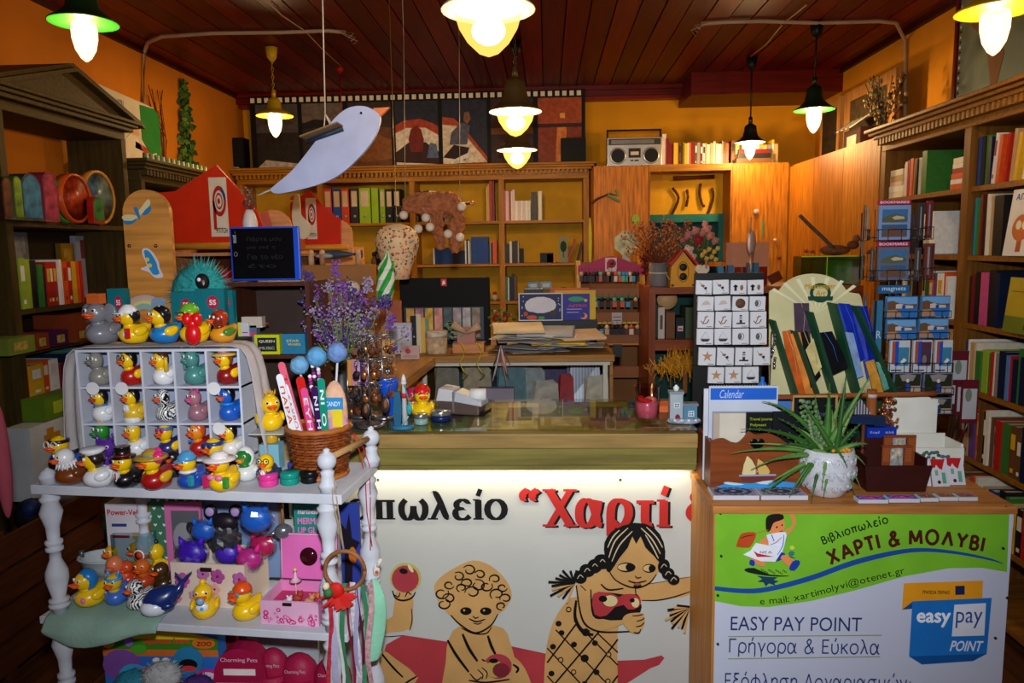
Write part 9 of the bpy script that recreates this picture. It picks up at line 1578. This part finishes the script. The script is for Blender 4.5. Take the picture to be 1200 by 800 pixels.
for k,(x0,x1,y,c,c2,l)in enumerate(((1006,1041,590,'#2a6ac8','#c83a9a','blue and magenta lettered magnet tile at the left of the row'),(1042,1078,589,'#2a6ac8','#c83a9a','second blue and magenta magnet tile in the row'),(1079,1100,588,'#4a8a7a','#a83a3a','third small tile, green and red pattern, in the row'),(1101,1123,587,'#6a8a5a','#a83a3a','fourth small tile, green and red pattern, in the row'),(1124,1146,587,'#4a7a8a','#a84a3a','last small tile at the right end of the row'))):
 tile(l,x0,x1,y,.035,c,c2,.010,'small magnet tiles in a row at the right front')
p=PZ(977,586,ZX);pp_=V(p.x,p.y+.055,ZX+.0003);al=T('aloe_plant','white rose-embossed pot with a sprawling spiky aloe on the box counter','plant',pp_);PW=M('#c8ccd4',.3,coat=.4)
R_1=.073;ob('pot',MB().lathe([(R_1*.52,0),(R_1*.62,.004),(R_1*.88,.035),(R_1,.07),(R_1*.97,.10),(R_1*.90,.128),(R_1*.83,.128),(R_1*.86,.10),(.001,.095)],PW,30),al)
m=MB();rr=random.Random(5)
for i in range(26):
 a=-PI+(i%9+.5+.5*((i//9)%2))*PI/9;z=.035+.033*(i//9);prr=R_1*(.88 if z<.04 else 1.0 if z<.08 else.97)
 for q in range(3):r_=.012-.0035*q;m.tube([(prr*math.cos(a)+r_*math.cos(u)*-math.sin(a),prr*math.sin(a)+r_*math.cos(u)*math.cos(a),z+r_*math.sin(u))for u in[k*PI/5+q for k in range(9)]],.0009,PW,4)
ob('rose_relief',m,al)['kind']='stuff';ob('soil',MB().lathe([(R_1*.84,.108),(.001,.114)],M('#2a1a10',.9),18),al)
AG=[M(c,.4,amt=.25,scale=20)for c in('#3a6a28','#2c5420','#527a3a','#6a8a4a')]
def leaf(tipx,tipy,Yl,w_=.011,bend=.4,k=0,base=V(0,0,.11)):
 e=P(tipx,tipy,Yl)-pp_;mid=base.lerp(e,.5)+V(0,-.01,.05*bend);n=9;pts=[];rs=[]
 for i in range(n+1):
  t=i/n;pts.append(base*(1-t)**2+mid*2*t*(1-t)+e*t*t);rs.append(max(.0008,w_*(1-t**1.6)*.8))
 m=MB().tube(pts,rs,AG[k%4],7)
 for i in range(1,n):
  d=(pts[i]-pts[i-1]).normalized();sd_=d.cross(V(0,1,0)).normalized()*rs[i]*1.0
  for sg in(-1,1):m.cyl(pts[i]+sd_*sg*.8,pts[i]+sd_*sg*1.7+d*.003,.0014,AG[(k+2)%4],4,.0003)
 ob('aloe_leaf',m,al)
yl=pp_.y
LV=[(972,448,.02,.017,.0),(992,435,.0,.012,.2),(1022,438,-.01,.012,.4),(985,465,.05,.016,0),(938,470,-.02,.009,.3),(868,503,-.02,.010,.9),(857,531,-.03,.009,.6),(876,520,.0,.008,.5),(893,470,.03,.011,1.2),(912,490,-.04,.008,.6),(900,540,-.05,.009,.3),(900,567,-.06,.010,.4),(925,583,-.06,.011,1.1),(950,590,-.08,.012,1.2),(965,583,-.085,.012,1.0),(963,573,-.09,.010,1.3),(993,547,-.09,.011,1.2),(1010,495,-.02,.012,.3),(1017,520,-.04,.013,.5),(1008,570,-.06,.011,1.5),(1002,580,-.07,.009,1.5),(945,480,.06,.010,.3),(955,462,.07,.010,.2),(930,500,.05,.009,.5),(888,585,-.05,.010,.9),(915,520,-.05,.010,.4),(880,550,-.03,.009,.8),(1005,470,.02,.010,.3),(935,600-28,-.07,.012,1.0),(895,505,.01,.008,.6),(1014,545,-.05,.009,.9),(975,480,.03,.014,0)]
for k,(x,y,dy,w_,bd_)in enumerate(LV):leaf(x,y,yl+dy,w_,bd_,k,V(.018*math.sin(k*1.9),.015*math.cos(k*2.3),.108))
m=MB();rr=random.Random(4)
for k in range(26):
 e=P(rr.uniform(938,972),rr.uniform(468,500),yl+rr.uniform(0,.05))-pp_;b0=V(rr.uniform(-.03,.02),rr.uniform(-.01,.03),.11)
 for j in range(11):q=b0.lerp(e,j/10);m.sph(q,(.0055,.0045,.0055),M('#7a8a6a'if k%2 else'#5a7a4a',.7),6,4)
ob('succulent_strands',m,al)['kind']='stuff'
m=MB()
for k in range(12):m.sph(V(rr.uniform(-.01,.035),-.05+rr.uniform(-.01,.01),.125+rr.uniform(-.008,.01)),(.006,.004,.005),M('#d8901a',.5),6,4)
ob('yellow_flowers',m,al)
YBx=2.01;a=P(1016,575,YBx);b=P(1088,545,YBx);t=T('shutter_box','dark brown slanted box holding little wooden shutter-window magnets','box',V(a.x,YBx,ZX+.0003));w=b.x-a.x;h=P(1050,546,YBx).z-ZX;DBM=M('#34100c',.5)
ob('front_panel',MB().prism([(.0,0),(w-.005,0),(w+.012,h),(-.008,h)],0,.006,DBM),t);ob('side_panel',MB().b2((0,.006,0),(.006,.11,h+.02),DBM),t);ob('side_panel',MB().b2((w-.006,.006,0),(w,.11,h+.02),DBM),t);ob('back_panel',MB().b2((.006,.104,0),(w-.006,.11,h+.05),DBM),t);ob('floor',MB().b2((.006,.006,0),(w-.006,.104,.006),DBM),t)
SHM=M('#7a3a1c',.5)
def shutterw(l,px,py,Y_,s_=1,rz=0):
 q=P(px,py,Y_);k=T('shutter_magnet',l,'magnet',V(q.x,q.y,ZX+.008),rz,'wooden shutter-window magnets in the brown box');zz=q.z-ZX-.008
 ob('picture',MB().b2((-.017*s_,0,0),(.017*s_,.004,zz),M('#8a8c88',.5,amt=.5,scale=80)),k);ob('picture_print',MB().b2((-.014*s_,-.001,zz-.035),(.014*s_,0,zz-.004),M('#a8a090',.5,amt=.6,scale=90)),k)
 for sg in(-1,1):
  sh_=ob('shutter',MB().b2((sg*.018*s_-.000,-.004,0),(sg*.040*s_,.0,zz+.002),SHM),k)
  mm=MB()
  for j in range(9):mm.b2((sg*.021*s_,-.0055,zz-.004-j*.0042),(sg*.037*s_,-.004,zz-.0025-j*.0042),M('#a85c30',.5))
  ob('slats',mm,sh_)['kind']='stuff'
 ob('lintel',MB().b2((-.040*s_,-.005,zz),(.040*s_,.003,zz+.006),SHM),k)
shutterw('front shutter-window magnet with street picture in the brown box',1051,524,YBx+.02,1.0);shutterw('rear shutter-window magnet standing higher in the brown box',1054,512,YBx+.07,1.1)
YCh=2.14;a=P(1056,520,YCh);b=P(1121,471,YCh);t=T('white_chest','white wooden chest with open arched lid and painted flowers','chest',V(a.x,YCh,ZX+.0003));w=b.x-a.x;CHW=M('#dadad0',.6)
z1=P(1090,517,YCh).z-ZX;z2=P(1090,476,YCh).z-ZX;z3=P(1090,470,YCh).z-ZX
ob('chest_body',MB().b2((.0,0,0),(w+.03,.006,z1-.02),CHW).b2((0,.006,0),(.006,.10,z1),CHW).b2((w+.024,.006,0),(w+.03,.10,z1-.01),CHW).b2((.006,.094,0),(w+.024,.10,z1),CHW).b2((.006,.006,0),(w+.024,.094,.006),CHW),t,bev=.001)
ob('lid',MB().prism([(0,z1),(w,z1),(w,z2)]+[(w/2+w*.36*math.cos(k*PI/10),z2+(z3-z2)*1.1*math.sin(k*PI/10))for k in range(11)]+[(0,z2)],.10,.115,CHW),t,bev=.002)
m=MB();rr=random.Random(3)
for k in range(26):m.sph((w*(.15+.75*rr.random()),-.001,z1-.045+rr.uniform(-.012,.015)),(.006,.002,.005),M(['#4a5a8a','#4a6a34','#5a6a9a','#3a5a2a'][k%4],.6),6,4)
ob('flower_garland',m,t)['kind']='stuff'
for k,(px,py,l)in enumerate(((1108,573,'front white house card with red bougainvillea drawing'),(1128,572,'right white house card with red bougainvillea and green door'),(1088,574,'left white house card half hidden by the brown box'))):
 q=PZ(px,py,ZX);c=T('house_card',l,'card',V(q.x-.02,q.y+.02+.008*k,ZX+.0003),0,'small white house cards');c.rotation_euler=(-.35,0,.08*(1-k));ob('card',MB().b2((-.002,0,0),(.044,.004,.075),M('#c8c8d0',.5)),c)
 ob('red_print',MB().prism([(0,.075),(.0,.055),(.008,.05),(.014,.06),(.02,.05),(.028,.045),(.034,.06),(.04,.074)],-.001,0,M('#b01a20',.6)),c);ob('door_print',MB().b2((.026,-.001,.008),(.036,0,.038),M('#5a9a84',.6)).b2((.008,-.001,.03),(.016,0,.045),M('#6aa08a')),c);ob('bush_print',MB().sph((.016,-.0005,.012),(.005,.0012,.005),M('#4a1a2a'),8,5),c)
p=P(1043,492,2.12);t=T('copper_tassel','cluster of shiny copper beads hanging from the bamboo cane','ornament',P(1041,467,2.19));m=MB();rr=random.Random(6)
for k in range(90):m.sph((max(-.03,min(.03,rr.gauss(0,.014))),rr.gauss(0,.006),-rr.uniform(.0,.09)),.0045,M(['#a85a34','#7a3a20','#d89a6a'][k%3],.15,.8),6,4)
ob('beads',m,t)['kind']='stuff';ob('loop',MB().tube([(.006*math.cos(a),0,.006*math.sin(a))for a in[k*PI/5 for k in range(11)]],.001,M('#a85a34',.2,.8),4),t)
p=P(1012,495,2.1);t=T('toy_sailboat','dark blue toy sailboat with grey striped sail behind the aloe','toy boat',V(p.x,2.1,p.z));ob('hull',MB().prism([(-.04,0),(.025,-.004),(.03,.02),(-.045,.022)],-.012,.012,M('#14284a',.4)),t);ob('sail',MB().prism([(-.035,.024),(.02,.024),(-.012,.07)],-.001,.001,bands('#9a9aa4','#3a3a44',40,0)),t);ob('stand',MB().cyl((0,0,-.002),(0,0,ZX-t.location.z),.005,M('#5a3018'),6),t)
t=carton('blue_box','royal blue box behind the brown shutter box',1014,1051,501,560,2.13,.04,'#1030a0',ZX+.0003,cat='box');onf(t,[('t','Ευχές Καλά',.1,.88,.9,.94,'#a8b0d0')])
t=carton('navy_card','navy card pack lying on the royal blue box',1018,1038,490,501,2.14,.02,'#14284a',None,cat='card');t.location.z=P(1014,501,2.13).z+.002
one('small_blue_bottle',MB().lathe([(.012,0),(.013,.004),(.013,.03),(.005,.04),(.005,.052)],M('#1f6ac0',.3),14),'small blue bottle behind the calendar beside the display','bottle',V(P(903,458,2.12).x,2.2,P(903,462,2.2).z))
t=T('crystal_ornament','small sparkling silver charms hanging at the right of the magnet rack','ornament',P(905,400,2.3));m=MB()
for k in range(9):m.sph((rr.uniform(-.004,.012),0,-.012*k+.02),.005,M('#9a9aa2',.15,.8),6,4)
ob('charms',m,t);ob('stem',MB().cyl((0,.01,.03),(0,.01,ZX-t.location.z),.002,WR,5),t)
